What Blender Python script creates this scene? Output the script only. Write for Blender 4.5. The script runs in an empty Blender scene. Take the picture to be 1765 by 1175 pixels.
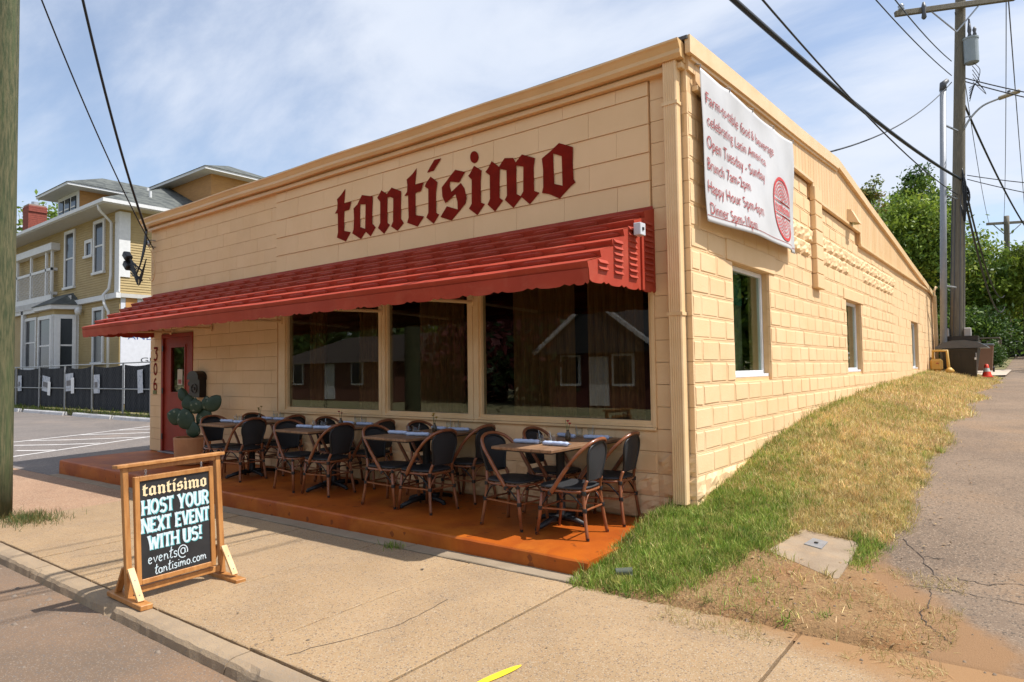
import bpy, math, random
import numpy as np
from mathutils import Vector, Matrix
from mathutils.geometry import tessellate_polygon
random.seed(7); RNG = np.random.default_rng(11)
scene = bpy.context.scene
COL = scene.collection
# ------------------------------------------------------------------ camera
cam_d = bpy.data.cameras.new('camera'); cam = bpy.data.objects.new('camera', cam_d); COL.objects.link(cam)
cam_d.sensor_fit = 'HORIZONTAL'; cam_d.sensor_width = 36.0; cam_d.lens = 23.476
cam_d.clip_start = 0.05; cam_d.clip_end = 2000
cr = Vector((0.78663224, 0.61725115, -0.01451685)); cu = Vector((0.0382707, -0.02527883, 0.99894761)); cf = Vector((-0.61623459, 0.78635997, 0.04350777))
M = Matrix.Identity(4)
for i in range(3):
    M[i][0] = cr[i]; M[i][1] = cu[i]; M[i][2] = -cf[i]
M[0][3], M[1][3], M[2][3] = 2.3828, -5.6367, 1.3806
cam.matrix_world = M
scene.camera = cam
# ------------------------------------------------------------------ sky, sun, exposure
SUN = Vector((0.55, 0.30, 1.0)).normalized()
world = bpy.data.worlds.new('World'); scene.world = world; world.use_nodes = True
nt = world.node_tree; nt.nodes.clear()
def WN(t, **k):
    n = nt.nodes.new(t)
    for a, b in k.items(): setattr(n, a, b)
    return n
wo = WN('ShaderNodeOutputWorld'); bg = WN('ShaderNodeBackground'); bg.inputs['Strength'].default_value = 0.104
sky = WN('ShaderNodeTexSky', sky_type='NISHITA', sun_disc=False)
sky.sun_elevation = math.asin(SUN.z); sky.sun_rotation = math.atan2(SUN.x, SUN.y)
sky.air_density = 1.0; sky.dust_density = 1.2; sky.ozone_density = 1.5
# thin high cloud: the view direction is projected on a flat cloud layer
tc = WN('ShaderNodeTexCoord'); sep = WN('ShaderNodeSeparateXYZ'); nt.links.new(tc.outputs['Generated'], sep.inputs[0])
mz = WN('ShaderNodeMath', operation='MAXIMUM'); nt.links.new(sep.outputs['Z'], mz.inputs[0]); mz.inputs[1].default_value = 0.0
az = WN('ShaderNodeMath', operation='ADD'); nt.links.new(mz.outputs[0], az.inputs[0]); az.inputs[1].default_value = 0.22
dx = WN('ShaderNodeMath', operation='DIVIDE'); nt.links.new(sep.outputs['X'], dx.inputs[0]); nt.links.new(az.outputs[0], dx.inputs[1])
dy = WN('ShaderNodeMath', operation='DIVIDE'); nt.links.new(sep.outputs['Y'], dy.inputs[0]); nt.links.new(az.outputs[0], dy.inputs[1])
cmb = WN('ShaderNodeCombineXYZ'); nt.links.new(dx.outputs[0], cmb.inputs[0]); nt.links.new(dy.outputs[0], cmb.inputs[1])
mp = WN('ShaderNodeMapping'); nt.links.new(cmb.outputs[0], mp.inputs[0]); mp.inputs['Scale'].default_value = (0.65, 1.3, 1); mp.inputs['Rotation'].default_value = (0, 0, 0.75); mp.inputs['Location'].default_value = (3.1, 0.7, 0)
n1 = WN('ShaderNodeTexNoise'); n1.inputs['Scale'].default_value = 1.25; n1.inputs['Detail'].default_value = 12; n1.inputs['Roughness'].default_value = 0.58; n1.inputs['Distortion'].default_value = 0.35
nt.links.new(mp.outputs[0], n1.inputs['Vector'])
rp = WN('ShaderNodeMapRange', interpolation_type='SMOOTHSTEP'); nt.links.new(n1.outputs['Fac'], rp.inputs[0])
rp.inputs[1].default_value = 0.36; rp.inputs[2].default_value = 0.64; rp.inputs[3].default_value = 0.20; rp.inputs[4].default_value = 0.95
n2 = WN('ShaderNodeTexNoise'); n2.inputs['Scale'].default_value = 2.6; n2.inputs['Detail'].default_value = 5
nt.links.new(mp.outputs[0], n2.inputs['Vector'])
cr2 = WN('ShaderNodeMix', data_type='RGBA'); nt.links.new(n2.outputs['Fac'], cr2.inputs['Factor'])
cr2.inputs[6].default_value = (3.7, 4.2, 5.2, 1); cr2.inputs[7].default_value = (5.0, 5.25, 5.7, 1)
mx = WN('ShaderNodeMix', data_type='RGBA'); nt.links.new(rp.outputs[0], mx.inputs['Factor'])
nt.links.new(sky.outputs[0], mx.inputs[6]); nt.links.new(cr2.outputs[2], mx.inputs[7])
nt.links.new(mx.outputs[2], bg.inputs['Color']); nt.links.new(bg.outputs[0], wo.inputs['Surface'])
sd = bpy.data.lights.new('sun', 'SUN'); so = bpy.data.objects.new('sun', sd); COL.objects.link(so)
sd.energy = 3.5; sd.angle = math.radians(0.53); sd.color = (1.0, 0.97, 0.93)
so.rotation_euler = SUN.to_track_quat('Z', 'Y').to_euler(); so.location = (20, 12, 40)
scene.view_settings.view_transform = 'Standard'; scene.view_settings.look = 'None'
scene.view_settings.gamma = 1.0; scene.view_settings.exposure = 0.84; scene.view_settings.use_curve_mapping = False
scene.render.engine = 'CYCLES'
scene.cycles.max_bounces = 8; scene.cycles.transparent_max_bounces = 24

# ------------------------------------------------------------------ materials
MATS = {}
def lerp3(a, b, t): return tuple(a[i] + (b[i] - a[i]) * t for i in range(3))
def mat(name, col, rough=0.7, col2=None, scale=6.0, detail=5, lo=0.35, hi=0.65, bump=0.0, bscale=None, bdist=0.01, metal=0.0,
        stretch=None, rand=0.0, spec=0.5, speck=None, speck_scale=300.0, speck_amt=0.12, stain=None, stain_scale=0.9, stain_amt=0.5, attr=None, trans=0.0, coat=0.0, dirt=None):
    """procedural surface: base colour varied by noise, optional specks, stains and fine relief"""
    m = bpy.data.materials.new(name); m.use_nodes = True; t = m.node_tree; N = t.nodes; Lk = t.links
    p = N['Principled BSDF']; p.inputs['Roughness'].default_value = rough; p.inputs['Metallic'].default_value = metal
    p.inputs['Specular IOR Level'].default_value = spec
    if coat: p.inputs['Coat Weight'].default_value = coat; p.inputs['Coat Roughness'].default_value = 0.12
    tcx = N.new('ShaderNodeTexCoord'); mpp = N.new('ShaderNodeMapping'); Lk.new(tcx.outputs['Object'], mpp.inputs[0])
    geo = N.new('ShaderNodeNewGeometry')
    if stretch: mpp.inputs['Scale'].default_value = stretch
    # world position so that shared meshes do not repeat the same marks
    Lk.new(geo.outputs['Position'], mpp.inputs[0])
    out = None
    if attr:
        an = N.new('ShaderNodeAttribute'); an.attribute_name = attr; out = an.outputs['Color']
    if col2 is not None or out is None:
        nz = N.new('ShaderNodeTexNoise'); nz.inputs['Scale'].default_value = scale; nz.inputs['Detail'].default_value = detail; nz.inputs['Roughness'].default_value = 0.6
        Lk.new(mpp.outputs[0], nz.inputs['Vector'])
        mr = N.new('ShaderNodeMapRange'); mr.inputs[1].default_value = lo; mr.inputs[2].default_value = hi; Lk.new(nz.outputs['Fac'], mr.inputs[0])
        mi = N.new('ShaderNodeMix'); mi.data_type = 'RGBA'; Lk.new(mr.outputs[0], mi.inputs['Factor'])
        c2 = col2 if col2 is not None else tuple(c * 0.9 for c in col)
        mi.inputs[6].default_value = (*col, 1); mi.inputs[7].default_value = (*c2, 1)
        if attr:
            mi.blend_type = 'MULTIPLY'; Lk.new(out, mi.inputs[6])
        out = mi.outputs[2]
    if stain is not None:
        nz = N.new('ShaderNodeTexNoise'); nz.inputs['Scale'].default_value = stain_scale; nz.inputs['Detail'].default_value = 7; nz.inputs['Roughness'].default_value = 0.65; nz.inputs['Distortion'].default_value = 0.6
        Lk.new(mpp.outputs[0], nz.inputs['Vector'])
        mr = N.new('ShaderNodeMapRange'); mr.inputs[1].default_value = 0.5; mr.inputs[2].default_value = 0.72; mr.inputs[4].default_value = stain_amt; Lk.new(nz.outputs['Fac'], mr.inputs[0])
        mi = N.new('ShaderNodeMix'); mi.data_type = 'RGBA'; Lk.new(mr.outputs[0], mi.inputs['Factor']); Lk.new(out, mi.inputs[6]); mi.inputs[7].default_value = (*stain, 1); out = mi.outputs[2]
    if speck is not None:
        for k, sc in enumerate(speck):
            vo = N.new('ShaderNodeTexVoronoi'); vo.inputs['Scale'].default_value = speck_scale * (1.0 + 0.6 * k); Lk.new(mpp.outputs[0], vo.inputs['Vector'])
            sx = N.new('ShaderNodeSeparateXYZ'); Lk.new(vo.outputs['Color'], sx.inputs[0])
            gt = N.new('ShaderNodeMath'); gt.operation = 'LESS_THAN'; Lk.new(sx.outputs['X'], gt.inputs[0]); gt.inputs[1].default_value = speck_amt
            ml = N.new('ShaderNodeMath'); ml.operation = 'MULTIPLY'; Lk.new(gt.outputs[0], ml.inputs[0]); ml.inputs[1].default_value = 0.75
            mi = N.new('ShaderNodeMix'); mi.data_type = 'RGBA'; Lk.new(ml.outputs[0], mi.inputs['Factor']); Lk.new(out, mi.inputs[6]); mi.inputs[7].default_value = (*sc, 1); out = mi.outputs[2]
    if dirt is not None:
        an = N.new('ShaderNodeAttribute'); an.attribute_name = 'dirt'; nz = N.new('ShaderNodeTexNoise'); nz.inputs['Scale'].default_value = 6; nz.inputs['Detail'].default_value = 9; nz.inputs['Roughness'].default_value = 0.7; Lk.new(mpp.outputs[0], nz.inputs['Vector'])
        ad = N.new('ShaderNodeMath'); ad.operation = 'ADD'; Lk.new(an.outputs['Fac'], ad.inputs[0]); Lk.new(nz.outputs['Fac'], ad.inputs[1])
        mr = N.new('ShaderNodeMapRange'); mr.inputs[1].default_value = 0.75; mr.inputs[2].default_value = 1.25; mr.inputs[4].default_value = 0.95; Lk.new(ad.outputs[0], mr.inputs[0])
        mi = N.new('ShaderNodeMix'); mi.data_type = 'RGBA'; Lk.new(mr.outputs[0], mi.inputs['Factor']); Lk.new(out, mi.inputs[6]); mi.inputs[7].default_value = (*dirt, 1); out = mi.outputs[2]
    if rand:
        oi = N.new('ShaderNodeObjectInfo'); mr = N.new('ShaderNodeMapRange'); mr.inputs[3].default_value = 1 - rand; mr.inputs[4].default_value = 1 + rand; Lk.new(oi.outputs['Random'], mr.inputs[0])
        mi = N.new('ShaderNodeMix'); mi.data_type = 'RGBA'; mi.blend_type = 'MULTIPLY'; mi.inputs['Factor'].default_value = 1; Lk.new(out, mi.inputs[6]); Lk.new(mr.outputs[0], mi.inputs[7]); out = mi.outputs[2]
    Lk.new(out, p.inputs['Base Color'])
    if bump:
        nb = N.new('ShaderNodeTexNoise'); nb.inputs['Scale'].default_value = bscale or scale * 6; nb.inputs['Detail'].default_value = 6; nb.inputs['Roughness'].default_value = 0.65; Lk.new(mpp.outputs[0], nb.inputs['Vector'])
        bn = N.new('ShaderNodeBump'); bn.inputs['Strength'].default_value = bump; bn.inputs['Distance'].default_value = bdist; Lk.new(nb.outputs['Fac'], bn.inputs['Height']); Lk.new(bn.outputs[0], p.inputs['Normal'])
    if trans:
        tb = N.new('ShaderNodeBsdfTranslucent'); Lk.new(out, tb.inputs['Color']); ms = N.new('ShaderNodeMixShader'); ms.inputs[0].default_value = trans
        Lk.new(p.outputs[0], ms.inputs[1]); Lk.new(tb.outputs[0], ms.inputs[2]); Lk.new(ms.outputs[0], N['Material Output'].inputs['Surface'])
    MATS[name] = m
    return m
def glass(name, tint=(0.9, 0.95, 0.92), refl=1.0, ior=1.5, rough=0.0):
    m = bpy.data.materials.new(name); m.use_nodes = True; t = m.node_tree; N = t.nodes; N.remove(N['Principled BSDF'])
    tr = N.new('ShaderNodeBsdfTransparent'); tr.inputs[0].default_value = (*tint, 1)
    gl = N.new('ShaderNodeBsdfGlossy'); gl.inputs['Roughness'].default_value = rough; gl.inputs['Color'].default_value = (refl, refl, refl, 1)
    lw = N.new('ShaderNodeLayerWeight'); lw.inputs[0].default_value = 0.5; pw = N.new('ShaderNodeMath'); pw.operation = 'POWER'; pw.inputs[1].default_value = 5.0; t.links.new(lw.outputs['Facing'], pw.inputs[0]); r0 = ((ior - 1) / (ior + 1)) ** 2
    fr = N.new('ShaderNodeMath'); fr.operation = 'MULTIPLY_ADD'; fr.inputs[1].default_value = 1 - r0; fr.inputs[2].default_value = r0; t.links.new(pw.outputs[0], fr.inputs[0]); ms = N.new('ShaderNodeMixShader')
    t.links.new(fr.outputs[0], ms.inputs[0]); t.links.new(tr.outputs[0], ms.inputs[1]); t.links.new(gl.outputs[0], ms.inputs[2]); t.links.new(ms.outputs[0], N['Material Output'].inputs['Surface'])
    return m
def emit(name, col, s):
    m = bpy.data.materials.new(name); m.use_nodes = True; p = m.node_tree.nodes['Principled BSDF']
    p.inputs['Base Color'].default_value = (*col, 1); p.inputs['Emission Color'].default_value = (*col, 1); p.inputs['Emission Strength'].default_value = s
    return m
CREAM = (0.82, 0.57, 0.325)
m_wall = mat('cream_paint', CREAM, 0.7, spec=0.25, col2=(0.78, 0.53, 0.285), scale=2.2, bump=0.5, bscale=55, bdist=0.006, stain=(0.66, 0.42, 0.21), stain_scale=0.7, stain_amt=0.28, rand=0.025)
m_core = mat('cream_mortar', (0.70, 0.46, 0.23), 0.75, col2=(0.62, 0.40, 0.19), scale=5, bump=0.4, bscale=80)
m_clad = mat('cream_shingle', (0.83, 0.57, 0.32), 0.65, spec=0.25, col2=(0.79, 0.535, 0.29), scale=1.6, bump=0.12, bscale=120, bdist=0.003, rand=0.02)
m_trim = mat('cream_trim', (0.82, 0.575, 0.32), 0.42, col2=(0.75, 0.50, 0.25), scale=3, bump=0.08, bscale=30)
m_gut = mat('ochre_gutter', (0.74, 0.48, 0.225), 0.36, col2=(0.69, 0.44, 0.195), scale=2, bump=0.05, bscale=20, stain=(0.55, 0.36, 0.17), stain_scale=2.0, stain_amt=0.25)
m_side = mat('cream_boards', (0.77, 0.52, 0.28), 0.6, col2=(0.68, 0.43, 0.205), scale=3, bump=0.25, bscale=50, stretch=(1, 1, 0.15), rand=0.03)
m_red = mat('sign_red_paint', (0.22, 0.014, 0.006), 0.85, spec=0.1, col2=(0.17, 0.011, 0.005), scale=8)
m_awn = mat('red_enamel', (0.40, 0.050, 0.023), 0.55, spec=0.3, col2=(0.33, 0.037, 0.017), scale=2.5, bump=0.08, bscale=9, bdist=0.01, stain=(0.44, 0.10, 0.055), stain_scale=3.0, stain_amt=0.5, rand=0.03)
m_awnin = mat('awning_underside', (0.10, 0.02, 0.012), 0.7)
m_door = mat('door_red', (0.32, 0.036, 0.016), 0.5, spec=0.25, col2=(0.26, 0.03, 0.015), scale=3)
m_black = mat('black_metal', (0.012, 0.012, 0.012), 0.45)
m_iron = mat('cast_iron', (0.014, 0.014, 0.015), 0.5, bump=0.2, bscale=90)
m_white = mat('white_vinyl', (0.80, 0.80, 0.80), 0.4)
m_galv = mat('galvanised', (0.42, 0.43, 0.44), 0.45, metal=0.7, col2=(0.34, 0.35, 0.36), scale=12)
m_glass = glass('window_glass', tint=(0.76, 0.78, 0.76))
m_gside = glass('side_glass', tint=(0.70, 0.80, 0.74))
m_tumb = glass('tumbler_glass', tint=(0.93, 0.95, 0.95))
m_cane = mat('brown_cane', (0.28, 0.095, 0.035), 0.34, col2=(0.18, 0.055, 0.02), scale=14, coat=0.2, rand=0.10)
m_sling = mat('black_sling', (0.022, 0.022, 0.024), 0.62, bump=0.5, bscale=420, bdist=0.002)
m_bind = mat('black_binding', (0.010, 0.010, 0.011), 0.5)
m_plank = mat('walnut_plank', (0.30, 0.165, 0.082), 0.5, col2=(0.185, 0.095, 0.046), scale=9, stretch=(6, 0.7, 1), detail=8, bump=0.15, bscale=40, rand=0.16)
m_nap = mat('blue_linen', (0.50, 0.57, 0.73), 0.9, col2=(0.43, 0.50, 0.67), scale=30, bump=0.4, bscale=160, rand=0.06)
m_pine = mat('stained_pine', (0.50, 0.235, 0.07), 0.5, col2=(0.36, 0.145, 0.035), scale=7, stretch=(3, 3, 0.5), detail=8, bump=0.2, bscale=30, rand=0.08)
m_pinel = mat('raw_pine', (0.66, 0.44, 0.22), 0.6, col2=(0.55, 0.33, 0.14), scale=9, rand=0.05)
m_chalk = mat('chalkboard', (0.012, 0.012, 0.013), 0.55, col2=(0.022, 0.022, 0.023), scale=5, detail=8)
m_cw = mat('chalk_white', (0.66, 0.72, 0.75), 0.9, col2=(0.46, 0.60, 0.64), scale=60, detail=3)
m_ct = mat('chalk_teal', (0.10, 0.45, 0.47), 0.9)
m_cc = mat('chalk_cream', (0.80, 0.66, 0.40), 0.9, col2=(0.72, 0.55, 0.32), scale=70)
m_pot = mat('clay_pot', (0.50, 0.235, 0.10), 0.7, col2=(0.43, 0.19, 0.08), scale=6, bump=0.2)
m_cact = mat('cactus_skin', (0.018, 0.045, 0.022), 0.5, col2=(0.03, 0.062, 0.03), scale=9, bump=0.25, bscale=40, speck=[(0.20, 0.22, 0.14)], speck_scale=34, speck_amt=0.03)
m_plat = mat('stained_concrete', (0.42, 0.095, 0.006), 0.5, col2=(0.27, 0.050, 0.005), scale=1.5, detail=9, bump=0.18, bscale=30, stain=(0.52, 0.16, 0.015), stain_scale=1.6, stain_amt=0.7, spec=0.3, speck=[(0.16, 0.035, 0.006)], speck_scale=25, speck_amt=0.02)
m_conc = mat('aggregate_concrete', (0.36, 0.242, 0.128), 0.9, col2=(0.295, 0.195, 0.10), scale=1.4, detail=8, bump=0.55, bscale=160, bdist=0.006, speck=[(0.13, 0.095, 0.07), (0.43, 0.34, 0.24), (0.36, 0.19, 0.075)], speck_scale=120, speck_amt=0.11, stain=(0.235, 0.165, 0.10), stain_scale=1.3, stain_amt=0.6, rand=0.035, dirt=(0.28, 0.15, 0.06))
m_curb = mat('kerb_concrete', (0.355, 0.255, 0.155), 0.9, col2=(0.29, 0.205, 0.125), scale=3, detail=8, bump=0.6, bscale=110, bdist=0.008, stain=(0.20, 0.15, 0.10), stain_scale=2.4, stain_amt=0.7, speck=[(0.25, 0.2, 0.15)], speck_scale=120, speck_amt=0.08)
m_strip = mat('pale_concrete', (0.31, 0.235, 0.155), 0.9, col2=(0.24, 0.18, 0.115), scale=4, bump=0.4, bscale=120, stain=(0.30, 0.24, 0.17), stain_scale=3, stain_amt=0.5)
m_road = mat('dusty_asphalt', (0.195, 0.122, 0.073), 0.92, col2=(0.135, 0.092, 0.06), scale=1.1, detail=9, bump=0.5, bscale=140, bdist=0.006, speck=[(0.13, 0.11, 0.095), (0.27, 0.20, 0.14)], speck_scale=110, speck_amt=0.10, stain=(0.25, 0.145, 0.075), stain_scale=0.8, stain_amt=0.6)
m_alley = mat('worn_asphalt', (0.215, 0.150, 0.098), 0.92, col2=(0.145, 0.10, 0.066), scale=0.9, detail=9, bump=0.65, bscale=130, bdist=0.008, dirt=(0.245, 0.132, 0.056), speck=[(0.07, 0.055, 0.04), (0.30, 0.22, 0.15)], speck_scale=85, speck_amt=0.13, stain=(0.27, 0.165, 0.085), stain_scale=0.6, stain_amt=0.7)
m_lot = mat('lot_asphalt', (0.16, 0.135, 0.118), 0.92, col2=(0.125, 0.107, 0.095), scale=0.5, bump=0.4, bscale=90, speck=[(0.30, 0.26, 0.23)], speck_scale=60, speck_amt=0.1, stain=(0.27, 0.205, 0.16), stain_scale=0.35, stain_amt=0.6)
m_apron = mat('red_aggregate', (0.36, 0.215, 0.125), 0.92, col2=(0.29, 0.17, 0.10), scale=1.5, bump=0.6, bscale=120, speck=[(0.47, 0.33, 0.22), (0.17, 0.11, 0.07)], speck_scale=80, speck_amt=0.16)
m_crack = mat('crack_tar', (0.05, 0.038, 0.03), 0.95)
m_soil = mat('dry_soil', (0.25, 0.130, 0.052), 0.95, col2=(0.27, 0.16, 0.066), scale=4.5, detail=8, bump=0.9, bscale=40, bdist=0.02, speck=[(0.12, 0.062, 0.026), (0.34, 0.22, 0.10)], speck_scale=70, speck_amt=0.06, stain=(0.24, 0.10, 0.03), stain_scale=1.4, stain_amt=0.8)
m_yel = mat('yellow_spray', (0.80, 0.56, 0.02), 0.9)
m_stripe = mat('road_white', (0.66, 0.63, 0.60), 0.85, col2=(0.45, 0.42, 0.40), scale=10, lo=0.5, hi=0.8)
m_pole = mat('grey_pole_wood', (0.215, 0.185, 0.135), 0.85, col2=(0.13, 0.112, 0.08), scale=9, stretch=(7, 7, 0.35), detail=8, bump=0.6, bscale=30, bdist=0.02)
m_pgrn = mat('green_pole_wood', (0.135, 0.125, 0.06), 0.85, col2=(0.045, 0.062, 0.024), scale=6, lo=0.38, hi=0.62, stretch=(8, 8, 0.9), detail=9, bump=0.7, bscale=26, bdist=0.015, stain=(0.07, 0.10, 0.035), stain_scale=1.2, stain_amt=0.7)
m_wire = mat('black_cable', (0.012, 0.012, 0.013), 0.5)
m_wgry = mat('grey_wire', (0.085, 0.085, 0.09), 0.5)
m_ban = mat('banner_vinyl', (0.66, 0.645, 0.63), 0.42, col2=(0.58, 0.57, 0.56), scale=2, trans=0.10)
m_banred = mat('banner_red', (0.36, 0.045, 0.035), 0.5)
m_banlogo = mat('banner_logo_red', (0.60, 0.045, 0.035), 0.5)
m_trunk = mat('bark', (0.12, 0.085, 0.06), 0.9, col2=(0.07, 0.05, 0.035), scale=9, stretch=(4, 4, 0.6), bump=0.6, bscale=20)
m_leaf = mat('leaf', (1, 1, 1), 0.5, attr='tint', trans=0.35, spec=0.35)
m_blade = mat('grass_blade', (1, 1, 1), 0.6, attr='tint', trans=0.25, spec=0.3)
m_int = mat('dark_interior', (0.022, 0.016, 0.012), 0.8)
m_curt = mat('ochre_curtain', (0.26, 0.135, 0.042), 0.85, col2=(0.15, 0.075, 0.022), scale=14, stretch=(8, 8, 0.3), trans=0.15)

# ------------------------------------------------------------------ mesh building
class MB:
    def __init__(s): s.v = []; s.f = []; s.m = []
    def add(s, vs, fs, mi=0):
        o = len(s.v); s.v.extend(tuple(v) for v in vs)
        for f in fs: s.f.append(tuple(i + o for i in f)); s.m.append(mi)
        return s
    def box(s, x0, y0, z0, x1, y1, z1, mi=0):
        vs = [(x0, y0, z0), (x1, y0, z0), (x1, y1, z0), (x0, y1, z0), (x0, y0, z1), (x1, y0, z1), (x1, y1, z1), (x0, y1, z1)]
        return s.add(vs, [(0, 3, 2, 1), (4, 5, 6, 7), (0, 1, 5, 4), (1, 2, 6, 5), (2, 3, 7, 6), (3, 0, 4, 7)], mi)
    def cbox(s, x0, y0, z0, x1, y1, z1, c=0.005, mi=0, mtx=None):
        """box with chamfered edges"""
        lo = (x0, y0, z0); hi = (x1, y1, z1); vs = []; idx = {}
        for sx in (0, 1):
            for sy in (0, 1):
                for sz in (0, 1):
                    sg = (sx, sy, sz)
                    for a in range(3):
                        p = []
                        for k in range(3):
                            e = hi[k] if sg[k] else lo[k]
                            p.append(e if k == a else (e - c if sg[k] else e + c))
                        idx[(sg, a)] = len(vs); vs.append(p)
        fs = []
        for a in range(3):
            b, d = (a + 1) % 3, (a + 2) % 3
            for e in (0, 1):
                q = []
                for (i, j) in ((0, 0), (1, 0), (1, 1), (0, 1)):
                    sg = [0, 0, 0]; sg[a] = e; sg[b] = i; sg[d] = j; q.append(idx[(tuple(sg), a)])
                fs.append(tuple(q) if e else tuple(q[::-1]))
        for a in range(3):
            b, d = (a + 1) % 3, (a + 2) % 3
            for i in (0, 1):
                for j in (0, 1):
                    s0 = [0, 0, 0]; s0[b] = i; s0[d] = j; s1 = list(s0); s1[a] = 1
                    q = [idx[(tuple(s0), b)], idx[(tuple(s1), b)], idx[(tuple(s1), d)], idx[(tuple(s0), d)]]
                    fs.append(tuple(q) if (i == j) else tuple(q[::-1]))
        for sx in (0, 1):
            for sy in (0, 1):
                for sz in (0, 1):
                    q = [idx[((sx, sy, sz), a)] for a in range(3)]
                    fs.append(tuple(q) if (sx + sy + sz) % 2 else tuple(q[::-1]))
        if mtx is not None: vs = [tuple(mtx @ Vector(v)) for v in vs]
        return s.add(vs, fs, mi)
    def tube(s, pts, r, n=8, mi=0, cap=True, closed=False):
        pts = [Vector(p) for p in pts]; k = len(pts); rs = r if hasattr(r, '__len__') else [r] * k
        vs = []; up = None
        for i, p in enumerate(pts):
            if closed: d = pts[(i + 1) % k] - pts[i - 1]
            else: d = pts[min(i + 1, k - 1)] - pts[max(i - 1, 0)]
            d.normalize()
            if up is None:
                a = Vector((0, 0, 1)) if abs(d.z) < 0.9 else Vector((1, 0, 0)); up = (a - d * a.dot(d)).normalized()
            else:
                up = (up - d * up.dot(d))
                up = up.normalized() if up.length > 1e-6 else Vector((1, 0, 0))
            w = d.cross(up)
            for j in range(n):
                t = 2 * math.pi * j / n; vs.append(p + (up * math.cos(t) + w * math.sin(t)) * rs[i])
        fs = []
        for i in range(k if closed else k - 1):
            for j in range(n):
                a = i * n + j; b = i * n + (j + 1) % n; i2 = (i + 1) % k
                fs.append((a, b, i2 * n + (j + 1) % n, i2 * n + j))
        if cap and not closed: fs.append(tuple(range(n))[::-1]); fs.append(tuple((k - 1) * n + j for j in range(n)))
        return s.add(vs, fs, mi)
    def lathe(s, prof, n=20, c=(0, 0, 0), mi=0, cap=True):
        vs = []; k = len(prof)
        for r, z in prof:
            for j in range(n):
                t = 2 * math.pi * j / n; vs.append((c[0] + r * math.cos(t), c[1] + r * math.sin(t), c[2] + z))
        fs = [(i * n + j, i * n + (j + 1) % n, (i + 1) * n + (j + 1) % n, (i + 1) * n + j) for i in range(k - 1) for j in range(n)]
        if cap: fs.append(tuple(range(n))[::-1]); fs.append(tuple((k - 1) * n + j for j in range(n)))
        return s.add(vs, fs, mi)
    def prism(s, polys, fn, d0, d1, mi=0):
        """flat outline (outer ring, then holes) extruded: fn(u, v, d) -> xyz"""
        tri = tessellate_polygon([[Vector((u, v, 0)) for u, v in q] for q in polys]); flat = [p for q in polys for p in q]; n = len(flat)
        vs = [fn(u, v, d1) for u, v in flat] + [fn(u, v, d0) for u, v in flat]; fs = []
        ar = sum((q[0] * polys[0][(i + 1) % len(polys[0])][1] - polys[0][(i + 1) % len(polys[0])][0] * q[1]) for i, q in enumerate(polys[0]))
        for t in tri:
            a, b, c = (flat[i] for i in t); o = (b[0] - a[0]) * (c[1] - a[1]) - (b[1] - a[1]) * (c[0] - a[0])
            t = tuple(t) if o > 0 else tuple(t[::-1])
            fs.append(t)
            if d0 != d1: fs.append(tuple(i + n for i in t[::-1]))
        if d0 != d1:
            o = 0
            for q in polys:
                m = len(q)
                for i in range(m): fs.append((o + i, o + (i + 1) % m, o + (i + 1) % m + n, o + i + n))
                o += m
        return s.add(vs, fs, mi)
    def mesh(s, name):
        me = bpy.data.meshes.new(name); me.from_pydata([tuple(v) for v in s.v], [], s.f); return me
    def build(s, name, mats, parent=None, smooth=False, loc=None, recalc=True):
        me = s.mesh(name)
        mats = mats if isinstance(mats, (list, tuple)) else [mats]
        for m in mats: me.materials.append(m)
        if len(mats) > 1: me.polygons.foreach_set('material_index', s.m)
        if smooth: me.polygons.foreach_set('use_smooth', [True] * len(me.polygons))
        me.update()
        if recalc:
            import bmesh
            b = bmesh.new(); b.from_mesh(me); bmesh.ops.recalc_face_normals(b, faces=b.faces); b.to_mesh(me); b.free()
        return link(name, me, parent, loc)
def link(name, me, parent=None, loc=None):
    o = bpy.data.objects.new(name, me); COL.objects.link(o)
    if parent is not None: o.parent = parent
    if loc is not None: o.location = loc
    return o
def fast_mesh(name, V, F, mats, parent=None, tint=None, loc=None):
    """numpy arrays: V (n,3), F (m,k) all faces with k corners; tint per face"""
    V = np.asarray(V, np.float32); F = np.asarray(F, np.int32); me = bpy.data.meshes.new(name); k = F.shape[1]
    me.vertices.add(len(V)); me.vertices.foreach_set('co', V.ravel()); me.loops.add(F.size); me.loops.foreach_set('vertex_index', F.ravel())
    me.polygons.add(len(F)); me.polygons.foreach_set('loop_start', np.arange(0, F.size, k, dtype=np.int32)); me.polygons.foreach_set('loop_total', np.full(len(F), k, np.int32))
    me.materials.append(mats); me.update(calc_edges=True)
    if tint is not None:
        a = me.attributes.new('tint', 'FLOAT_COLOR', 'FACE'); c = np.ones((len(F), 4), np.float32); c[:, :3] = tint; a.data.foreach_set('color', c.ravel())
    me.validate()
    return link(name, me, parent, loc)
def tag(o, label=None, cat=None, group=None, kind=None):
    if label: o['label'] = label
    if cat: o['category'] = cat
    if group: o['group'] = group
    if kind: o['kind'] = kind
    return o
def thing(name, label, cat, loc=(0, 0, 0), rz=0.0, group=None):
    o = bpy.data.objects.new(name, None); COL.objects.link(o); o.location = loc; o.rotation_euler = (0, 0, rz); o.empty_display_size = 0.2
    return tag(o, label, cat, group)
def copy_tree(o, parent=None):
    c = o.copy(); COL.objects.link(c)
    if parent is not None: c.parent = parent
    for ch in list(KIDS.get(o.name, [])): copy_tree(ch, c)
    return c
KIDS = {}
def note_kids(o):
    KIDS[o.name] = list(o.children)
    for c in o.children: note_kids(c)
def rotz(a): return Matrix.Rotation(a, 4, 'Z')
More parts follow.
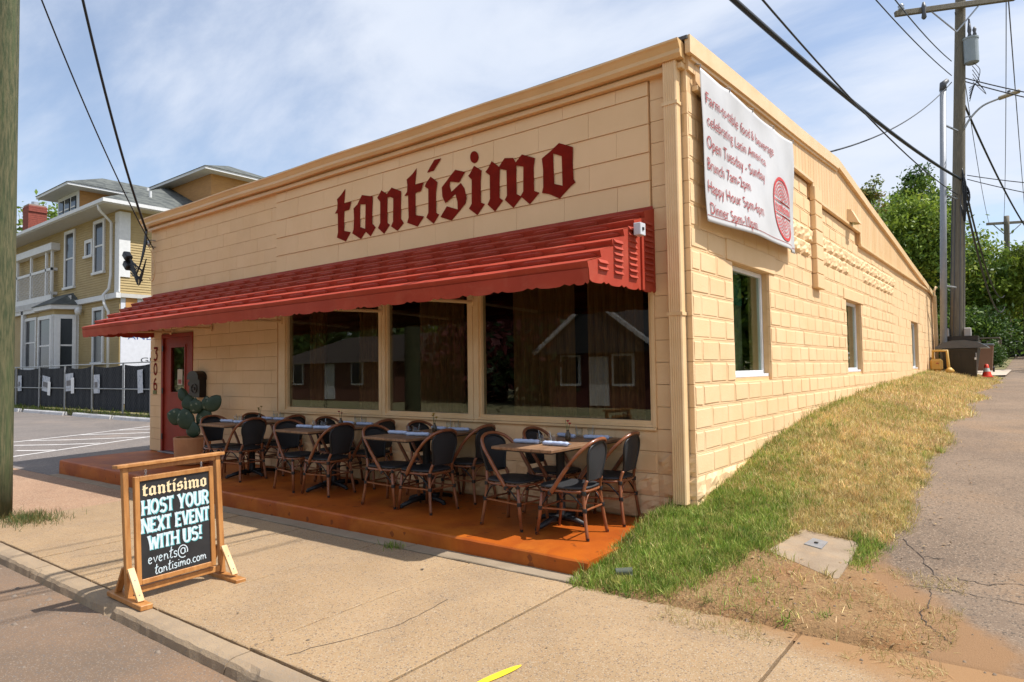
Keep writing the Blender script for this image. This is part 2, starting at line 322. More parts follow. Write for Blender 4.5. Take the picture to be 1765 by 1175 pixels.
# value noise
_perm = RNG.random((64, 64))
def vnoise(x, y):
    x = np.asarray(x, float); y = np.asarray(y, float); xi = np.floor(x).astype(int); yi = np.floor(y).astype(int); fx = x - xi; fy = y - yi
    fx = fx * fx * (3 - 2 * fx); fy = fy * fy * (3 - 2 * fy); g = lambda a, b: _perm[a % 64, b % 64]
    return (g(xi, yi) * (1 - fx) + g(xi + 1, yi) * fx) * (1 - fy) + (g(xi, yi + 1) * (1 - fx) + g(xi + 1, yi + 1) * fx) * fy
def fbm(x, y, o=4):
    s = 0; a = 0.5; f = 1.0
    for _ in range(o): s = s + a * vnoise(x * f + 13.7 * _, y * f + 5.1 * _); a *= 0.5; f *= 2.07
    return s
def sm(t): t = np.clip(t, 0, 1); return t * t * (3 - 2 * t)
# ------------------------------------------------------------------ ground heights
_wx = [-0.05, 0.75, 1.9, 3.9, 6.9, 10.4, 16, 18, 25, 34, 45, 60]; _wz = [0.12, 0.27, 0.49, 0.72, 0.88, 0.99, 1.14, 1.16, 1.18, 1.30, 1.74, 1.97]
_ax = [-5, -1.7, -0.5, 0.3, 2, 5.4, 12.5, 26, 34, 45, 60, 200]; _az = [-0.15, -0.095, 0.0, 0.12, 0.33, 0.55, 0.81, 1.03, 1.28, 1.72, 1.95, 2.2]
def wallb(Y): return np.interp(Y, _wx, _wz)
def alley(Y): return np.interp(Y, _ax, _az)
def sw(X, Y): return -0.115 + 0.011 * np.asarray(X, float) + (np.asarray(Y, float) + 1.5) * 0.018
def gz(X, Y):
    X = np.asarray(X, float); Y = np.asarray(Y, float)
    a0 = sw(X, -1.65); t = sm((Y + 1.65) / 1.65); front = a0 + (0.12 - a0) * t
    base = np.where(Y < 0, front, wallb(Y))
    k = sm(X / 1.5)
    r = base + (alley(Y) - base) * k
    return np.where(Y < -1.65, sw(X, Y) * (1 - sm((X - 1.5) / 2)) + alley(Y) * sm((X - 1.5) / 2), r)
def gzf(x, y): return float(gz(x, y))
def sheet(name, xs, ys, zf, m, label=None, cat=None, kind='structure', parent=None):
    xs = np.asarray(xs, float); ys = np.asarray(ys, float); XX, YY = np.meshgrid(xs, ys); ZZ = zf(XX, YY); V = np.stack([XX, YY, ZZ], -1).reshape(-1, 3)
    n = len(xs); q = []
    i, j = np.meshgrid(np.arange(len(ys) - 1), np.arange(n - 1), indexing='ij'); a = (i * n + j).ravel(); F = np.stack([a, a + 1, a + n + 1, a + n], 1)
    o = fast_mesh(name, V, F, m, parent); o.data.polygons.foreach_set('use_smooth', [True] * len(F))
    if kind: o['kind'] = kind
    return o
# ================================================================== THE SETTING
def gbase(X, Y):
    right = np.where(Y > -1.7, alley(Y) - 0.10, -0.40); left = np.where(Y > 4.9, -0.06, -0.36)
    w = sm((X + 10.0) / 8.0); z = left * (1 - w) + right * w
    z = np.where((Y > 18.5) & (X < -1), np.minimum(z + 0.0, 1.0), z)
    return np.where(Y < -3.7, -0.45, z)
def axis(lo, hi, core, n1):
    a = list(np.linspace(lo, core[0], n1)[:-1]) + list(np.linspace(core[0], core[1], 60)) + list(np.linspace(core[1], hi, n1)[1:]); return a
m_turf = mat('turf', (0.10, 0.11, 0.035), 0.95, col2=(0.24, 0.19, 0.08), scale=0.8, detail=8, bump=0.8, bscale=14, bdist=0.05)
sheet('ground', axis(-500, 500, (-45, 25), 14), axis(-400, 600, (-14, 60), 14), gbase, m_turf)
# street
def roadz(X, Y): return sw(np.clip(X, -30, 6), -3.7) - 0.072 + 0.012 * np.minimum((-3.7 - Y), 4.0) * 0.6 + 0.006 * (fbm(X * 1.3, Y * 1.3) - 0.5)
road = sheet('road', np.concatenate([np.linspace(-90, -12, 20), np.linspace(-11.5, 4, 110), np.linspace(5, 90, 20)]), np.linspace(-12.0, -3.60, 46), roadz, m_road)
def add_dirt(o, fn):
    n = len(o.data.vertices); c = np.empty(n * 3, np.float32); o.data.vertices.foreach_get('co', c); c = c.reshape(-1, 3)
    a = o.data.attributes.new('dirt', 'FLOAT', 'POINT'); a.data.foreach_set('value', np.ascontiguousarray(fn(c[:, 0], c[:, 1]), dtype=np.float32))
# pavement slabs
walk = tag(bpy.data.objects.new('sidewalk', None), kind='structure'); COL.objects.link(walk)
XJ = [2.75, 1.29, -0.19, -1.18, -2.30, -3.42, -4.55, -5.66, -6.80]
def slab_mesh(x0, x1, y0, y1, zf, th=0.10, c=0.012, nx=6, ny=8, jag=0.0):
    mb = MB(); xs = [x0, x0 + c] + list(np.linspace(x0 + c, x1 - c, nx)[1:-1]) + [x1 - c, x1]; ys = [y0, y0 + c] + list(np.linspace(y0 + c, y1 - c, ny)[1:-1]) + [y1 - c, y1]
    n = len(xs); vs = []; fs = []
    for j, y in enumerate(ys):
        for i, x in enumerate(xs):
            e = i in (0, n - 1) or j in (0, len(ys) - 1)
            k = random.uniform(-jag, jag) if e else 0
            vs.append((x + k, y + k, float(zf(x, y)) - (c * 0.8 if e else 0) + (random.uniform(-0.0012, 0.0012))))
    for j in range(len(ys) - 1):
        for i in range(n - 1): a = j * n + i; fs.append((a, a + 1, a + n + 1, a + n))
    b = len(vs); ring = [i for i in range(n)] + [j * n + n - 1 for j in range(1, len(ys))] + [(len(ys) - 1) * n + i for i in range(n - 2, -1, -1)] + [j * n for j in range(len(ys) - 2, 0, -1)]
    for i in ring: vs.append((vs[i][0], vs[i][1], vs[i][2] - th))
    m = len(ring)
    for i in range(m): fs.append((ring[(i + 1) % m], ring[i], b + i, b + (i + 1) % m))
    mb.add(vs, fs); return mb
for k in range(len(XJ) - 1):
    dz = random.uniform(-0.004, 0.004)
    so_ = slab_mesh(XJ[k + 1] + 0.009, XJ[k] - 0.009, -3.540, -1.672, lambda x, y: sw(x, y) + dz, jag=0.002, nx=14, ny=20, c=0.005).build('slab', m_conc, walk, smooth=False)
    add_dirt(so_, lambda X, Y: 0.85 * sm((Y + 2.05 + 0.25 * sm((X - 0.9) / 1.0)) / 0.5) * sm((X - 0.3) / 0.8))
sj = [-0.15, -1.95, -4.2, -6.6, -8.8, -10.45]
for k in range(len(sj) - 1):
    slab_mesh(sj[k + 1] + 0.004, sj[k] - 0.004, -1.655, -1.496, lambda x, y: sw(x, y) + 0.006, ny=3, nx=18, c=0.008, jag=0.004).build('slab', m_strip, walk)
sheet('joint_bed', np.linspace(-6.9, 2.9, 40), np.linspace(-3.62, -1.45, 10), lambda X, Y: sw(X, Y) - 0.075, mat('joint_dirt', (0.035, 0.025, 0.017), 0.95), kind=None, parent=walk)
# kerb stones
kerb = tag(bpy.data.objects.new('kerb', None), kind='structure'); COL.objects.link(kerb)
kj = [1.9, -1.13, -4.2, -7.25, -10.3, -13.4, -16.5, -19.6, -22.7, -25.8, -28.9, -32]
for k in range(len(kj) - 1):
    x1, x0 = kj[k] - 0.006, kj[k + 1] + 0.006; n = max(8, int((x1 - x0) / (0.05 if k < 4 else 0.3))); mb = MB(); vs = []; fs = []
    prof = [(-3.552, -0.16), (-3.552, -0.010), (-3.562, 0.0), (-3.655, -0.002), (-3.690, -0.010), (-3.706, -0.030), (-3.722, -0.085), (-3.73, -0.20)]
    for i in range(n + 1):
        x = x0 + (x1 - x0) * i / n; ch = max(0, float(vnoise(x * 9.0, 3.3)) - 0.72) * 0.10
        for j, (y, z) in enumerate(prof):
            e = (float(vnoise(x * 14 + j * 7.3, j * 3.1)) - 0.5) * (0.012 if 3 <= j <= 6 else 0.003)
            w = 1 if j in (4, 5) else 0
            vs.append((x, y + e + ch * w * 0.6, float(sw(max(x, -30), -3.62)) + z + e * 0.5 - ch * w))
    m = len(prof)
    for i in range(n):
        for j in range(m - 1): a = i * m + j; fs.append((a, a + 1, a + m + 1, a + m))
    fs.append(tuple(range(m))); fs.append(tuple(n * m + j for j in range(m))[::-1])
    mb.add(vs, fs).build('kerb_stone', m_curb, kerb)
# driveway apron and parking lot
def lotz(X, Y): return np.maximum(sw(X, Y), -0.262) + 0.0105 * (Y + 1.5)
sheet('driveway_apron', np.linspace(-12.4, -6.79, 30), np.linspace(-3.55, -1.64, 12), lambda X, Y: sw(X, Y) - 0.004 - 0.0, m_apron)
lotA = sheet('parking_lot', np.concatenate([np.linspace(-90, -30, 12), np.linspace(-28, -10.3, 60)]), np.linspace(-1.645, 4.80, 24), lotz, m_lot)
sheet('lot_entrance', np.concatenate([np.linspace(-90, -30, 12), np.linspace(-28, -12.41, 40)]), np.linspace(-3.55, -1.65, 8), lotz, m_lot)
sheet('lot_verge', np.linspace(-60, -10.6, 90), [4.80, 4.95, 5.1, 5.3, 6.0, 7.0], lambda X, Y: -0.19 + sm((Y - 4.8) / 0.5) * 0.17 + 0.02 * fbm(X * 2, Y * 3), mat('verge_soil', (0.12, 0.12, 0.04), 0.95, col2=(0.22, 0.17, 0.08), scale=3, bump=0.8, bscale=20))
def stripe(p, q, w=0.10):
    p = np.array(p); q = np.array(q); d = (q - p) / np.linalg.norm(q - p); nrm = np.array((-d[1], d[0])) * w / 2; n = max(2, int(np.linalg.norm(q - p) / 0.25)); V = []; F = []
    for i in range(n + 1):
        c = p + (q - p) * i / n
        for sgn in (1, -1): a = c + nrm * sgn; V.append((a[0], a[1], float(lotz(a[0], a[1])) + 0.004))
    F = [(2 * i, 2 * i + 1, 2 * i + 3, 2 * i + 2) for i in range(n)]
    MB().add(V, F).build('painted_stripe', m_stripe, lotA)
for a in [((-17.6, -1.1), (-19.4, 5.0 - 0.25)), ((-14.2, -1.45), (-16.4, 4.7)), ((-15.57, -0.70), (-14.75, -0.20)), ((-16.95, -0.36), (-15.2, 0.86)), ((-17.98, 0.24), (-15.5, 2.0)), ((-18.45, 1.52), (-15.95, 3.1)), ((-18.75, 2.62), (-16.3, 4.2))]: stripe(*a)
m_stop = mat('painted_wheel_stop', (0.62, 0.60, 0.58), 0.8, col2=(0.40, 0.37, 0.34), scale=5, bump=0.4, bscale=40, lo=0.5, hi=0.8)
for k, (a, b, lab) in enumerate([(-35.6, -34.4, 'short white concrete wheel stop furthest left by the fence'), (-33.7, -28.9, 'longest white concrete wheel stop below the fence notices'), (-27.9, -24.3, 'white concrete wheel stop in the middle of the fence row'), (-24.0, -21.0, 'white concrete wheel stop left of the red door column'), (-20.7, -17.8, 'white concrete wheel stop partly hidden by the building corner')]):
    mb = MB(); z = float(lotz(-25, 4.62)); prof = [(-0.10, -0.02), (-0.075, 0.10), (-0.05, 0.135), (0.05, 0.135), (0.075, 0.10), (0.10, -0.02)]
    for i in range(7):
        x = a + (b - a) * i / 6
        mb.v += [(x, 4.62 + y + random.uniform(-.006, .006), z + h + random.uniform(-.008, .008)) for y, h in prof]
    for i in range(6):
        for j in range(5): q = i * 6 + j; mb.f.append((q, q + 1, q + 7, q + 6)); mb.m.append(0)
    mb.f += [tuple(range(6)), tuple(36 + j for j in range(6))[::-1]]; mb.m += [0, 0]
    tag(mb.build('wheel_stop', m_stop), lab, 'wheel stop', 'white wheel stops along the fence')
# patio slab in front of the restaurant
def patio():
    n = 80; mb = MB(); x0, x1 = -10.45, -0.20; vs = []; fs = []
    prof = [(0.02, -0.005), (-0.5, 0.0), (-1.0, 0.0), (-1.462, 0.0), (-1.484, -0.004), (-1.497, -0.016), (-1.500, -0.045), (-1.503, -0.12), (-1.505, -0.34)]
    for i in range(n + 1):
        x = x0 + (x1 - x0) * i / n
        for j, (y, z) in enumerate(prof):
            e = (float(vnoise(x * 8, j * 2.1)) - 0.5) * (0.010 if j in (4, 5, 6) else 0.002)
            vs.append((x + (y * 0.2 if i == 0 else 0) * 0 - (0.16 * (1.5 + y) / 1.5 if i == 0 else 0), y + e, z + e * 0.6))
    m = len(prof)
    for i in range(n):
        for j in range(m - 1): a = i * m + j; fs.append((a, a + m, a + m + 1, a + 1))
    b = len(vs)
    for i in (0, n):
        o = len(vs); vs += [(vs[i * m + j][0], vs[i * m + j][1], -0.34) for j in range(m)]
        for j in range(m - 1): fs.append((i * m + j, i * m + j + 1, o + j + 1, o + j))
    o = mb.add(vs, fs).build('patio', m_plat); o['kind'] = 'structure'
patio()
# alley
alley_o = sheet('alley', np.concatenate([np.linspace(1.2, 3.5, 50), np.linspace(3.8, 6.5, 10)]), np.concatenate([[-1.78, -1.685, -1.66], np.linspace(-1.64, 8, 110), np.linspace(8.4, 40, 60), np.linspace(42, 150, 20)]), lambda X, Y: gz(X, Y) + 0.012 * (fbm(X * 2, Y * 2) - 0.5) * sm((Y + 1.66) / 0.1) - 0.012 * sm((-1.66 - Y) / 0.02), m_alley)
add_dirt(sheet('alley_mouth', np.linspace(2.74, 6.5, 24), np.linspace(-3.72, -1.655, 20), lambda X, Y: gz(X, Y) + 0.002, m_alley), lambda X, Y: 0.28 * sm((3.6 - X) / 0.8))
def alley_dirt(X, Y):
    e = 1.55 + 0.45 * sm((-0.1 - Y) / 0.9) + 0.06 * np.sin(Y * 3.1) + 0.25 * sm((-0.9 - Y) / 0.6)
    return (0.35 + 0.65 * sm((0.5 - Y) / 0.9)) * sm((e + 0.12 - X) / 0.42) + 0.20 * sm((-0.9 - Y) / 0.6) * sm((3.4 - X) / 1.2)
add_dirt(alley_o, alley_dirt)
def crack(pts, w=0.005):
    P = [np.array(p, float) for p in pts]; Q = []
    for a, b in zip(P[:-1], P[1:]):
        for t in np.linspace(0, 1, 7)[:-1]: Q.append(a + (b - a) * t + RNG.normal(0, 0.008, 2))
    Q.append(P[-1]); V = []
    for i, q in enumerate(Q):
        d = Q[min(i + 1, len(Q) - 1)] - Q[max(i - 1, 0)]; d = d / (np.linalg.norm(d) + 1e-9); nn = np.array((-d[1], d[0])) * w * random.uniform(0.2, 0.8)
        for s_ in (1, -1): a = q + nn * s_; V.append((a[0], a[1], gzf(a[0], a[1]) + 0.012 * (float(fbm(a[0] * 2, a[1] * 2)) - 0.5) + 0.0035))
    MB().add(V, [(2 * i, 2 * i + 1, 2 * i + 3, 2 * i + 2) for i in range(len(Q) - 1)]).build('crack', m_crack, alley_o)
if True:
  for c in [[(1.555, 0.08), (1.70, -0.19), (1.80, -0.45), (1.91, -0.65)], [(1.67, -0.727), (1.75, -0.70), (1.9, -0.69), (2.1, -0.72), (2.6, -0.75)], [(1.706, -0.19), (1.83, -0.19)], [(1.81, -0.72), (1.84, -0.87), (1.807, -1.138), (1.853, -1.28), (1.90, -1.34), (1.98, -1.45)], [(1.93, -0.47), (2.07, -0.50), (2.24, -0.41), (2.6, -0.45)], [(1.7, 2.6), (1.95, 2.9), (2.3, 2.7)]]: crack(c)
# grass bank along the side wall
def bankz(X, Y):
    er = 1.44 + 0.16 * (fbm(Y * 1.1, 2.2 + 0 * X) - 0.5) * 2 + 0.35 * sm((-0.35 - Y) / 0.7) + 0.10 * np.sin(Y * 2.1)
    off = 0.020 * (fbm(X * 5, Y * 5) - 0.30) + 0.028
    hf = fbm(X * 8 + 1.5, Y * 8) - 0.47
    off = off - 0.075 * sm((X - er + 0.16) / 0.42) + 0.05 * hf * sm((X - er + 0.45) / 0.4)
    off = off - 0.07 * sm((-1.60 - Y + 0.10 * (fbm(X * 4, 7.7 + 0 * Y) - 0.5)) / 0.18)
    return gz(X, Y) + off
xs = np.linspace(-0.215, 2.3, 64)
bank = sheet('bank', xs, np.concatenate([np.linspace(-2.0, 3, 120), np.linspace(3.1, 19, 90)]), bankz, m_soil)
sheet('backyard', np.linspace(-14, 1.38, 30), np.concatenate([np.linspace(18.9, 30, 20), np.linspace(32, 130, 14)]), lambda X, Y: alley(Y) + 0.02 + 0.03 * fbm(X, Y), m_turf)
drive = sheet('concrete_driveway', np.linspace(0.35, 1.62, 8), np.linspace(20.6, 27.0, 8), lambda X, Y: alley(Y) + 0.055, mat('drive_concrete', (0.52, 0.42, 0.32), 0.9, col2=(0.45, 0.36, 0.27), scale=2))
sheet('far_verge', np.linspace(6.4, 60, 20), np.linspace(-3.5, 120, 30), lambda X, Y: alley(Y) - 0.01 + 0.02 * fbm(X, Y), m_turf)
sheet('far_sidewalk_lawn', np.linspace(-90, 90, 20), np.linspace(-60, -12.0, 12), lambda X, Y: -0.22 + 0 * X, mat('bounce_lawn', (0.26, 0.25, 0.11), 0.95, col2=(0.36, 0.30, 0.16), scale=0.5))  # unseen lawn opposite, colour lightened to bounce light onto the front wall

# ------------------------------------------------------------------ grass
def blades(name, P, h, w, tint, lean=0.5, label=None, cat=None, zf=None, parent=None):
    P = np.asarray(P); n = len(P); ang = RNG.uniform(0, 2 * np.pi, n); la = RNG.uniform(0, 2 * np.pi, n); ln = np.abs(RNG.normal(0, lean, n)).clip(0, 1.4)
    z = (zf or bankz)(P[:, 0], P[:, 1]); b = np.stack([P[:, 0], P[:, 1], z - 0.004], 1)
    side = np.stack([np.cos(ang), np.sin(ang), 0 * ang], 1) * (w / 2)[:, None]; d = np.stack([np.cos(la) * np.sin(ln), np.sin(la) * np.sin(ln), np.cos(ln)], 1) * h[:, None]
    droop = np.stack([np.cos(la), np.sin(la), -0.5 + 0 * la], 1) * (h * 0.28 * RNG.random(n))[:, None]
    V = np.stack([b - side, b + side, b + d * 0.55 - side * 0.8, b + d * 0.55 + side * 0.8, b + d + droop], 1).reshape(-1, 3)
    o = (np.arange(n) * 5)[:, None]; F = np.concatenate([o + np.array([[0, 1, 3]]), o + np.array([[0, 3, 2]]), o + np.array([[2, 3, 4]])], 1).reshape(-1, 3)
    ob = fast_mesh(name, V, F, m_blade, parent, tint=np.repeat(tint, 3, 0))
    if label: tag(ob, label, cat)
    if parent is None or True: ob['kind'] = 'stuff'
    return ob
def tints(n, cols, jit=0.25):
    c = np.array(cols)[RNG.integers(0, len(cols), n)]; return c * RNG.uniform(1 - jit, 1 + jit, (n, 1)) * RNG.uniform(0.9, 1.1, (n, 3))
def scatter(x0, x1, y0, y1, dens): n = int((x1 - x0) * (y1 - y0) * dens); return np.stack([RNG.uniform(x0, x1, n), RNG.uniform(y0, y1, n)], 1)
GREEN = [(0.135, 0.205, 0.025), (0.18, 0.25, 0.035), (0.095, 0.155, 0.02), (0.24, 0.28, 0.055), (0.32, 0.31, 0.085)]
DRY = [(0.50, 0.37, 0.165), (0.60, 0.47, 0.235), (0.40, 0.28, 0.11), (0.30, 0.25, 0.08), (0.46, 0.38, 0.15)]
def inside(P):
    return ~((P[:, 0] < 0.02) & (P[:, 1] > -0.02))
SLABQ = np.array([(0.80, -0.64), (0.90, -0.11), (1.32, -0.215), (1.33, -0.93)])
def in_slab(P, grow=0.0):
    c = SLABQ.mean(0); Q = c + (SLABQ - c) * (1 + grow); r = np.ones(len(P), bool)
    for i in range(4):
        a, b = Q[i], Q[(i + 1) % 4]; r &= ((b[0] - a[0]) * (P[:, 1] - a[1]) - (b[1] - a[1]) * (P[:, 0] - a[0])) < 0
    return r
def greenness(P):
    x, y = P[:, 0], P[:, 1]
    patch = sm((0.95 - x - 0.25 * y.clip(-2, 0)) / 0.35) * sm((1.3 - y) / 1.2)
    mid = 0.34 * sm((0.9 - x) / 0.5) * sm((5 - y) / 4)
    cl = (fbm(x * 1.7 + 3, y * 0.9) - 0.47) * 3.2
    wall = sm((0.30 - x) / 0.25) * 0.8
    edge = 0.9 * sm((x - 1.2) / 0.1) * sm((1.62 - x) / 0.1) * ((y > -0.85) & (y < -0.1))
    return np.clip(np.maximum.reduce([patch, mid + cl * 0.45, wall * 0.6 + cl * 0.3, edge]), 0, 1)
def cover(P):
    x, y = P[:, 0], P[:, 1]
    er = 1.44 + 0.16 * (fbm(y * 1.1, 2.2 + 0 * x) - 0.5) * 2 + 0.10 * np.sin(y * 2.1)
    k = sm((er + 0.20 - x + 0.12 * (fbm(x * 6, y * 6) - 0.5)) / 0.22)
    dirt = sm((x - 0.66 - 0.35 * (y + 0.6) - 0.25 * (fbm(x * 5, y * 5) - 0.5)) / 0.22) * sm((-0.50 - y + 0.25 * (fbm(x * 4, y * 4) - .5)) / 0.25)
    front = sm((y + 1.74 + 0.12 * (fbm(x * 4, 7.7 + 0 * y) - 0.5)) / 0.10)
    return k * (1 - 0.95 * dirt) * front * (1 - in_slab(P, -0.05) * 1.0)
for (nm, box, dens, sc) in [('near', (-0.26, 1.75, -1.78, 1.6), 14000, 1.0), ('mid', (-0.0, 1.75, 1.6, 6.0), 5200, 1.25), ('far', (0.0, 1.8, 6.0, 19.0), 1500, 1.9)]:
    P = scatter(*box, dens); P = P[inside(P)]; g = greenness(P); c = cover(P); keep = RNG.random(len(P)) < c; P = P[keep]; g = g[keep]
    isg = RNG.random(len(P)) < (0.05 + 0.90 * g)
    for col, sel, nm2, hh, ln in ((GREEN, isg, 'grass', 0.062, 0.60), (DRY, ~isg, 'dry_grass', 0.065, 1.10)):
        Q = P[sel]; n = len(Q)
        if n == 0: continue
        cl_ = fbm(Q[:, 0] * 7 + 2, Q[:, 1] * 7); h = RNG.uniform(0.5, 1.25, n) * hh * (sc ** 0.5) * (0.45 + 1.2 * cl_); w = RNG.uniform(0.0024, 0.0060, n) * sc
        t = tints(n, col) * (0.85 + 1.15 * fbm(Q[:, 0] * 4 + 9, Q[:, 1] * 4))[:, None]
        o = blades(nm2, Q, h, w, t, lean=ln)
        tag(o, {'grass': {'near': 'lush green grass by the building corner', 'mid': 'patchy green grass on the bank under the side windows', 'far': 'thin green grass far along the side wall'}, 'dry_grass': {'near': 'dry straw mixed into the grass by the corner', 'mid': 'dry straw coloured grass on the bank', 'far': 'dry grass far along the side wall'}}[nm2][nm], 'grass')
# matted clumps give the bank its uneven cover
C_ = scatter(-0.22, 1.6, -1.7, 3.2, 210); C_ = C_[inside(C_)]; C_ = C_[RNG.random(len(C_)) < cover(C_)]; gC = RNG.random(len(C_)) < 0.10 + 0.85 * greenness(C_)
for sel, nm2, col, lab in ((gC, 'grass', GREEN, 'longer green grass clumps near the building corner'), (~gC, 'dry_grass', DRY, 'longer matted straw clumps on the bank')):
    B = C_[sel]; k_ = 26; Q = np.repeat(B, k_, 0) + RNG.normal(0, 0.022, (len(B) * k_, 2)); n = len(Q); hC = np.repeat(RNG.uniform(0.05, 0.11, len(B)), k_); tC = np.repeat(tints(len(B), col, 0.3), k_, 0) * RNG.uniform(0.9, 1.6, (n, 1))
    tag(blades(nm2, Q, hC * RNG.uniform(0.5, 1.1, n), RNG.uniform(0.003, 0.007, n), tC, lean=0.85), lab, 'grass')
# dead leaves and litter
P = scatter(-0.2, 1.9, -1.9, 4.0, 26); P = P[inside(P)]; V = []; F = []
for x, y in P:
    r = random.uniform(0.008, 0.02); a = random.uniform(0, 6.28); z = max(gzf(x, y), float(bankz(x, y))) + 0.006; o = len(V)
    for k in range(4): V.append((x + r * math.cos(a + k * 1.57) * (1.0 if k % 2 else 0.5), y + r * math.sin(a + k * 1.57) * (1.0 if k % 2 else 0.5), z + random.uniform(0, 0.012)))
    F.append((o, o + 1, o + 2, o + 3))
tag(fast_mesh('leaf_litter', V, F, mat('dead_leaf', (0.22, 0.12, 0.05), 0.8, col2=(0.35, 0.24, 0.11), scale=25)), 'small dead leaves scattered on the bank and dirt', 'leaf litter', kind='stuff')
# straw lying on the bare dirt, tall weeds along the wall foot
P = scatter(0.5, 2.1, -2.0, -0.5, 3800); v = fbm(P[:, 0] * 3.5, P[:, 1] * 3.5); P = P[(v > np.where(P[:, 0] < 1.15, 0.40, 0.50)) & (~in_slab(P, 0.02)) & (P[:, 0] < 2.0) & (P[:, 1] > -1.95 + 0.0 * P[:, 0])]; n = len(P)
o = blades('straw', P, RNG.uniform(0.02, 0.06, n), RNG.uniform(0.0018, 0.0035, n), tints(n, DRY, 0.15), lean=1.5, zf=lambda X, Y: np.maximum(bankz(X, Y), gz(X, Y)) + 0.004); tag(o, 'loose straw scattered on bare orange dirt', 'straw')
P = np.concatenate([np.stack([np.abs(RNG.normal(0.03, 0.05, 500)), RNG.uniform(0.0, 9.5, 500)], 1), np.stack([RNG.uniform(-0.24, -0.05, 160), RNG.uniform(-1.6, -0.05, 160)], 1)]); v = vnoise(P[:, 1] * 1.7, 4.4 + 0 * P[:, 0]); P = P[(v > 0.45)]; n = len(P)
o = blades('weeds', P, RNG.uniform(0.06, 0.16, n), RNG.uniform(0.004, 0.008, n), tints(n, GREEN + DRY[:2]), lean=0.45); tag(o, 'taller weeds growing along the foot of the side wall', 'weeds')
def tuft(x, y, n, r, h, label, zf, cols=GREEN):
    P = np.stack([RNG.normal(x, r, n), RNG.normal(y, r * 0.6, n)], 1); return tag(blades('weed_tuft', P, RNG.uniform(0.5, 1.2, n) * h, RNG.uniform(0.003, 0.006, n), tints(n, cols), lean=0.8, zf=zf), label, 'weeds')
tuft(-2.06, -1.67, 170, 0.06, 0.06, 'small weed tuft growing in the pavement joint below the patio', lambda X, Y: sw(X, Y))
tuft(-6.55, -3.05, 1500, 0.24, 0.10, 'low leafy weeds round the foot of the green pole', lambda X, Y: sw(X, Y), [(0.07, 0.11, 0.03), (0.10, 0.13, 0.04), (0.20, 0.15, 0.05)])
P = scatter(-45, -18, 4.72, 5.35, 130); n = len(P)
tag(blades('verge_grass', P, RNG.uniform(0.10, 0.26, n), RNG.uniform(0.012, 0.03, n), tints(n, GREEN), lean=0.6, zf=lambda X, Y: -0.19 + sm((Y - 4.8) / 0.5) * 0.17 + 0.0 * X), 'long green grass at the foot of the construction fence', 'grass')
# gravel by the kerb
V = []; F = []
for _ in range(190):
    if random.random() < 0.65: x = random.uniform(-5, 0.6); y = -3.76 - abs(random.gauss(0, 0.12))
    else: x = random.uniform(-4, 1.2); y = random.uniform(-5.0, -3.8)
    r = random.choice([0.004, 0.005, 0.007, 0.010, 0.016 if random.random() < 0.4 else 0.006]); z = float(roadz(x, y)); o = len(V)
    for dx_, dy_, dz_ in ((-1, -1, 0), (1, -0.8, 0), (1.1, 1, 0), (-0.9, 1, 0), (-.6, -.5, .8), (.6, -.6, .9), (.5, .6, .7), (-.5, .6, .9)): V.append((x + dx_ * r * random.uniform(.7, 1.3), y + dy_ * r * random.uniform(.7, 1.3), z + dz_ * r - 0.001))
    F += [(o, o + 1, o + 5, o + 4), (o + 1, o + 2, o + 6, o + 5), (o + 2, o + 3, o + 7, o + 6), (o + 3, o, o + 4, o + 7), (o + 4, o + 5, o + 6, o + 7)]
g = fast_mesh('gravel', V, F, mat('gravel_stone', (0.24, 0.185, 0.14), 0.9, col2=(0.13, 0.10, 0.075), scale=20)); tag(g, 'loose gravel scattered along the gutter of the road', 'gravel', kind='stuff')
V = []; F = []
for _ in range(170):
    x = random.uniform(0.4, 2.3); y = random.uniform(-1.9, 0.2)
    r = random.choice([0.003, 0.004, 0.005, 0.008]); z = max(gzf(x, y), float(bankz(x, y))); o = len(V)
    for dx_, dy_, dz_ in ((-1, -1, 0), (1, -0.8, 0), (1.1, 1, 0), (-0.9, 1, 0), (-.6, -.5, .8), (.6, -.6, .9), (.5, .6, .7), (-.5, .6, .9)): V.append((x + dx_ * r * random.uniform(.7, 1.3), y + dy_ * r * random.uniform(.7, 1.3), z + dz_ * r - 0.001))
    F += [(o, o + 1, o + 5, o + 4), (o + 1, o + 2, o + 6, o + 5), (o + 2, o + 3, o + 7, o + 6), (o + 3, o, o + 4, o + 7), (o + 4, o + 5, o + 6, o + 7)]
g = fast_mesh('pebbles', V, F, mat('pebble', (0.13, 0.09, 0.06), 0.9, col2=(0.24, 0.17, 0.11), scale=30)); tag(g, 'small dark pebbles on the dirt beside the alley', 'pebbles', kind='stuff')
# concrete utility cover in the grass
uc = thing('utility_cover', 'weathered square concrete utility cover set in the grass near the alley', 'utility cover', (0, 0, 0))
c = SLABQ.mean(0); mb = MB(); ring = []
for i in range(4):
    a, b, d = SLABQ[i - 1], SLABQ[i], SLABQ[(i + 1) % 4]
    for t in np.linspace(0, 1, 4): p = (1 - t) ** 2 * (b + (a - b) * 0.10) + 2 * t * (1 - t) * b + t * t * (b + (d - b) * 0.10); ring.append(p)
ring = ring[::-1]
zc = lambda p: 0.03 + 0.036 + 0.125 * (p[1] + 0.45) - 0.02 * (p[0] - 1.05)
mb.prism([[tuple(p) for p in ring]], lambda u, v, d: (u, v, zc((u, v)) + d), -0.12, 0.0); mb.build('concrete_lid', mat('cover_concrete', (0.32, 0.24, 0.16), 0.9, col2=(0.25, 0.18, 0.115), scale=5, detail=8, bump=0.4, bscale=70, stain=(0.42, 0.27, 0.14), stain_scale=3, stain_amt=0.6), uc)
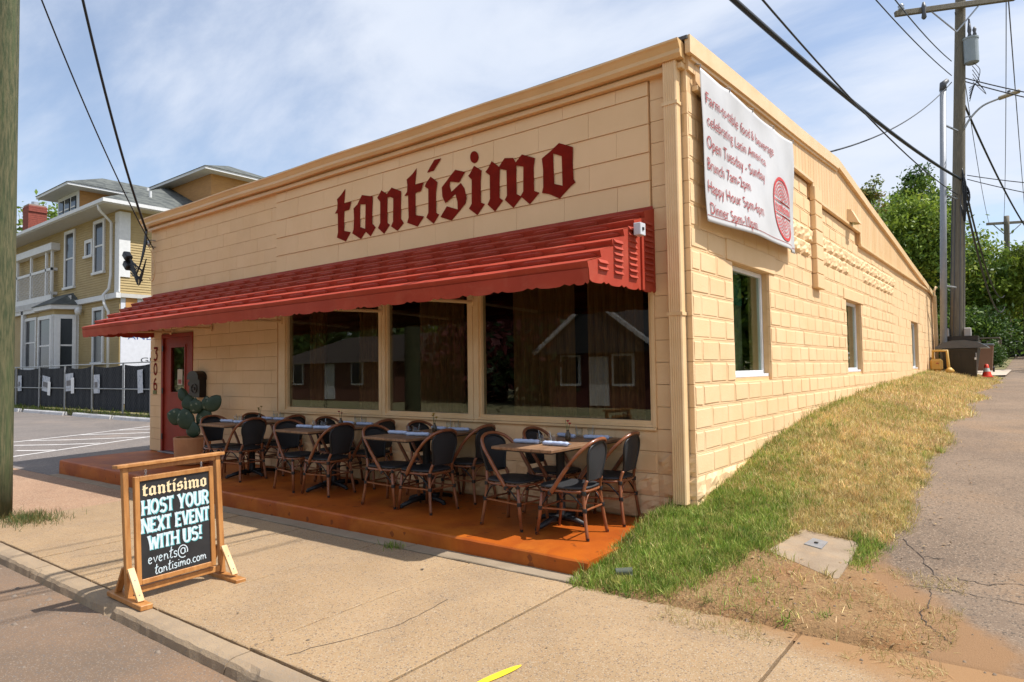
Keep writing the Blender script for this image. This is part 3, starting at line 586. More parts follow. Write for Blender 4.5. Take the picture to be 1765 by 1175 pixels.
q = [(0.99, -0.42), (1.02, -0.28), (1.13, -0.31), (1.12, -0.46)]; mb = MB(); mb.prism([q[::-1]], lambda u, v, d: (u, v, zc((u, v)) + d), -0.01, 0.006); mb.build('inspection_plate', m_galv, uc)
mb = MB().box(1.05, -0.38, zc((1.06, -.37)) + .004, 1.075, -0.355, zc((1.06, -.37)) + .012); mb.build('plate_slot', m_black, uc)
# yellow paint mark on the pavement
V = []; 
for i, t in enumerate(np.linspace(0, 1, 12)):
    x = 0.195 + 0.05 * t; y = -3.14 + 0.27 * t; w = 0.022 * math.sin(math.pi * min(1, 0.15 + t * 0.85)) ** 0.5 + 0.003
    V += [(x - w, y, float(sw(x, y)) + 0.006), (x + w, y, float(sw(x, y)) + 0.006)]
MB().add(V, [(2 * i, 2 * i + 1, 2 * i + 3, 2 * i + 2) for i in range(11)]).build('painted_mark', m_yel, walk)

# hairline cracks, gum spots and stains on the pavement
m_gum = mat('gum_spot', (0.155, 0.112, 0.072), 0.9)
for _ in range(14):
    x = random.uniform(-6.2, 2.2); y = random.uniform(-3.45, -1.8); r = random.uniform(0.006, 0.017); n = 9; z = float(sw(x, y)) + 0.0065
    MB().add([(x + r * random.uniform(.75, 1.2) * math.cos(2 * math.pi * k / n), y + r * random.uniform(.75, 1.2) * math.sin(2 * math.pi * k / n), z) for k in range(n)], [tuple(range(n))]).build('gum_spot', m_gum, walk)
def wcrack(pts):
    Q = []
    for a, b in zip(pts[:-1], pts[1:]):
        for t in np.linspace(0, 1, 9)[:-1]: Q.append(np.array(a) + (np.array(b) - np.array(a)) * t + RNG.normal(0, 0.007, 2))
    V = []
    for i, q in enumerate(Q):
        d = Q[min(i + 1, len(Q) - 1)] - Q[max(i - 1, 0)]; d = d / (np.linalg.norm(d) + 1e-9); nn = np.array((-d[1], d[0])) * random.uniform(0.0012, 0.0028)
        for s_ in (1, -1): p_ = q + nn * s_; V.append((p_[0], p_[1], float(sw(p_[0], p_[1])) + 0.0062))
    MB().add(V, [(2 * i, 2 * i + 1, 2 * i + 3, 2 * i + 2) for i in range(len(Q) - 1)]).build('hairline_crack', m_crack, walk)
for c_ in ([(-0.9, -3.5), (-0.7, -2.9), (-0.75, -2.3)], [(-4.3, -3.4), (-4.0, -2.7), (-4.1, -1.9)]): wcrack(c_)

cupo = thing('plastic_cup', 'crumpled clear plastic cup lying in the grass near the patio corner', 'cup', (0.05, -1.44, float(bankz(0.05, -1.44)) + 0.035), 0.6)
mb = MB().lathe([(0.030, 0.0), (0.034, 0.05), (0.040, 0.11), (0.042, 0.115)], 14, cap=False); mb.v = [(z - 0.05, x * (0.8 + 2.0 * abs(z - 0.06)), y * 0.75) for x, y, z in mb.v]; mb.build('crumpled_wall', mat('cloudy_plastic', (0.22, 0.24, 0.18), 0.25, trans=0.5), cupo, smooth=True)
# outlines of the painted name, metres on the wall: (x, z)
GLYPHS = {
 't': [[(-4.815,3.837),(-4.837,3.643),(-4.691,3.649),(-4.733,3.546),(-4.837,3.542),(-4.843,3.276),(-4.704,3.241),(-4.804,3.128),(-4.994,3.206),(-4.97,3.274),(-4.975,3.537),(-5.035,3.54),(-4.985,3.593),(-4.978,3.673),(-4.991,3.729),(-4.91,3.769)]],
 'a': [[(-4.469,3.696),(-4.259,3.643),(-4.27,3.291),(-4.205,3.233),(-4.3,3.129),(-4.397,3.204),(-4.493,3.119),(-4.67,3.219),(-4.643,3.268),(-4.632,3.424),(-4.641,3.547),(-4.56,3.59)],[(-4.509,3.581),(-4.396,3.561),(-4.407,3.24),(-4.511,3.281)]],
 'n': [[(-4.087,3.689),(-3.983,3.624),(-3.895,3.69),(-3.724,3.614),(-3.731,3.273),(-3.678,3.21),(-3.792,3.128),(-3.909,3.201),(-3.872,3.257),(-3.865,3.549),(-3.924,3.578),(-3.976,3.581),(-3.979,3.255),(-3.933,3.226),(-4.039,3.125),(-4.157,3.217),(-4.113,3.274),(-4.111,3.547),(-4.167,3.607),(-4.138,3.634)]],
 't2': [[(-3.445,3.844),(-3.474,3.646),(-3.328,3.651),(-3.376,3.553),(-3.47,3.548),(-3.468,3.275),(-3.325,3.237),(-3.438,3.13),(-3.617,3.204),(-3.59,3.264),(-3.597,3.54),(-3.662,3.543),(-3.614,3.586),(-3.608,3.67),(-3.62,3.74),(-3.519,3.788)]],
 'acc': [[(-3.139,3.886),(-3.033,3.882),(-3.157,3.759),(-3.265,3.757),(-3.206,3.822)]],
 'i': [[(-3.207,3.698),(-3.098,3.612),(-3.12,3.486),(-3.123,3.251),(-3.075,3.22),(-3.165,3.125),(-3.285,3.217),(-3.249,3.271),(-3.247,3.556),(-3.308,3.597),(-3.283,3.634)]],
 's': [[(-2.807,3.701),(-2.659,3.647),(-2.752,3.542),(-2.894,3.58),(-2.9,3.528),(-2.873,3.454),(-2.724,3.53),(-2.669,3.46),(-2.638,3.349),(-2.656,3.284),(-2.873,3.119),(-3.051,3.187),(-2.946,3.298),(-2.775,3.232),(-2.778,3.322),(-2.808,3.417),(-2.969,3.339),(-3.016,3.421),(-3.025,3.534),(-2.909,3.625)]],
 'i2': [[(-2.519,3.689),(-2.41,3.613),(-2.424,3.501),(-2.426,3.255),(-2.368,3.229),(-2.478,3.12),(-2.602,3.213),(-2.561,3.264),(-2.556,3.536),(-2.609,3.591),(-2.583,3.608)]],
 'm': [[(-2.26,3.688),(-2.157,3.604),(-2.076,3.683),(-1.96,3.661),(-1.927,3.603),(-1.841,3.674),(-1.673,3.6),(-1.689,3.505),(-1.689,3.256),(-1.621,3.222),(-1.746,3.121),(-1.855,3.218),(-1.965,3.119),(-2.082,3.225),(-2.051,3.266),(-2.053,3.546),(-2.148,3.581),(-2.156,3.261),(-2.107,3.225),(-2.222,3.121),(-2.326,3.215),(-2.291,3.27),(-2.29,3.537),(-2.353,3.584),(-2.309,3.621)],[(-1.919,3.57),(-1.824,3.539),(-1.83,3.272),(-1.866,3.229),(-1.922,3.263)]],
 'o': [[(-1.364,3.69),(-1.198,3.612),(-1.204,3.451),(-1.198,3.287),(-1.176,3.249),(-1.231,3.221),(-1.369,3.117),(-1.497,3.187),(-1.587,3.213),(-1.57,3.27),(-1.568,3.463),(-1.582,3.575),(-1.478,3.625)],[(-1.441,3.6),(-1.334,3.548),(-1.33,3.243),(-1.432,3.281)]],
 'dot': [[(-2.451,3.773),(-2.456,3.748),(-2.47,3.729),(-2.49,3.718),(-2.514,3.718),(-2.538,3.728),(-2.559,3.747),(-2.572,3.772),(-2.576,3.8),(-2.571,3.825),(-2.557,3.845),(-2.536,3.855),(-2.512,3.855),(-2.488,3.845),(-2.468,3.825),(-2.455,3.8)]],
}
# ================================================================== THE RESTAURANT
bld = thing('restaurant_building', 'low cream painted block building with red lettering, red awning and big front windows', 'building', (0, 0, 0))
CH = 0.2032; ZJ = 0.0093; FX0 = -10.60
# --- block meshes (x along the wall, y = 0 at the face and positive into the wall)
BC = {}
def block_mesh(kind, w, h=0.196, var=0):
    key = (kind, round(w, 3), round(h, 3), var)
    if key in BC: return BC[key]
    mb = MB(); rr = random.Random(hash(key) % 9999)
    if kind == 'plain': mb.cbox(0, 0, 0, w, 0.045, h, 0.0014)
    elif kind == 'panel':
        mb.cbox(0, 0, 0, w, 0.045, h, 0.0016)
        a, b, c2 = 0.017, 0.024, 0.0050 + rr.uniform(-.001, .002)
        o = [(a, 0, a), (w - a, 0, a), (w - a, 0, h - a), (a, 0, h - a)]; i = [(b, -c2, b), (w - b, -c2, b), (w - b, -c2, h - b), (b, -c2, h - b)]
        o = [(x + rr.uniform(-.005, .005), y + 0.001, z + rr.uniform(-.005, .005)) for x, y, z in o]; i = [(x + rr.uniform(-.006, .006), y + rr.uniform(-.002, .002), z + rr.uniform(-.006, .006)) for x, y, z in i]
        mb.add(o + i, [(0, 1, 5, 4), (1, 2, 6, 5), (2, 3, 7, 6), (3, 0, 4, 7), (4, 5, 6, 7)])
    else:  # rock face
        nx = max(3, int(w / 0.05)); nz = 5; vs = []; fs = []
        for j in range(nz + 1):
            for i in range(nx + 1):
                u = i / nx; t = j / nz; e = min(1, 5 * min(u * w / 0.2, (1 - u) * w / 0.2, t, 1 - t))
                d = e * ((0.010 + 0.022 * rr.random()) if var < 6 else (0.014 + 0.030 * rr.random()))
                vs.append((u * w + (rr.uniform(-.012, .012) if 0 < i < nx else 0), -d, t * h + (rr.uniform(-.012, .012) if 0 < j < nz else 0)))
        for j in range(nz):
            for i in range(nx): a = j * (nx + 1) + i; fs.append((a, a + 1, a + nx + 2, a + nx + 1))
        mb.add(vs, fs); mb.box(0, 0.001, 0, w, 0.045, h)
    me = mb.mesh('block'); me.materials.append(m_wall); BC[key] = me
    import bmesh
    b = bmesh.new(); b.from_mesh(me); bmesh.ops.recalc_face_normals(b, faces=b.faces); b.to_mesh(me); b.free()
    return me
# --- front wall
fw = MB()
for a in [(-10.60, -10.152, -0.4, 4.12), (-8.985, -6.40, -0.4, 4.12), (-10.152, -8.985, 2.12, 4.12), (-6.40, -0.36, -0.4, 0.83), (-6.40, -0.36, 2.32, 4.12), (-0.36, -0.001, -0.4, 4.12)]: fw.box(a[0], 0.03, a[2], a[1], 0.24, a[3])
front_wall = fw.build('front_wall', m_core, bld)
def put_front(kind, x0, x1, row, var=0, h=0.199):
    if x1 - x0 < 0.04: return
    o = link('block', block_mesh(kind, round(x1 - x0 - 0.0016, 3), h, var), front_wall, (x0 + 0.0008, random.uniform(-0.0015, 0.0015), ZJ + CH * row + 0.002)); return o
def span(x0, x1, row, kind):
    off = (row % 2) * 0.2 + 0.0; e = [x0] + [x for x in np.arange(-10.6 + off, 0.3, 0.4) if x0 + 0.06 < x < x1 - 0.06] + [x1]
    for a, b in zip(e[:-1], e[1:]): put_front(kind, a, b, row, var=random.randrange(6) if kind == 'rock' else 0)
for row in range(-1, 20):
    z0, z1 = ZJ + CH * row, ZJ + CH * (row + 1)
    if row == -1: continue
    if z1 > 4.10: continue
    kind = 'rock' if row < 2 else 'plain'
    span(-10.60, -10.152, row, 'plain')
    if z0 > 2.11: span(-10.152, -8.985, row, 'plain')
    if z0 < 0.80:
        span(-8.985, -6.40, row, 'plain'); span(-6.40, -0.36, row, 'rock' if row < 2 else 'panel' if row == 2 else 'plain')
    else: span(-8.985, -6.455, row, 'plain')
    span(-0.36, 0.0, row, 'rock' if row < 3 else 'plain')
# --- shingle cladding behind the name
cp = 0.2665; zc0 = 3.9175 + cp - 0.12
clad = []
for k in range(6):
    zt = (4.055 if k == 0 else 3.9175 - cp * (k - 1)); zb = 3.9175 - cp * k
    if zb < 2.30: zb = 2.33
    x = -6.45 - random.uniform(0, 0.3); off = (k % 2) * 0.3
    e = [-6.45] + [v for v in np.arange(-6.45 + 0.25 + off, -0.40, 0.61) if v < -0.45] + [-0.37]
    for a, b in zip(e[:-1], e[1:]):
        key = ('clad', round(b - a, 3), round(zt - zb, 3))
        if key not in BC:
            w, h = b - a - 0.003, zt - zb - 0.0; mb = MB()
            # lapped: the lower edge stands a little prouder
            mb.add([(0, -0.026, 0.004), (w, -0.026, 0.004), (w, -0.016, h), (0, -0.016, h), (0, 0.03, 0.004), (w, 0.03, 0.004), (w, 0.03, h), (0, 0.03, h)], [(0, 1, 2, 3), (5, 4, 7, 6), (0, 4, 5, 1), (3, 2, 6, 7), (0, 3, 7, 4), (1, 5, 6, 2)])
            me = mb.mesh('shingle'); me.materials.append(m_clad); BC[key] = me
        link('shingle', BC[key], front_wall, (a + 0.0015, random.uniform(-0.0012, 0.0012), zb))
# --- painted name
sign_fn = lambda u, v, d: (u, -0.0275 - d, v)
for k in ('t', 'a', 'n', 't2', 'acc', 'i', 's', 'i2', 'dot', 'm', 'o'):
    mb = MB(); mb.prism(GLYPHS[k], sign_fn, 0.0, 0.0035); mb.build('painted_letter', m_red, front_wall)
# --- side wall
WIN = [(1.04, 2.22), (6.18, 7.35), (13.33, 14.5)]; WZ0, WZ1 = 1.268, 2.446
sw_ = MB(); ys = [0.03]
for a, b in WIN: ys += [a, b]
ys.append(18.0)
for i in range(0, len(ys), 2): sw_.box(-0.25, ys[i], -0.6, -0.03, ys[i + 1], 3.62)
for a, b in WIN: sw_.box(-0.25, a, -0.6, -0.03, b, WZ0); sw_.box(-0.25, a, WZ1, -0.03, b, 3.62)
sw_.box(-0.25, 0.03, 3.62, -0.03, 9.5, 4.2)
side_wall = sw_.build('side_wall', m_core, bld)
stuffV = MB(); cnt = [0]
def side_kind(y, row):
    z = ZJ + CH * row
    if row < 2: return 'rock'
    if (4.62 < y < 10.95 and row == 15) or (4.62 < y < 6.25 and row == 14) or (7.5 < y < 10.8 and row == 14) or (3.0 < y < 4.1 and row in (14, 15)): return 'rock'
    if y > 10.98: return 'plain'
    return 'panel'
cand = []
for row in range(0, 20):
    z0 = ZJ + CH * row; z1 = z0 + CH; top = 3.95 if row * CH > 3.0 else 9
    segs = [(0.0, 18.0)]
    if z1 > WZ0 + 0.02 and z0 < WZ1 - 0.02:
        segs = [(0.0, WIN[0][0]), (WIN[0][1], WIN[1][0]), (WIN[1][1], WIN[2][0]), (WIN[2][1], 18.0)]
    for a, b in segs:
        off = (row % 2) * 0.2; e = [a] + [y for y in np.arange(0.0 + off, 18.2, 0.4) if a + 0.05 < y < b - 0.05] + [b]
        for y0, y1 in zip(e[:-1], e[1:]):
            lim = 3.95 if y1 < 4.15 else 3.72 if y1 < 7.3 else 3.50
            if z1 > lim + 0.10: continue
            if float(gz(0.0, max(y0, 0.0))) > z1 - 0.01: continue
            if z0 > 2.42 and z0 < 3.9 and 4.14 < (y0 + y1) / 2 < 4.52 and False: continue
            cand.append((y0, y1, row))
cand.sort(key=lambda c: c[0])
for n_, (y0, y1, row) in enumerate(cand):
    kd = side_kind((y0 + y1) / 2, row); w = y1 - y0 - 0.003
    if w < 0.03: continue
    if kd == 'panel' and w < 0.12: kd = 'plain'
    h = 0.2002; me = block_mesh(kd, round(w, 3), h, random.randrange(8) if kd == 'rock' else random.randrange(9) if kd == 'panel' else 0)
    dxo = random.uniform(-0.002, 0.002)
    if kd == 'plain': dxo = random.uniform(-0.004, 0.004)
    loc = Vector((dxo, y0 + 0.0015, ZJ + CH * row + 0.0015)); Rm = rotz(math.pi / 2)
    if n_ < 300:
        o = link('block', me, side_wall, loc); o.rotation_euler = (0, 0, math.pi / 2)
    else:
        vs = [tuple(Rm @ v.co + loc) for v in me.vertices]; stuffV.add(vs, [tuple(p.vertices) for p in me.polygons])
o = stuffV.build('block_field', m_wall, side_wall); o['kind'] = 'stuff'
# smooth plaster lintel over the near window, pilaster strip beside the banner
mb = MB(); mb.cbox(-0.03, 0.86, 2.449, 0.016, 2.42, 2.66, 0.006); mb.build('lintel', m_wall, side_wall)
mb = MB(); mb.cbox(-0.03, 6.0, 2.449, 0.014, 7.55, 2.62, 0.006); mb.build('lintel', m_wall, side_wall)
for k in range(7):
    mb = MB(); mb.cbox(0.0, 4.13, 2.45 + k * 0.2032, 0.075 + random.uniform(-.004, .004), 4.50, 2.45 + (k + 1) * 0.2032 - 0.006, 0.008); mb.build('pilaster_block', m_wall, side_wall)
# --- side windows
for k, (a, b) in enumerate(WIN):
    f = MB(); x0, x1 = -0.135, -0.085; t = 0.05
    f.box(x0, a + 0.004, WZ0 + 0.004, x1, b - 0.004, WZ0 + t + 0.02); f.box(x0, a + 0.004, WZ1 - t, x1, b - 0.004, WZ1 - 0.004); f.box(x0, a + 0.004, WZ0 + t + 0.02, x1, a + t, WZ1 - t); f.box(x0, b - t, WZ0 + t + 0.02, x1, b - 0.004, WZ1 - t)
    f.box(-0.084, a + 0.004, WZ0 + 0.003, -0.035, b - 0.004, WZ0 + 0.035)
    fo = f.build('side_window', m_white, bld)
    MB().box(-0.112, a + t, WZ0 + t + 0.02, -0.106, b - t, WZ1 - t).build('pane', m_gside, fo)
    MB().box(-0.30, a + 0.08, WZ1 - 0.36, -0.29, b - 0.10, WZ1 - 0.02).build('roller_blind', mat('blind_green', (0.10, 0.22, 0.13), 0.8), fo)
    c = MB(); n = 26
    cv = [(-0.34 + 0.03 * math.sin(i * 1.9), b - 0.40 + 0.36 * i / n) for i in range(n + 1)]
    c.add([(x, y, WZ0 + 0.05) for x, y in cv] + [(x, y, WZ1) for x, y in cv], [(i, i + 1, n + 2 + i, n + 1 + i) for i in range(n)]); c.build('curtain', mat('pale_curtain', (0.42, 0.36, 0.24), 0.9), fo)
# potted plant on the near sill inside
pp = thing('sill_plant', 'small potted plant inside the nearest side window', 'potted plant', (-0.42, 1.75, 1.33))
MB().lathe([(0.07, 0), (0.095, 0.15), (0.10, 0.16), (0.09, 0.16)], 14).build('pot', m_pot, pp)
mb = MB()
for i in range(40):
    a = random.uniform(0, 6.28); r = random.uniform(0.02, 0.15); z = random.uniform(0.2, 0.36); s_ = 0.03
    c = Vector((r * math.cos(a), r * math.sin(a), z)); u = Vector((random.gauss(0, 1), random.gauss(0, 1), random.gauss(0, 1))).normalized() * s_; w = Vector((random.gauss(0, 1), random.gauss(0, 1), 0.4)).normalized() * s_
    mb.add([c - u, c + w, c + u, c - w], [(0, 1, 2, 3)])
mb.build('leaves', mat('house_plant', (0.08, 0.18, 0.05), 0.5, col2=(0.05, 0.12, 0.04), scale=20), pp)
MB().box(-0.60, 0.9, 1.20, -0.26, 2.4, 1.325).build('inner_sill', mat('sill_wood', (0.3, 0.17, 0.08), 0.6), side_wall)
# --- gable boards, trim, roof
def rooft(y): return 4.335 + (4.60 - 4.335) * (y + 0.06) / 5.71 if y < 5.65 else 4.60 + (3.465 - 4.60) * (y - 5.65) / 12.35
gable = MB().box(-0.24, 0.03, 3.625, -0.0305, 0.05, 3.65).build('gable', m_core, bld)
def bord(y): return 4.06 if y < 0.12 else 3.935 if y < 4.14 else 3.715 if y < 7.27 else 3.488
y = 0.0
while y < 17.95:
    w = 0.155; y1 = min(y + w, 18.0)
    for brk in (4.14, 7.27, 5.65):
        if y < brk - 0.01 and y1 > brk + 0.01: y1 = brk
    zb = bord((y + y1) / 2); za, zb2 = rooft(y) - 0.03, rooft(y1) - 0.03
    if min(za, zb2) - zb > 0.02:
        g_ = 0.004; X0, X1 = -0.028, 0.024
        vs = [(X0, y + g_, zb), (X1, y + g_, zb), (X1, y1 - g_, zb), (X0, y1 - g_, zb), (X0, y + g_, za), (X1, y + g_, za), (X1, y1 - g_, zb2), (X0, y1 - g_, zb2)]
        MB().add(vs, [(0, 3, 2, 1), (4, 5, 6, 7), (0, 1, 5, 4), (1, 2, 6, 5), (2, 3, 7, 6), (3, 0, 4, 7)]).build('board', m_side, gable, recalc=False)
    y = y1
MB().add([(-0.20, 0.0, 3.5), (-0.0285, 0.0, 3.5), (-0.0285, 18.0, 3.4), (-0.20, 18.0, 3.4), (-0.20, 0.0, rooft(0) - .03), (-0.0285, 0.0, rooft(0) - .03), (-0.0285, 5.65, 4.57), (-0.20, 5.65, 4.57), (-0.0285, 18.0, 3.43), (-0.20, 18.0, 3.43)], [(1, 2, 8, 6, 5), (0, 4, 7, 9, 3), (4, 5, 6, 7), (7, 6, 8, 9), (0, 1, 5, 4), (2, 3, 9, 8)]).build('gable_backing', m_core, gable)
for a, b in ((0.12, 4.14), (4.14, 7.27), (7.27, 18.0)):
    z = bord((a + b) / 2); mb = MB(); mb.cbox(0.0, a, z - 0.032, 0.058, b, z + 0.012, 0.004); mb.build('drip_trim', m_trim, gable)
for yb, z0, z1 in ((4.14, 3.715, 3.94), (7.27, 3.488, 3.72)):
    mb = MB(); mb.cbox(0.024, yb - 0.012, z0, 0.052, yb + 0.022, z1, 0.003); mb.build('drip_trim', m_trim, gable)
rk = MB(); 
def strip(y0, y1, x0, x1, dz0, dz1, m_, name, par):
    n = 10; vs = []; fs = []
    for i in range(n + 1):
        y = y0 + (y1 - y0) * i / n; w = 0.006 * math.sin(y * 1.3)
        vs += [(x0, y, rooft(y) + dz0 + w), (x1, y, rooft(y) + dz0 + w), (x1, y, rooft(y) + dz1 + w), (x0, y, rooft(y) + dz1 + w)]
    for i in range(n):
        for j in range(4): a = i * 4 + j; b = i * 4 + (j + 1) % 4; fs.append((a, b, b + 4, a + 4))
    fs += [(0, 3, 2, 1), tuple(n * 4 + j for j in range(4))]
    return MB().add(vs, fs).build(name, m_, par)
m_shg = mat('roof_membrane', (0.10, 0.10, 0.105), 0.85, col2=(0.07, 0.07, 0.075), scale=4)
roof = strip(-0.09, 5.65, -10.78, 0.055, -0.03, 0.0, m_shg, 'roof', bld)
strip(5.65, 18.1, -10.78, 0.055, -0.03, 0.0, m_shg, 'roof_back', roof)
strip(-0.07, 5.65, 0.026, 0.075, -0.155, 0.006, m_trim, 'rake_board', roof); strip(5.65, 18.1, 0.026, 0.075, -0.125, 0.006, m_trim, 'rake_board', roof)
strip(0.02, 5.65, 0.0255, 0.05, -0.19, -0.156, m_trim, 'rake_moulding', roof)
# rear and left walls close the volume
MB().box(-10.60, 0.25, -0.5, -10.36, 18.0, 3.45).build('left_wall', m_wall, bld); MB().box(-10.36, 17.78, -0.5, -0.26, 18.0, 3.44).build('rear_wall', m_wall, bld)
MB().add([(-10.60, .25, 3.44), (-10.60, 18, 3.44), (-10.60, 5.65, 4.57), (-10.60, .25, 4.32), (-10.40, .25, 3.44), (-10.40, 18, 3.44), (-10.40, 5.65, 4.57), (-10.40, .25, 4.32)], [(0, 1, 2, 3), (4, 5, 6, 7), (3, 2, 6, 7), (2, 1, 5, 6), (0, 3, 7, 4)]).build('left_gable', m_wall, bld)
# --- gutter, frieze, downspouts
gp = [(-0.045, 4.275), (-0.05, 4.135), (-0.125, 4.132), (-0.150, 4.165), (-0.148, 4.20), (-0.175, 4.245), (-0.192, 4.262), (-0.192, 4.280), (-0.180, 4.280)]
gu = MB(); n = len(gp); vs = []; fs = []; nx = 24
for i in range(nx + 1):
    x = -10.72 + 10.73 * i / nx; w = 0.006 * math.sin(i * 1.1)
    vs += [(x, y_, z_ + w) for y_, z_ in gp]
for i in range(nx):
    for j in range(n - 1): a = i * n + j; fs.append((a, a + n, a + n + 1, a + 1))
fs += [tuple(range(n)), tuple(nx * n + j for j in range(n))[::-1]]
gut = gu.add(vs, fs).build('gutter', m_gut, bld)
MB().box(-10.62, -0.044, 4.118, 0.0, 0.02, 4.30).build('fascia', m_gut, gut); MB().cbox(-10.6, -0.075, 4.062, -0.005, 0.02, 4.117, 0.006).build('frieze', m_gut, gut)
def downspout(M4, h, parent, name='downspout'):
    pr_ = [(-0.065, 0), (-0.065, -0.085), (-0.055, -0.095)]
    for k in range(5): x = -0.05 + k * 0.02; pr_ += [(x, -0.095), (x + 0.006, -0.089), (x + 0.012, -0.089), (x + 0.018, -0.095)]
    pr_ += [(0.055, -0.095), (0.065, -0.085), (0.065, 0)]
    n = len(pr_); vs = [tuple(M4 @ Vector((x, y_, 0))) for x, y_ in pr_] + [tuple(M4 @ Vector((x, y_, h))) for x, y_ in pr_]
    mb = MB().add(vs, [(j, j + 1, n + j + 1, n + j) for j in range(n - 1)] + [tuple(range(n)), tuple(n + j for j in range(n))[::-1]])
    o = mb.build(name, m_trim, parent)
    for z in (h * 0.42, h * 0.9): b = MB(); b.box(-0.074, -0.099, z, 0.074, 0.0, z + 0.03); b.v = [tuple(M4 @ Vector(v)) for v in b.v]; b.build('strap', m_trim, o)
    return o
downspout(Matrix.Translation((-0.118, -0.012, 0.185)), 3.95, bld)
downspout(Matrix.Translation((0.03, 17.72, 1.25)) @ rotz(math.pi / 2), 2.15, bld)
mb = MB().tube([(0.06, 17.86, 1.4), (0.06, 17.86, 3.55), (0.10, 17.86, 3.68), (0.10, 18.1, 3.68)], 0.028, 8); mb.build('vent_pipe', m_trim, bld, smooth=True)
# --- front windows
G = [(-6.207, -4.205), (-4.03, -2.684), (-2.477, -0.427)]; GZ0, GZ1 = 0.895, 2.30
edges = [-6.40, -4.118, -2.58, -0.36]
for k, (a, b) in enumerate(G):
    f = MB(); e0, e1 = edges[k] + (0.003 if k else 0), edges[k + 1] - (0.003 if k < 2 else 0)
    f.cbox(e0, -0.020, 0.835, a - 0.028, 0.10, GZ1 + 0.05, 0.004); f.cbox(b + 0.028, -0.020, 0.835, e1, 0.10, GZ1 + 0.05, 0.004)
    f.box(a - 0.028, 0.008, 0.862, a, 0.09, GZ1); f.box(b, 0.008, 0.862, b + 0.028, 0.09, GZ1)
    f.box(a - 0.028, -0.012, 0.838, b + 0.028, 0.09, 0.862); f.box(a, 0.008, 0.862, b, 0.09, GZ0); f.box(a - 0.028, -0.012, GZ1, b + 0.028, 0.09, GZ1 + 0.05)
    fo = f.build('front_window', m_trim, bld)
    MB().box(a, 0.045, GZ0, b, 0.052, GZ1).build('pane', m_glass, fo)
    mb = MB(); mb.cbox(e0, -0.035, 0.808, e1, 0.0, 0.834, 0.005); mb.build('sill', m_trim, fo)
# --- door
fd = MB(); fd.cbox(-10.150, -0.012, 0.02, -10.085, 0.10, 2.118, 0.004); fd.cbox(-9.055, -0.012, 0.02, -8.988, 0.10, 2.118, 0.004); fd.cbox(-10.085, -0.012, 2.05, -9.055, 0.10, 2.118, 0.004)
door = fd.build('door', m_door, bld)
lf = MB(); gx0, gx1, gz0, gz1 = -9.83, -9.30, 1.06, 1.89
for a in [(-10.082, gx0, 0.03, 2.047), (gx1, -9.058, 0.03, 2.047), (gx0, gx1, 0.03, gz0), (gx0, gx1, gz1, 2.047)]: lf.box(a[0], 0.02, a[2], a[1], 0.065, a[3])
lf.build('leaf', m_door, door); MB().box(gx0, 0.040, gz0, gx1, 0.046, gz1).build('pane', m_glass, door)
bd = MB()
for a in [(gx0 - .02, gx0 + .02, gz0 - .02, gz1 + .02), (gx1 - .02, gx1 + .02, gz0 - .02, gz1 + .02), (gx0 + .02, gx1 - .02, gz0 - .02, gz0 + .02), (gx0 + .02, gx1 - .02, gz1 - .02, gz1 + .02)]: bd.box(a[0], 0.008, a[2], a[1], 0.019, a[3])
bd.build('glazing_bead', m_door, door)
MB().box(-9.62, 0.036, 1.20, -9.44, 0.039, 1.48).build('paper_notice', mat('notice_paper', (0.62, 0.55, 0.42), 0.9), door); MB().box(-9.59, 0.0345, 1.225, -9.47, 0.0355, 1.30).build('notice_print', m_banred, door)
mb = MB(); mb.lathe([(0.035, 0), (0.035, 0.02), (0.02, 0.03)], 12); mb.v = [(-9.13 + x, 0.019 - z, 1.225 + y) for x, y, z in mb.v]; mb.build('deadbolt', m_black, door)
mb = MB(); mb.lathe([(0.034, 0), (0.034, 0.018), (0.014, 0.022), (0.014, 0.06)], 12); mb.v = [(-9.13 + x, 0.019 - z, 1.03 + y) for x, y, z in mb.v]; mb.tube([(-9.13, -0.035, 1.03), (-9.20, -0.038, 1.03), (-9.27, -0.035, 1.026)], 0.012, 8); mb.build('lever_handle', m_black, door)
for z in (0.28, 1.10, 1.86): MB().box(-10.105, -0.020, z - 0.05, -10.065, -0.011, z + 0.05).build('hinge', m_black, door)
MB().box(-10.16, -0.06, 0.003, -8.98, 0.2, 0.02).build('threshold', m_galv, door)
# --- lettering helpers
def strokes(mb, polys, w, fn, flare=0.0, mi=0, dd=0.00015, d0=0.0):
    for k, P in enumerate(polys):
        n = len(P); L = []; R_ = []
        for i in range(n):
            a = P[max(i - 1, 0)]; b = P[min(i + 1, n - 1)]; dx_, dy_ = b[0] - a[0], b[1] - a[1]; l = math.hypot(dx_, dy_) or 1; nx_, ny_ = -dy_ / l, dx_ / l
            t = i / (n - 1) if n > 1 else 0; ww = (w[i] if hasattr(w, '__len__') else w) * (1 + flare * abs(2 * t - 1) ** 3) / 2
            L.append((P[i][0] + nx_ * ww, P[i][1] + ny_ * ww)); R_.append((P[i][0] - nx_ * ww, P[i][1] - ny_ * ww))
        vs = []
        for i in range(n): vs += [fn(*L[i], d0 + dd * (k + 1)), fn(*R_[i], d0 + dd * (k + 1))]
        mb.add(vs, [(2 * i, 2 * i + 1, 2 * i + 3, 2 * i + 2) for i in range(n - 1)], mi)
def arc(cx, cy, rx, ry, a0, a1, n=14): return [(cx + rx * math.cos(math.radians(a0 + (a1 - a0) * i / n)), cy + ry * math.sin(math.radians(a0 + (a1 - a0) * i / n))) for i in range(n + 1)]
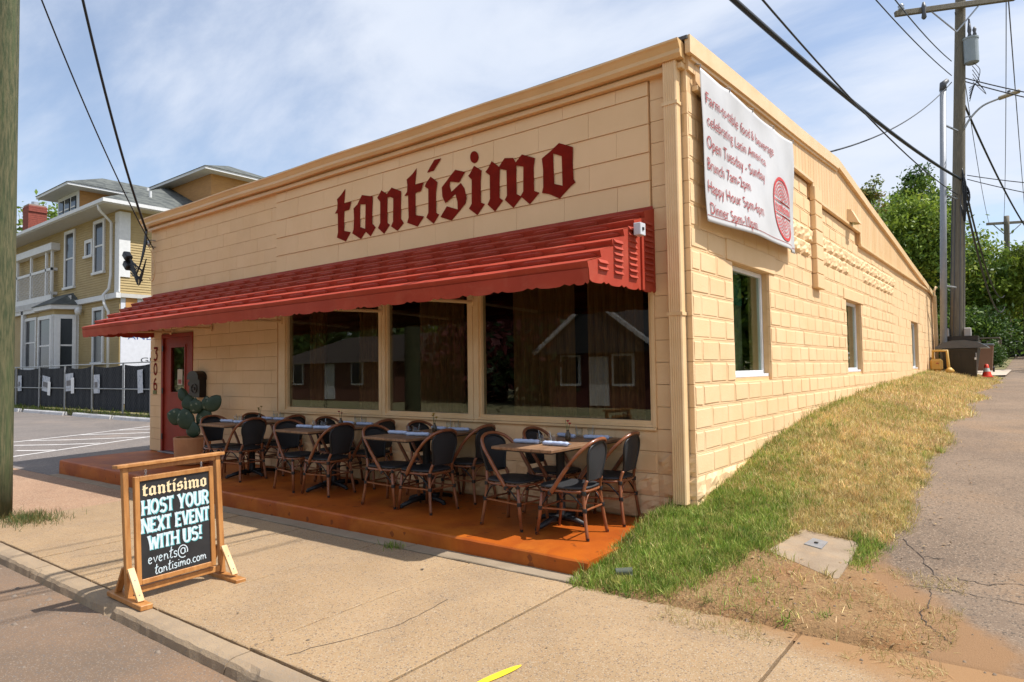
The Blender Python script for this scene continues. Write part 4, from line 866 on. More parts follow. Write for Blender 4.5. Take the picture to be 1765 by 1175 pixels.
NUM = {'3': [[(0.0, 1.0), (0.9, 1.0)], [(0.9, 1.0), (0.42, 0.60)], arc(0.38, 0.28, 0.40, 0.33, 85, -140)], '0': [arc(0.42, 0.5, 0.34, 0.46, 0, 360, 24)], '6': [arc(0.62, 0.42, 0.55, 0.58, 95, 180, 10), arc(0.42, 0.30, 0.34, 0.28, 0, 360, 20)]}
for ch, zc_ in (('3', 1.78), ('0', 1.50), ('6', 1.215)):
    mb = MB(); strokes(mb, NUM[ch], 0.19, lambda u, v, d: (-10.455 + u * 0.17, -0.0065 - d, zc_ - 0.11 + v * 0.21), dd=0.0004); mb.build('house_number', m_red, front_wall)
    for f_ in (): pass
MB().box(-10.46, -0.012, 1.035, -10.33, -0.004, 1.105).build('small_plaque', mat('plaque', (0.14, 0.15, 0.02), 0.5), front_wall)
# --- dim dining room behind the glass
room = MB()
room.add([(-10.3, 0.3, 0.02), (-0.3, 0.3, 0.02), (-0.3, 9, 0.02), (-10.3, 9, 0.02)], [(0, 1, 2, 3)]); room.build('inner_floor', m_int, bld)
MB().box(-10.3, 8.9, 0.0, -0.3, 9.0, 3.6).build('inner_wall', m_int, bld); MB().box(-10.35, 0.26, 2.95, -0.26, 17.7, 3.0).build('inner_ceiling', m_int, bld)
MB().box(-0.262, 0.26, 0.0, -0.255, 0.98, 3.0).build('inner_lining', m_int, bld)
for k, (a, b, lab) in enumerate([(-6.05, -5.7, 'narrow ochre curtain at the left of the first front window'), (-4.95, -4.35, 'gathered ochre curtain at the right of the first front window'), (-3.75, -3.0, 'ochre curtain hanging in the narrow middle window'), (-2.25, -1.45, 'ochre curtain left of centre in the right front window'), (-1.25, -0.65, 'ochre curtain at the right of the right front window')]):
    n = 40; cv = [(a + (b - a) * i / n, 0.30 + 0.035 * math.sin(i * 1.05 + k) + 0.012 * math.sin(i * 2.7)) for i in range(n + 1)]
    mb = MB().add([(x, y_, 0.35) for x, y_ in cv] + [(x, y_, 2.60) for x, y_ in cv], [(i, i + 1, n + 2 + i, n + 1 + i) for i in range(n)]); tag(mb.build('curtain', m_curt, smooth=True), lab, 'curtain', 'curtains inside the front windows')
m_bulb = emit('warm_bulb', (1.0, 0.62, 0.25), 14)
for k, (x, y_, z) in enumerate([(-5.45, 0.9, 2.02), (-4.75, 1.5, 2.05), (-1.75, 1.3, 2.22), (-1.12, 1.2, 2.13)]):
    b = thing('pendant_bulb', ['warm bulb glowing in the first front window, left one', 'warm bulb glowing in the first front window, right one', 'warm bulb glowing in the right front window, left one', 'warm bulb glowing in the right front window, right one'][k], 'light bulb', (x, y_, z), group='bulbs hanging in the dining room')
    mb = MB().lathe([(0.004, 0.022), (0.016, 0.010), (0.019, -0.004), (0.012, -0.018), (0.003, -0.024)], 10); mb.build('bulb', m_bulb, b, smooth=True); MB().tube([(0, 0, 0.02), (0, 0, 2.95 - z)], 0.004, 6).build('cord', m_black, b)
# ================================================================== AWNING
AX0, AX1, AYF, AZF, AZB = -10.47, -0.345, -1.18, 2.165, 2.852
awn = thing('awning', 'long red metal awning with stepped louvred rows over the front windows', 'awning', (0, 0, 0))
NR = 6; sy = AYF / NR; sz = (AZB - AZF) / NR
def tread(k): return (sy * k, AZB - sz * k), (sy * (k + 1) - 0.012, AZB - sz * k - 0.056), (sy * (k + 1) + 0.010, AZB - sz * (k + 1) + 0.002)
lz = MB()
ln, lh = 0.33, 0.034
pl = [(0.03, -lh / 2), (ln - 0.03, -lh / 2), (ln, -lh / 4), (ln - 0.02, lh / 4), (ln - 0.07, lh / 2), (0.07, lh / 2), (0.02, lh / 4), (0, -lh / 4)]
lz.prism([pl], lambda u, v, d: (u, -d * (1 if v < 0.012 else 0.35), v), 0.0, 0.011); lme = lz.mesh('louvre'); lme.materials.append(m_awn)
for k in range(NR):
    (y0, z0), (y1, z1), (y2, z2) = tread(k); n = 46; vs = []; fs = []
    for i in range(n + 1):
        x = AX0 + (AX1 - AX0) * i / n; wv = 0.004 * math.sin(x * 2.1 + k * 1.7) + 0.004 * (float(vnoise(x * 3, k * 5.5)) - 0.5)
        vs += [(x, y0, z0 + wv * 0.3 + (0.004 if k else 0)), (x, y1 + 0.01, z1 + wv + 0.004), (x, y1 - 0.004, z1 + wv - 0.002), (x, y1 - 0.002, z1 + wv - 0.012), (x, y2, z2 + wv * 0.4)]
    for i in range(n):
        for j in range(4): a = i * 5 + j; fs.append((a, a + 5, a + 6, a + 1))
    row = MB().add(vs, fs).build('slat', m_awn, awn, smooth=False)
    if k < NR - 1:
        ym, zm = (y1 + y2) / 2, (z1 + z2) / 2; x = AX0 + 0.08 + (0.22 if k % 2 else 0)
        while x + ln < AX1 - 0.02:
            o = link('louvre', lme, row, (x, ym - 0.004, zm - 0.004)); o.rotation_euler = (0.35, 0, 0); x += 0.44
# valance with scalloped lower edge
def scallop(u0, u1, per=0.37, base=0.0, dep=0.020):
    pts = []; u = u0
    while u < u1 - 1e-4:
        e = min(u + per, u1)
        for t in np.linspace(0, 1, 9)[:-1]:
            uu = u + (e - u) * t
            if t < 0.75: d = dep * (0.35 + 0.65 * math.sin(math.pi * t / 0.75) ** 0.5) if 0 < t < 0.75 else dep * 0.1
            else: d = dep * 0.75 * math.sin(math.pi * (t - 0.75) / 0.25)
            pts.append((uu, base - d))
        u = e
    pts.append((u1, base)); return pts
n = 46
poly = scallop(AX0, AX1, base=2.062) + [(AX1 - (AX1 - AX0) * i / n, AZF + 0.004) for i in range(n + 1)]
vm = MB(); 
for i in range(len(scallop(AX0, AX1)) - 1):
    (u0, v0), (u1, v1) = scallop(AX0, AX1, base=2.062)[i:i + 2]
    def vf(u, v, inn): b = 0.010 * math.sin(u * 1.9) * (AZF - v) / 0.12 + 0.006 * (float(vnoise(u * 4, 1.1)) - 0.5); return (u, AYF - 0.004 + (AZF - v) * 0.20 + b + inn, v)
    vm.add([vf(u0, v0, 0), vf(u1, v1, 0), vf(u1, AZF + 0.004, 0), vf(u0, AZF + 0.004, 0)], [(0, 1, 2, 3)])
vm.build('valance', m_awn, awn)
# side panels
def side_panel(x, sgn):
    top = [(0.0, AZB)]
    for k in range(NR):
        a, b, c = tread(k); top += [(b[0], b[1]), (c[0], c[1])]
    bot = [(u, v) for u, v in scallop(AYF + 0.02, -0.0, per=0.295, base=2.085, dep=0.022)]
    pl = bot + [(0.0, AZB)] + top[1:]
    mb = MB(); mb.prism([pl], lambda u, v, d: (x + sgn * d, u, v), -0.004, 0.004); sp = mb.build('side_panel', m_awn, awn)
    for (yc, w, z0, cnt_) in ((-0.955, 0.15, 2.175, 2), (-0.70, 0.15, 2.165, 6), (-0.44, 0.15, 2.160, 9), (-0.14, 0.17, 2.155, 11)):
        for k in range(cnt_):
            z = z0 + k * 0.052
            l = MB(); l.add([(x + sgn * 0.004, yc - w / 2, z), (x + sgn * 0.026, yc - w / 2 + 0.008, z + 0.004), (x + sgn * 0.026, yc + w / 2 - 0.008, z + 0.004), (x + sgn * 0.004, yc + w / 2, z), (x + sgn * 0.005, yc - w / 2, z + 0.034), (x + sgn * 0.005, yc + w / 2, z + 0.034)], [(0, 1, 4), (1, 2, 5, 4), (2, 3, 5), (0, 3, 2, 1)])
            l.build('louvre', m_awn, sp)
    for yb in (-0.27,): b = MB(); b.box(x + min(0, sgn * 0.020), yb - 0.02, 2.075, x + max(0, sgn * 0.020), yb + 0.02, AZB + yb * 0.58 - 0.03); b.build('batten', m_awn, sp)
    return sp
side_panel(AX1 - 0.002, 1); side_panel(AX0 + 0.002, -1)
MB().box(AX0, -0.02, AZB - 0.012, AX1, -0.028 + 0.0, AZB + 0.022).build('wall_flashing', m_awn, awn)
for x in (-2.58, -4.12, -6.32, -8.35, -9.75):
    mb = MB().tube([(x, -0.02, 2.15), (x, AYF + 0.06, 2.115)], 0.019, 8); mb.build('brace', m_trim, awn); MB().box(x - 0.03, -0.034, 2.10, x + 0.03, -0.021, 2.20).build('bracket', m_trim, awn)
MB().tube([(AX0 + 0.05, AYF + 0.05, 2.10), (AX1 - 0.05, AYF + 0.05, 2.10)], 0.014, 6).build('front_rail', m_awnin, awn)
jb = thing('junction_box', 'small white electrical box on the right end of the red awning', 'junction box', (-0.315, -0.42, 2.53)); jb.scale = (0.8, 0.8, 0.8)
mb = MB(); mb.cbox(0, -0.06, 0, 0.085, 0.06, 0.135, 0.006); mb.build('case', mat('box_grey', (0.60, 0.62, 0.64), 0.45), jb)
MB().box(0.0855, -0.02, 0.055, 0.095, 0.012, 0.085).build('sensor', m_black, jb); MB().box(-0.022, -0.02, 0.03, -0.0005, 0.02, 0.09).build('mounting_arm', m_awn, jb)

# ================================================================== BANNER
def ban(u, v):
    """u 0..1 along the wall, v 0 (top) .. 1 (bottom)"""
    y = 0.135 + (3.07 - 0.135) * u - 0.05 * v * (u - 0.3); zt = 4.115 + 0.075 * u
    sag = 0.035 * abs(math.sin(math.pi * 4 * u)) * (1 - v) ** 2
    z = zt - sag - v * (1.42 + 0.0 * u) + 0.05 * v * u * 0
    bulge = 0.03 + 0.13 * v ** 2 * (0.45 + 0.75 * u) * math.sin(math.pi * min(1, 0.12 + u * 0.95)) ** 0.5
    wr = 0.014 * math.sin(13 * u + 3 * v) * v + 0.010 * math.sin(22 * u - 7 * v) * (1 - v) * 0.8 + 0.014 * math.sin(7 * u + 6 * v) + 0.012 * abs(math.sin(4 * math.pi * u)) * (1 - v)
    return Vector((0.045 + bulge + wr * 0.8, y, z))
bn = thing('banner', 'white vinyl banner with red opening hours and round emblem on the side wall', 'banner', (0, 0, 0))
nu, nv = 90, 44; mb = MB().add([tuple(ban(i / nu, j / nv)) for j in range(nv + 1) for i in range(nu + 1)], [(j * (nu + 1) + i, (j + 1) * (nu + 1) + i, (j + 1) * (nu + 1) + i + 1, j * (nu + 1) + i + 1) for j in range(nv) for i in range(nu)])
bsheet = mb.build('sheet', m_ban, bn, smooth=True, recalc=False)
sol = bsheet.modifiers.new('thickness', 'SOLIDIFY'); sol.thickness = 0.002
def bpt(y, z, d):
    u = (y - 0.135) / 2.935; v = (4.115 + 0.075 * u - z) / 1.42; u = min(max(u, 0), 1); v = min(max(v, 0), 1)
    p = ban(u, v); e = 0.003; a = ban(min(u + e, 1), v) - ban(max(u - e, 0), v); b = ban(u, min(v + e, 1)) - ban(u, max(v - e, 0)); nn = b.cross(a).normalized()
    if nn.x < 0: nn = -nn
    return tuple(p + nn * (0.0065 + d))
def text_polys(s, size, off=0.0):
    cu_ = bpy.data.curves.new('tmp', 'FONT'); cu_.body = s; cu_.size = size; cu_.resolution_u = 3; cu_.offset = off
    ob = bpy.data.objects.new('tmp', cu_); COL.objects.link(ob); dg = bpy.context.evaluated_depsgraph_get(); me = bpy.data.meshes.new_from_object(ob.evaluated_get(dg))
    V = [tuple(v.co) for v in me.vertices]; F = [tuple(p.vertices) for p in me.polygons]; bpy.data.objects.remove(ob); bpy.data.curves.remove(cu_); bpy.data.meshes.remove(me)
    return V, F
for s, y0, zb, y1, hgt in [('Farm-to-table food & beverage', 0.20, 3.80, 2.22, 0.125), ('celebrating Latin America', 0.22, 3.60, 1.90, 0.12), ('Open Tuesday - Sunday', 0.20, 3.385, 1.78, 0.135), ('Brunch 7am-2pm', 0.19, 3.18, 1.27, 0.13), ('Happy Hour 5pm-6pm', 0.18, 2.965, 1.58, 0.13), ('Dinner 5pm-10pm', 0.20, 2.765, 1.28, 0.125)]:
    V, F = text_polys(s, 1.0, 0.0); xm = max(v[0] for v in V); adv = 0.0
    words = s.split(' '); pos = 0.0
    for w_ in words:   # every word is a part of its own
        a = 0.0 if not pos else max(v[0] for v in text_polys(' '.join(words[:words.index(w_)]) + ' .', 1.0, 0.0)[0]) - 0.13
        pos = 1; Vw, Fw = text_polys(w_, 1.0, 0.0)
        MB().add([bpt(y0 + (v[0] + a) / xm * (y1 - y0), zb + 0.012 + v[1] * hgt * 1.25, 0.001) for v in Vw], Fw).build('printed_word', m_banred, bn, recalc=False)
# round emblem
lc = (2.46, 3.215); lr = 0.40
def ringpoly(r0, r1, a0, a1, n=40): return [(lc[0] + r * math.cos(t), lc[1] + r * math.sin(t) * 0.95) for r, tt in ((r1, np.linspace(a0, a1, n)), (r0, np.linspace(a1, a0, n))) for t in tt]
def banpoly(polys, name, d=0.001, m_=m_banlogo):
    mb = MB()
    for pl in polys: mb.prism([pl], lambda u, v, dd: bpt(u, v, d), 0.0, 0.0)
    return mb.build(name, m_, bn, recalc=False)
banpoly([ringpoly(lr * 0.90, lr, math.radians(i * 30), math.radians(i * 30 + 30), 8) for i in range(12)], 'emblem_ring')
pl = []
for rr_ in (0.82, 0.71, 0.60, 0.50, 0.40, 0.30):
    nseg = int(44 * rr_) + 4
    for i in range(nseg):
        a = 2 * math.pi * (i + 0.5 * (int(rr_ * 100) % 2)) / nseg; c_ = (lc[0] + lr * rr_ * math.cos(a), lc[1] + lr * rr_ * math.sin(a) * 0.95)
        if abs(c_[1] - lc[1]) < 0.105: continue
        w = lr * 0.042; h = lr * 0.032
        pl.append([(c_[0] + (w * ca * math.cos(a + 1.57) - h * sa * math.sin(a + 1.57)), c_[1] + (w * ca * math.sin(a + 1.57) + h * sa * math.cos(a + 1.57))) for ca, sa in ((-1, -1), (1, -1), (0.6, 1), (-0.6, 1))])
for s_ in (1, -1):
    pl.append([(lc[0] + lr * 0.88 * math.cos(t), lc[1] + s_ * (0.075 + 0.012 * k)) for k, tt in ((0, np.linspace(math.pi, 0, 8)), (1, np.linspace(0, math.pi, 8))) for t in tt])
banpoly(pl, 'emblem_pattern')
GX0, GX1, GZa, GZb = -5.035, -1.176, 3.117, 3.886
mb = MB()
for k in ('t', 'a', 'n', 't2', 'acc', 'i', 's', 'i2', 'dot', 'm', 'o'):
    pls = [[(lc[0] - 0.31 + (x - GX0) / (GX1 - GX0) * 0.62, lc[1] - 0.052 + (z - GZa) / (GZb - GZa) * 0.115) for x, z in q] for q in GLYPHS[k]]
    mb.prism(pls, lambda u, v, d: bpt(u, v, 0.0015), 0.0, 0.0)
mb.build('emblem_name', m_banlogo, bn, recalc=False)
for s_, z_ in ((0.015, 'hem'),):
    e = MB()
    for i in range(60): u0, u1 = i / 60, (i + 1) / 60; a, b = ban(u0, 0.955), ban(u1, 0.955); e.add([a + Vector((0.004, 0, 0)), b + Vector((0.004, 0, 0)), b + Vector((0.004, 0, -0.006)), a + Vector((0.004, 0, -0.006))], [(0, 1, 2, 3)])
    e.build('hem_line', m_banred, bn, recalc=False)
for i in range(5):
    p = ban(i / 4, 0.0); mb = MB().tube([(p.x, p.y, p.z - 0.02), (p.x + 0.012, p.y, p.z + 0.015), (0.03, p.y, p.z + 0.04)], 0.006, 6); mb.build('hook', m_galv, bn)
# flood light on the gable
fl = thing('flood_light', 'cream wedge shaped flood light on the gable boards of the side wall', 'wall light', (0.024, 6.5, 3.80))
mb = MB().add([(0.0, -0.14, -0.06), (0.0, 0.14, -0.06), (0.0, 0.14, 0.15), (0.0, -0.14, 0.15), (0.17, -0.11, -0.09), (0.17, 0.11, -0.09), (0.06, 0.12, 0.14), (0.06, -0.12, 0.14)], [(0, 3, 2, 1), (0, 1, 5, 4), (4, 5, 6, 7), (3, 7, 6, 2), (0, 4, 7, 3), (1, 2, 6, 5)]); mb.build('hood', m_trim, fl)
MB().box(0.02, -0.09, -0.088, 0.15, 0.09, -0.078).build('lens', m_gside, fl)
# corner insulator and small bracket on the front left edge
ib = thing('service_bracket', 'small metal insulator bracket at the top left corner of the front wall', 'bracket', (-10.42, -0.01, 3.83))
MB().tube([(0, 0, 0.05), (0, -0.12, 0.05), (0, -0.12, -0.07), (0, 0, -0.07)], 0.012, 6).build('bracket_arm', m_galv, ib); MB().lathe([(0.02, -0.06), (0.045, -0.04), (0.03, -0.01), (0.045, 0.02), (0.02, 0.04)], 12, c=(0, -0.12, 0)).build('insulator', m_galv, ib, smooth=True)

# ================================================================== PATIO FURNITURE
def arcpts(P, n=6):
    """Catmull-Rom through points"""
    P = [Vector(p) for p in P]; Q = []
    for i in range(len(P) - 1):
        a, b, c, d = P[max(i - 1, 0)], P[i], P[i + 1], P[min(i + 2, len(P) - 1)]
        for k in range(n):
            t = k / n; Q.append(0.5 * ((2 * b) + (c - a) * t + (2 * a - 5 * b + 4 * c - d) * t * t + (3 * b - a - 3 * c + d) * t ** 3))
    Q.append(P[-1]); return Q
def make_chair():
    t = thing('bistro_chair', 'x', 'chair')
    hs = [(0.10, 0.215, 0.345), (0.02, 0.222, 0.455), (-0.07, 0.224, 0.575), (-0.165, 0.212, 0.685), (-0.235, 0.165, 0.760), (-0.270, 0.085, 0.795)]
    hoop = hs + [(-0.278, 0, 0.803)] + [(x, -y, z) for x, y, z in hs[::-1]]
    mb = MB().tube(arcpts(hoop, 5), 0.0155, 8); mb.tube(arcpts([(x - 0.022 - 0.0, y * 1.0 + (0.0), z + 0.012 - 0.020 * 0) for x, y, z in [(p[0] + (0.0), p[1], p[2]) for p in hs[:3]]], 5), 0.012, 8); mb.tube(arcpts([(x - 0.022, -y, z + 0.012) for x, y, z in hs[:3]], 5), 0.012, 8)
    mb.build('hoop', m_cane, t, smooth=True)
    # back panel: woven sling in a black inner frame
    inn = [(-0.212, 0.122, 0.470), (-0.228, 0.140, 0.56), (-0.240, 0.163, 0.65), (-0.250, 0.148, 0.728), (-0.264, 0.075, 0.772), (-0.270, 0.0, 0.784)]
    full = inn + [(x, -y, z) for x, y, z in inn[::-1][1:]]
    fp = arcpts(full, 5); mb = MB().tube(fp, 0.011, 7); mb.tube([fp[0], (-0.208, 0, 0.470), fp[-1]], 0.010, 7); mb.build('back_frame', m_bind, t, smooth=True)
    q = len(fp) // 2; mb = MB(); vs = []; nn = 12
    for i in range(q + 1):
        a, b = fp[i], fp[len(fp) - 1 - i]
        for j in range(nn + 1):
            s_ = j / nn; p = a.lerp(b, s_); p.x -= 0.022 * math.sin(math.pi * s_) * (1 - i / q * 0.7); vs.append(p)
    mb.add(vs, [(i * (nn + 1) + j, i * (nn + 1) + j + 1, (i + 1) * (nn + 1) + j + 1, (i + 1) * (nn + 1) + j) for i in range(q) for j in range(nn)]); mb.build('backrest', m_sling, t, smooth=True, recalc=False)
    # seat
    ring = []
    for k in range(28):
        a = 2 * math.pi * k / 28; c_, s_ = math.cos(a), math.sin(a); e = 0.55
        ring.append((0.012 + 0.222 * math.copysign(abs(c_) ** e, c_), (0.205 + 0.018 * c_) * math.copysign(abs(s_) ** e, s_)))
    mb = MB(); n = 28; vs = []
    for r_, z in ((0.90, 0.395), (1.0, 0.402), (1.0, 0.414), (0.95, 0.421), (0.6, 0.414), (0.25, 0.410)): vs += [(0.012 + (x - 0.012) * r_, y * r_, z) for x, y in ring]
    vs.append((0.012, 0, 0.409)); fs = [(i * n + j, i * n + (j + 1) % n, (i + 1) * n + (j + 1) % n, (i + 1) * n + j) for i in range(5) for j in range(n)] + [(5 * n + j, 5 * n + (j + 1) % n, 6 * n) for j in range(n)] + [tuple(range(n))[::-1]]
    mb.add(vs, fs).build('seat', m_sling, t, smooth=True)
    mb = MB().tube([(0.012 + (x - 0.012) * 0.985, y * 0.985, 0.383) for x, y in ring], 0.0115, 7, closed=True); mb.build('seat_rail', m_cane, t, smooth=True)
    for s_ in (1, -1):
        MB().tube([(0.235, 0.190 * s_, 0.0), (0.205, 0.180 * s_, 0.20), (0.185, 0.172 * s_, 0.395)], [0.0145, 0.0155, 0.0155], 8).build('leg', m_cane, t, smooth=True)
        MB().tube(arcpts([(-0.235, 0.182 * s_, 0.0), (-0.205, 0.165 * s_, 0.20), (-0.190, 0.150 * s_, 0.38), (-0.212, 0.130 * s_, 0.475)], 4), 0.0150, 8).build('leg', m_cane, t, smooth=True)
        for (x, y) in ((0.235, 0.190), (-0.235, 0.182)): MB().lathe([(0.014, 0.0), (0.015, 0.022)], 8, c=(x, y * s_, 0.0)).build('foot_cap', m_bind, t)
        for (x, y, z) in ((0.205, 0.180, 0.225), (-0.203, 0.163, 0.235), (0.186, 0.173, 0.372), (-0.192, 0.152, 0.372), (0.088, 0.2155, 0.362)): MB().lathe([(0.0195, -0.016), (0.021, 0), (0.0195, 0.016)], 8, c=(x, y * s_, z)).build('binding', m_bind, t)
        MB().tube([(0.205, 0.180 * s_, 0.225), (-0.203, 0.163 * s_, 0.235)], 0.0085, 6).build('stretcher', m_cane, t)
        c_ = MB().tube(arcpts([(0.203, 0.179 * s_, 0.235), (0.10, 0.19 * s_, 0.345), (0.0, 0.205 * s_, 0.378)], 5), 0.007, 6); c_.tube(arcpts([(-0.201, 0.162 * s_, 0.245), (-0.11, 0.19 * s_, 0.35), (-0.03, 0.205 * s_, 0.378)], 5), 0.007, 6); c_.build('brace', m_bind, t, smooth=True)
    MB().tube([(0.205, 0.178, 0.225), (0.205, -0.178, 0.225)], 0.0085, 6).build('stretcher', m_cane, t); MB().tube([(-0.203, 0.163, 0.235), (-0.203, -0.163, 0.235)], 0.0085, 6).build('stretcher', m_cane, t)
    for xx in (-0.2, 0.2): MB().tube(arcpts([(xx, 0.165, 0.245), (xx * 0.98, 0.09, 0.345), (xx * 0.97, 0.0, 0.376), (xx * 0.98, -0.09, 0.345), (xx, -0.165, 0.245)], 5), 0.007, 6).build('arched_brace', m_cane, t, smooth=True)
    note_kids(t); return t
def make_table():
    t = thing('patio_table', 'x', 'table')
    top = MB(); top.cbox(-0.30, -0.565, 0.690, 0.30, 0.565, 0.702, 0.002); tt = top.build('table_top', m_iron, t)
    for k in range(6):
        w = 0.64 / 6; mb = MB(); mb.cbox(-0.32 + k * w + 0.001, -0.585, 0.7025, -0.32 + (k + 1) * w - 0.001, 0.585, 0.727, 0.003); mb.build('plank', m_plank, tt)
    MB().lathe([(0.055, 0.05), (0.042, 0.09), (0.040, 0.64), (0.07, 0.69)], 16).build('pedestal', m_iron, t, smooth=True)
    for a in (0, 1):
        for s_ in (1, -1):
            if a == 0: p = [(0, 0, 0.060), (0.13 * s_, 0, 0.052), (0.25 * s_, 0, 0.022)]
            else: p = [(0, 0, 0.060), (0, 0.20 * s_, 0.052), (0, 0.36 * s_, 0.022)]
            mb = MB(); mb.tube(p, [0.032, 0.027, 0.020], 8); mb.lathe([(0.020, 0.0), (0.024, 0.02)], 10, c=(p[2][0], p[2][1], 0.0)); mb.build('base_foot', m_iron, t, smooth=True)
    note_kids(t); return t
TX = [-1.03, -2.735, -4.33, -6.12]; TN = ['the table nearest the grass', 'the second table from the grass', 'the third table from the grass', 'the table beside the cactus']
TL = ['sunlit dark plank table nearest the grass', 'dark plank table second from the grass', 'dark plank table third from the grass', 'dark plank table beside the potted cactus']
chair0 = make_chair(); table0 = make_table(); first = {'c': True, 't': True}
def place(proto, key, loc, rz, label, group):
    if first[key]: o = proto; first[key] = False
    else: o = copy_tree(proto)
    o.location = loc; o.rotation_euler = (0, 0, rz); tag(o, label, None, group); return o
RX = [(-1.345, -0.745), (-2.995, -2.455), (-4.655, -4.065), (-6.43, -5.875)]
for i, x in enumerate(TX):
    place(table0, 't', (x, -0.60, 0.0), random.uniform(-0.012, 0.012), TL[i], 'patio tables in a row')
    for side in (0, 1):
        for far in (0, 1):
            yy = (-0.25 if far else -0.86) + random.uniform(-0.02, 0.02); cx = RX[i][side] + random.uniform(-0.012, 0.012)
            rz = (0 if side == 0 else math.pi) + random.uniform(-0.09, 0.09)
            lab = 'cane bistro chair %s of %s, %s' % ('left' if side == 0 else 'right', TN[i], 'wall end' if far else 'street end')
            place(chair0, 'c', (cx, yy, 0.0), rz, lab, 'bistro chairs at the patio tables')
# table settings
def make_napkin():
    mb = MB(); n = 14; vs = []; fs = []
    for i in range(n + 1):
        x = -0.125 + 0.25 * i / n; r = 0.021 + 0.002 * math.sin(i * 2.1) - (0.003 if i in (0, n) else 0)
        for j in range(12):
            a = 2 * math.pi * j / 12; rr_ = r * (1 + 0.06 * math.sin(3 * a + i)); vs.append((x, rr_ * 1.15 * math.cos(a), 0.021 + rr_ * 0.9 * math.sin(a)))
    for i in range(n):
        for j in range(12): fs.append((i * 12 + j, i * 12 + (j + 1) % 12, (i + 1) * 12 + (j + 1) % 12, (i + 1) * 12 + j))
    fs += [tuple(range(12))[::-1], tuple(n * 12 + j for j in range(12))]
    t = thing('napkin_roll', 'x', 'napkin'); mb.add(vs, fs).build('rolled_cloth', m_nap, t, smooth=True)
    mb = MB().tube([(0.10, 0.0, 0.022), (0.145, 0.0, 0.022)], [0.004, 0.006], 6); mb.tube([(0.10, 0.012, 0.024), (0.150, 0.012, 0.024)], 0.003, 6); mb.build('cutlery_end', m_galv, t); note_kids(t); return t
def make_glass():
    t = thing('water_glass', 'x', 'glass'); MB().lathe([(0.030, 0.0), (0.032, 0.004), (0.038, 0.088), (0.0355, 0.088), (0.0305, 0.010), (0.0, 0.008)], 16, cap=False).build('tumbler', m_tumb, t, smooth=True)
    MB().tube([(0.01, 0.0, 0.01), (0.03, 0.012, 0.115)], 0.0025, 5).build('spoon', m_galv, t); note_kids(t); return t
nap0 = make_napkin(); gl0 = make_glass(); first.update({'n': True, 'g': True})
for i, x in enumerate(TX):
    for side in (0, 1):
        for far in (0, 1):
            sx = -0.17 if side == 0 else 0.17; yy = -0.60 + (0.34 if far else -0.27) + random.uniform(-.02, .02)
            w = '%s place of %s, %s' % ('left' if side == 0 else 'right', TN[i], 'wall end' if far else 'street end')
            place(nap0, 'n', (x + sx + random.uniform(-.02, .02), yy, 0.727), random.uniform(-0.25, 0.25) + (0.15 if side else -0.1), 'blue napkin roll, ' + w, 'napkin rolls on the tables')
            place(gl0, 'g', (x + sx * 0.75 + (-0.06 if side else 0.06), yy + 0.075, 0.727), random.uniform(0, 6), 'water glass, ' + w, 'water glasses on the tables')
    vs_ = thing('bud_vase', ['bud vase with a red flower on the sunlit table nearest the grass', 'bud vase with yellow flowers on the second table from the grass', 'bud vase with a red flower on the third table from the grass', 'bud vase with a dry yellow stem on the table beside the cactus'][i], 'vase', (x + 0.02, -0.50, 0.727), group='bud vases on the tables')
    MB().lathe([(0.022, 0), (0.026, 0.01), (0.026, 0.06), (0.012, 0.085), (0.014, 0.10)], 14, cap=False).build('bottle', mat('amber_glass', (0.06, 0.035, 0.015), 0.15), vs_, smooth=True)
    st = MB(); fp_ = []
    for k in range(3): a = k * 2.1 + i; p = (0.022 * math.cos(a), 0.022 * math.sin(a), 0.155 + 0.02 * k); st.tube([(0, 0, 0.03), (p[0] * .5, p[1] * .5, 0.11), p], 0.002, 5); fp_.append(p)
    st.build('stem', mat('stem_green', (0.06, 0.11, 0.03), 0.6), vs_)
    fm = mat('petal', [(0.45, 0.02, 0.03), (0.42, 0.24, 0.02), (0.40, 0.03, 0.05), (0.32, 0.20, 0.04)][i], 0.6)
    fb = MB()
    for p in fp_[: (2 if i in (0, 2) else 3)]:
        for k in range(7): a = k * 0.9; fb.add([Vector(p), Vector(p) + Vector((math.cos(a) * .014, math.sin(a) * .014, .006)), Vector(p) + Vector((math.cos(a + .4) * .018, math.sin(a + .4) * .018, .014)), Vector(p) + Vector((math.cos(a + .8) * .014, math.sin(a + .8) * .014, .006))], [(0, 1, 2, 3)])
        fb.lathe([(0.006, -0.004), (0.011, 0.004), (0.004, 0.014)], 8, c=p)
    fb.build('flower', fm, vs_)

# ================================================================== CACTUS, MAILBOX
cp_ = thing('potted_cactus', 'large green prickly pear cactus in a round clay pot by the red door', 'potted plant', (-7.98, -0.50, 0.0))
MB().lathe([(0.225, 0.0), (0.25, 0.02), (0.27, 0.40), (0.265, 0.42), (0.235, 0.42), (0.23, 0.36)], 28).build('pot', m_pot, cp_, smooth=False)
def pad(c, h, w, tilt, az, thick=0.035):
    mb = MB(); vs = []; nl, na = 9, 14; R1 = rotz(az) @ Matrix.Rotation(tilt, 4, 'Y')
    for i in range(nl + 1):
        t = i / nl; pr_ = (math.sin(math.pi * t ** 0.8)) ** 0.62 if 0 < t < 1 else 0.02
        for j in range(na): a = 2 * math.pi * j / na; v = R1 @ Vector((thick * pr_ * math.cos(a), w * pr_ * math.sin(a), h * t)); vs.append(v + Vector(c))
    fs = [(i * na + j, i * na + (j + 1) % na, (i + 1) * na + (j + 1) % na, (i + 1) * na + j) for i in range(nl) for j in range(na)]
    top = R1 @ Vector((0, 0, h * 0.96)) + Vector(c); mb.add(vs, fs).build('pad', m_cact, cp_, smooth=True); return top
AZ = 0.62   # pads spread in the plane facing the street corner
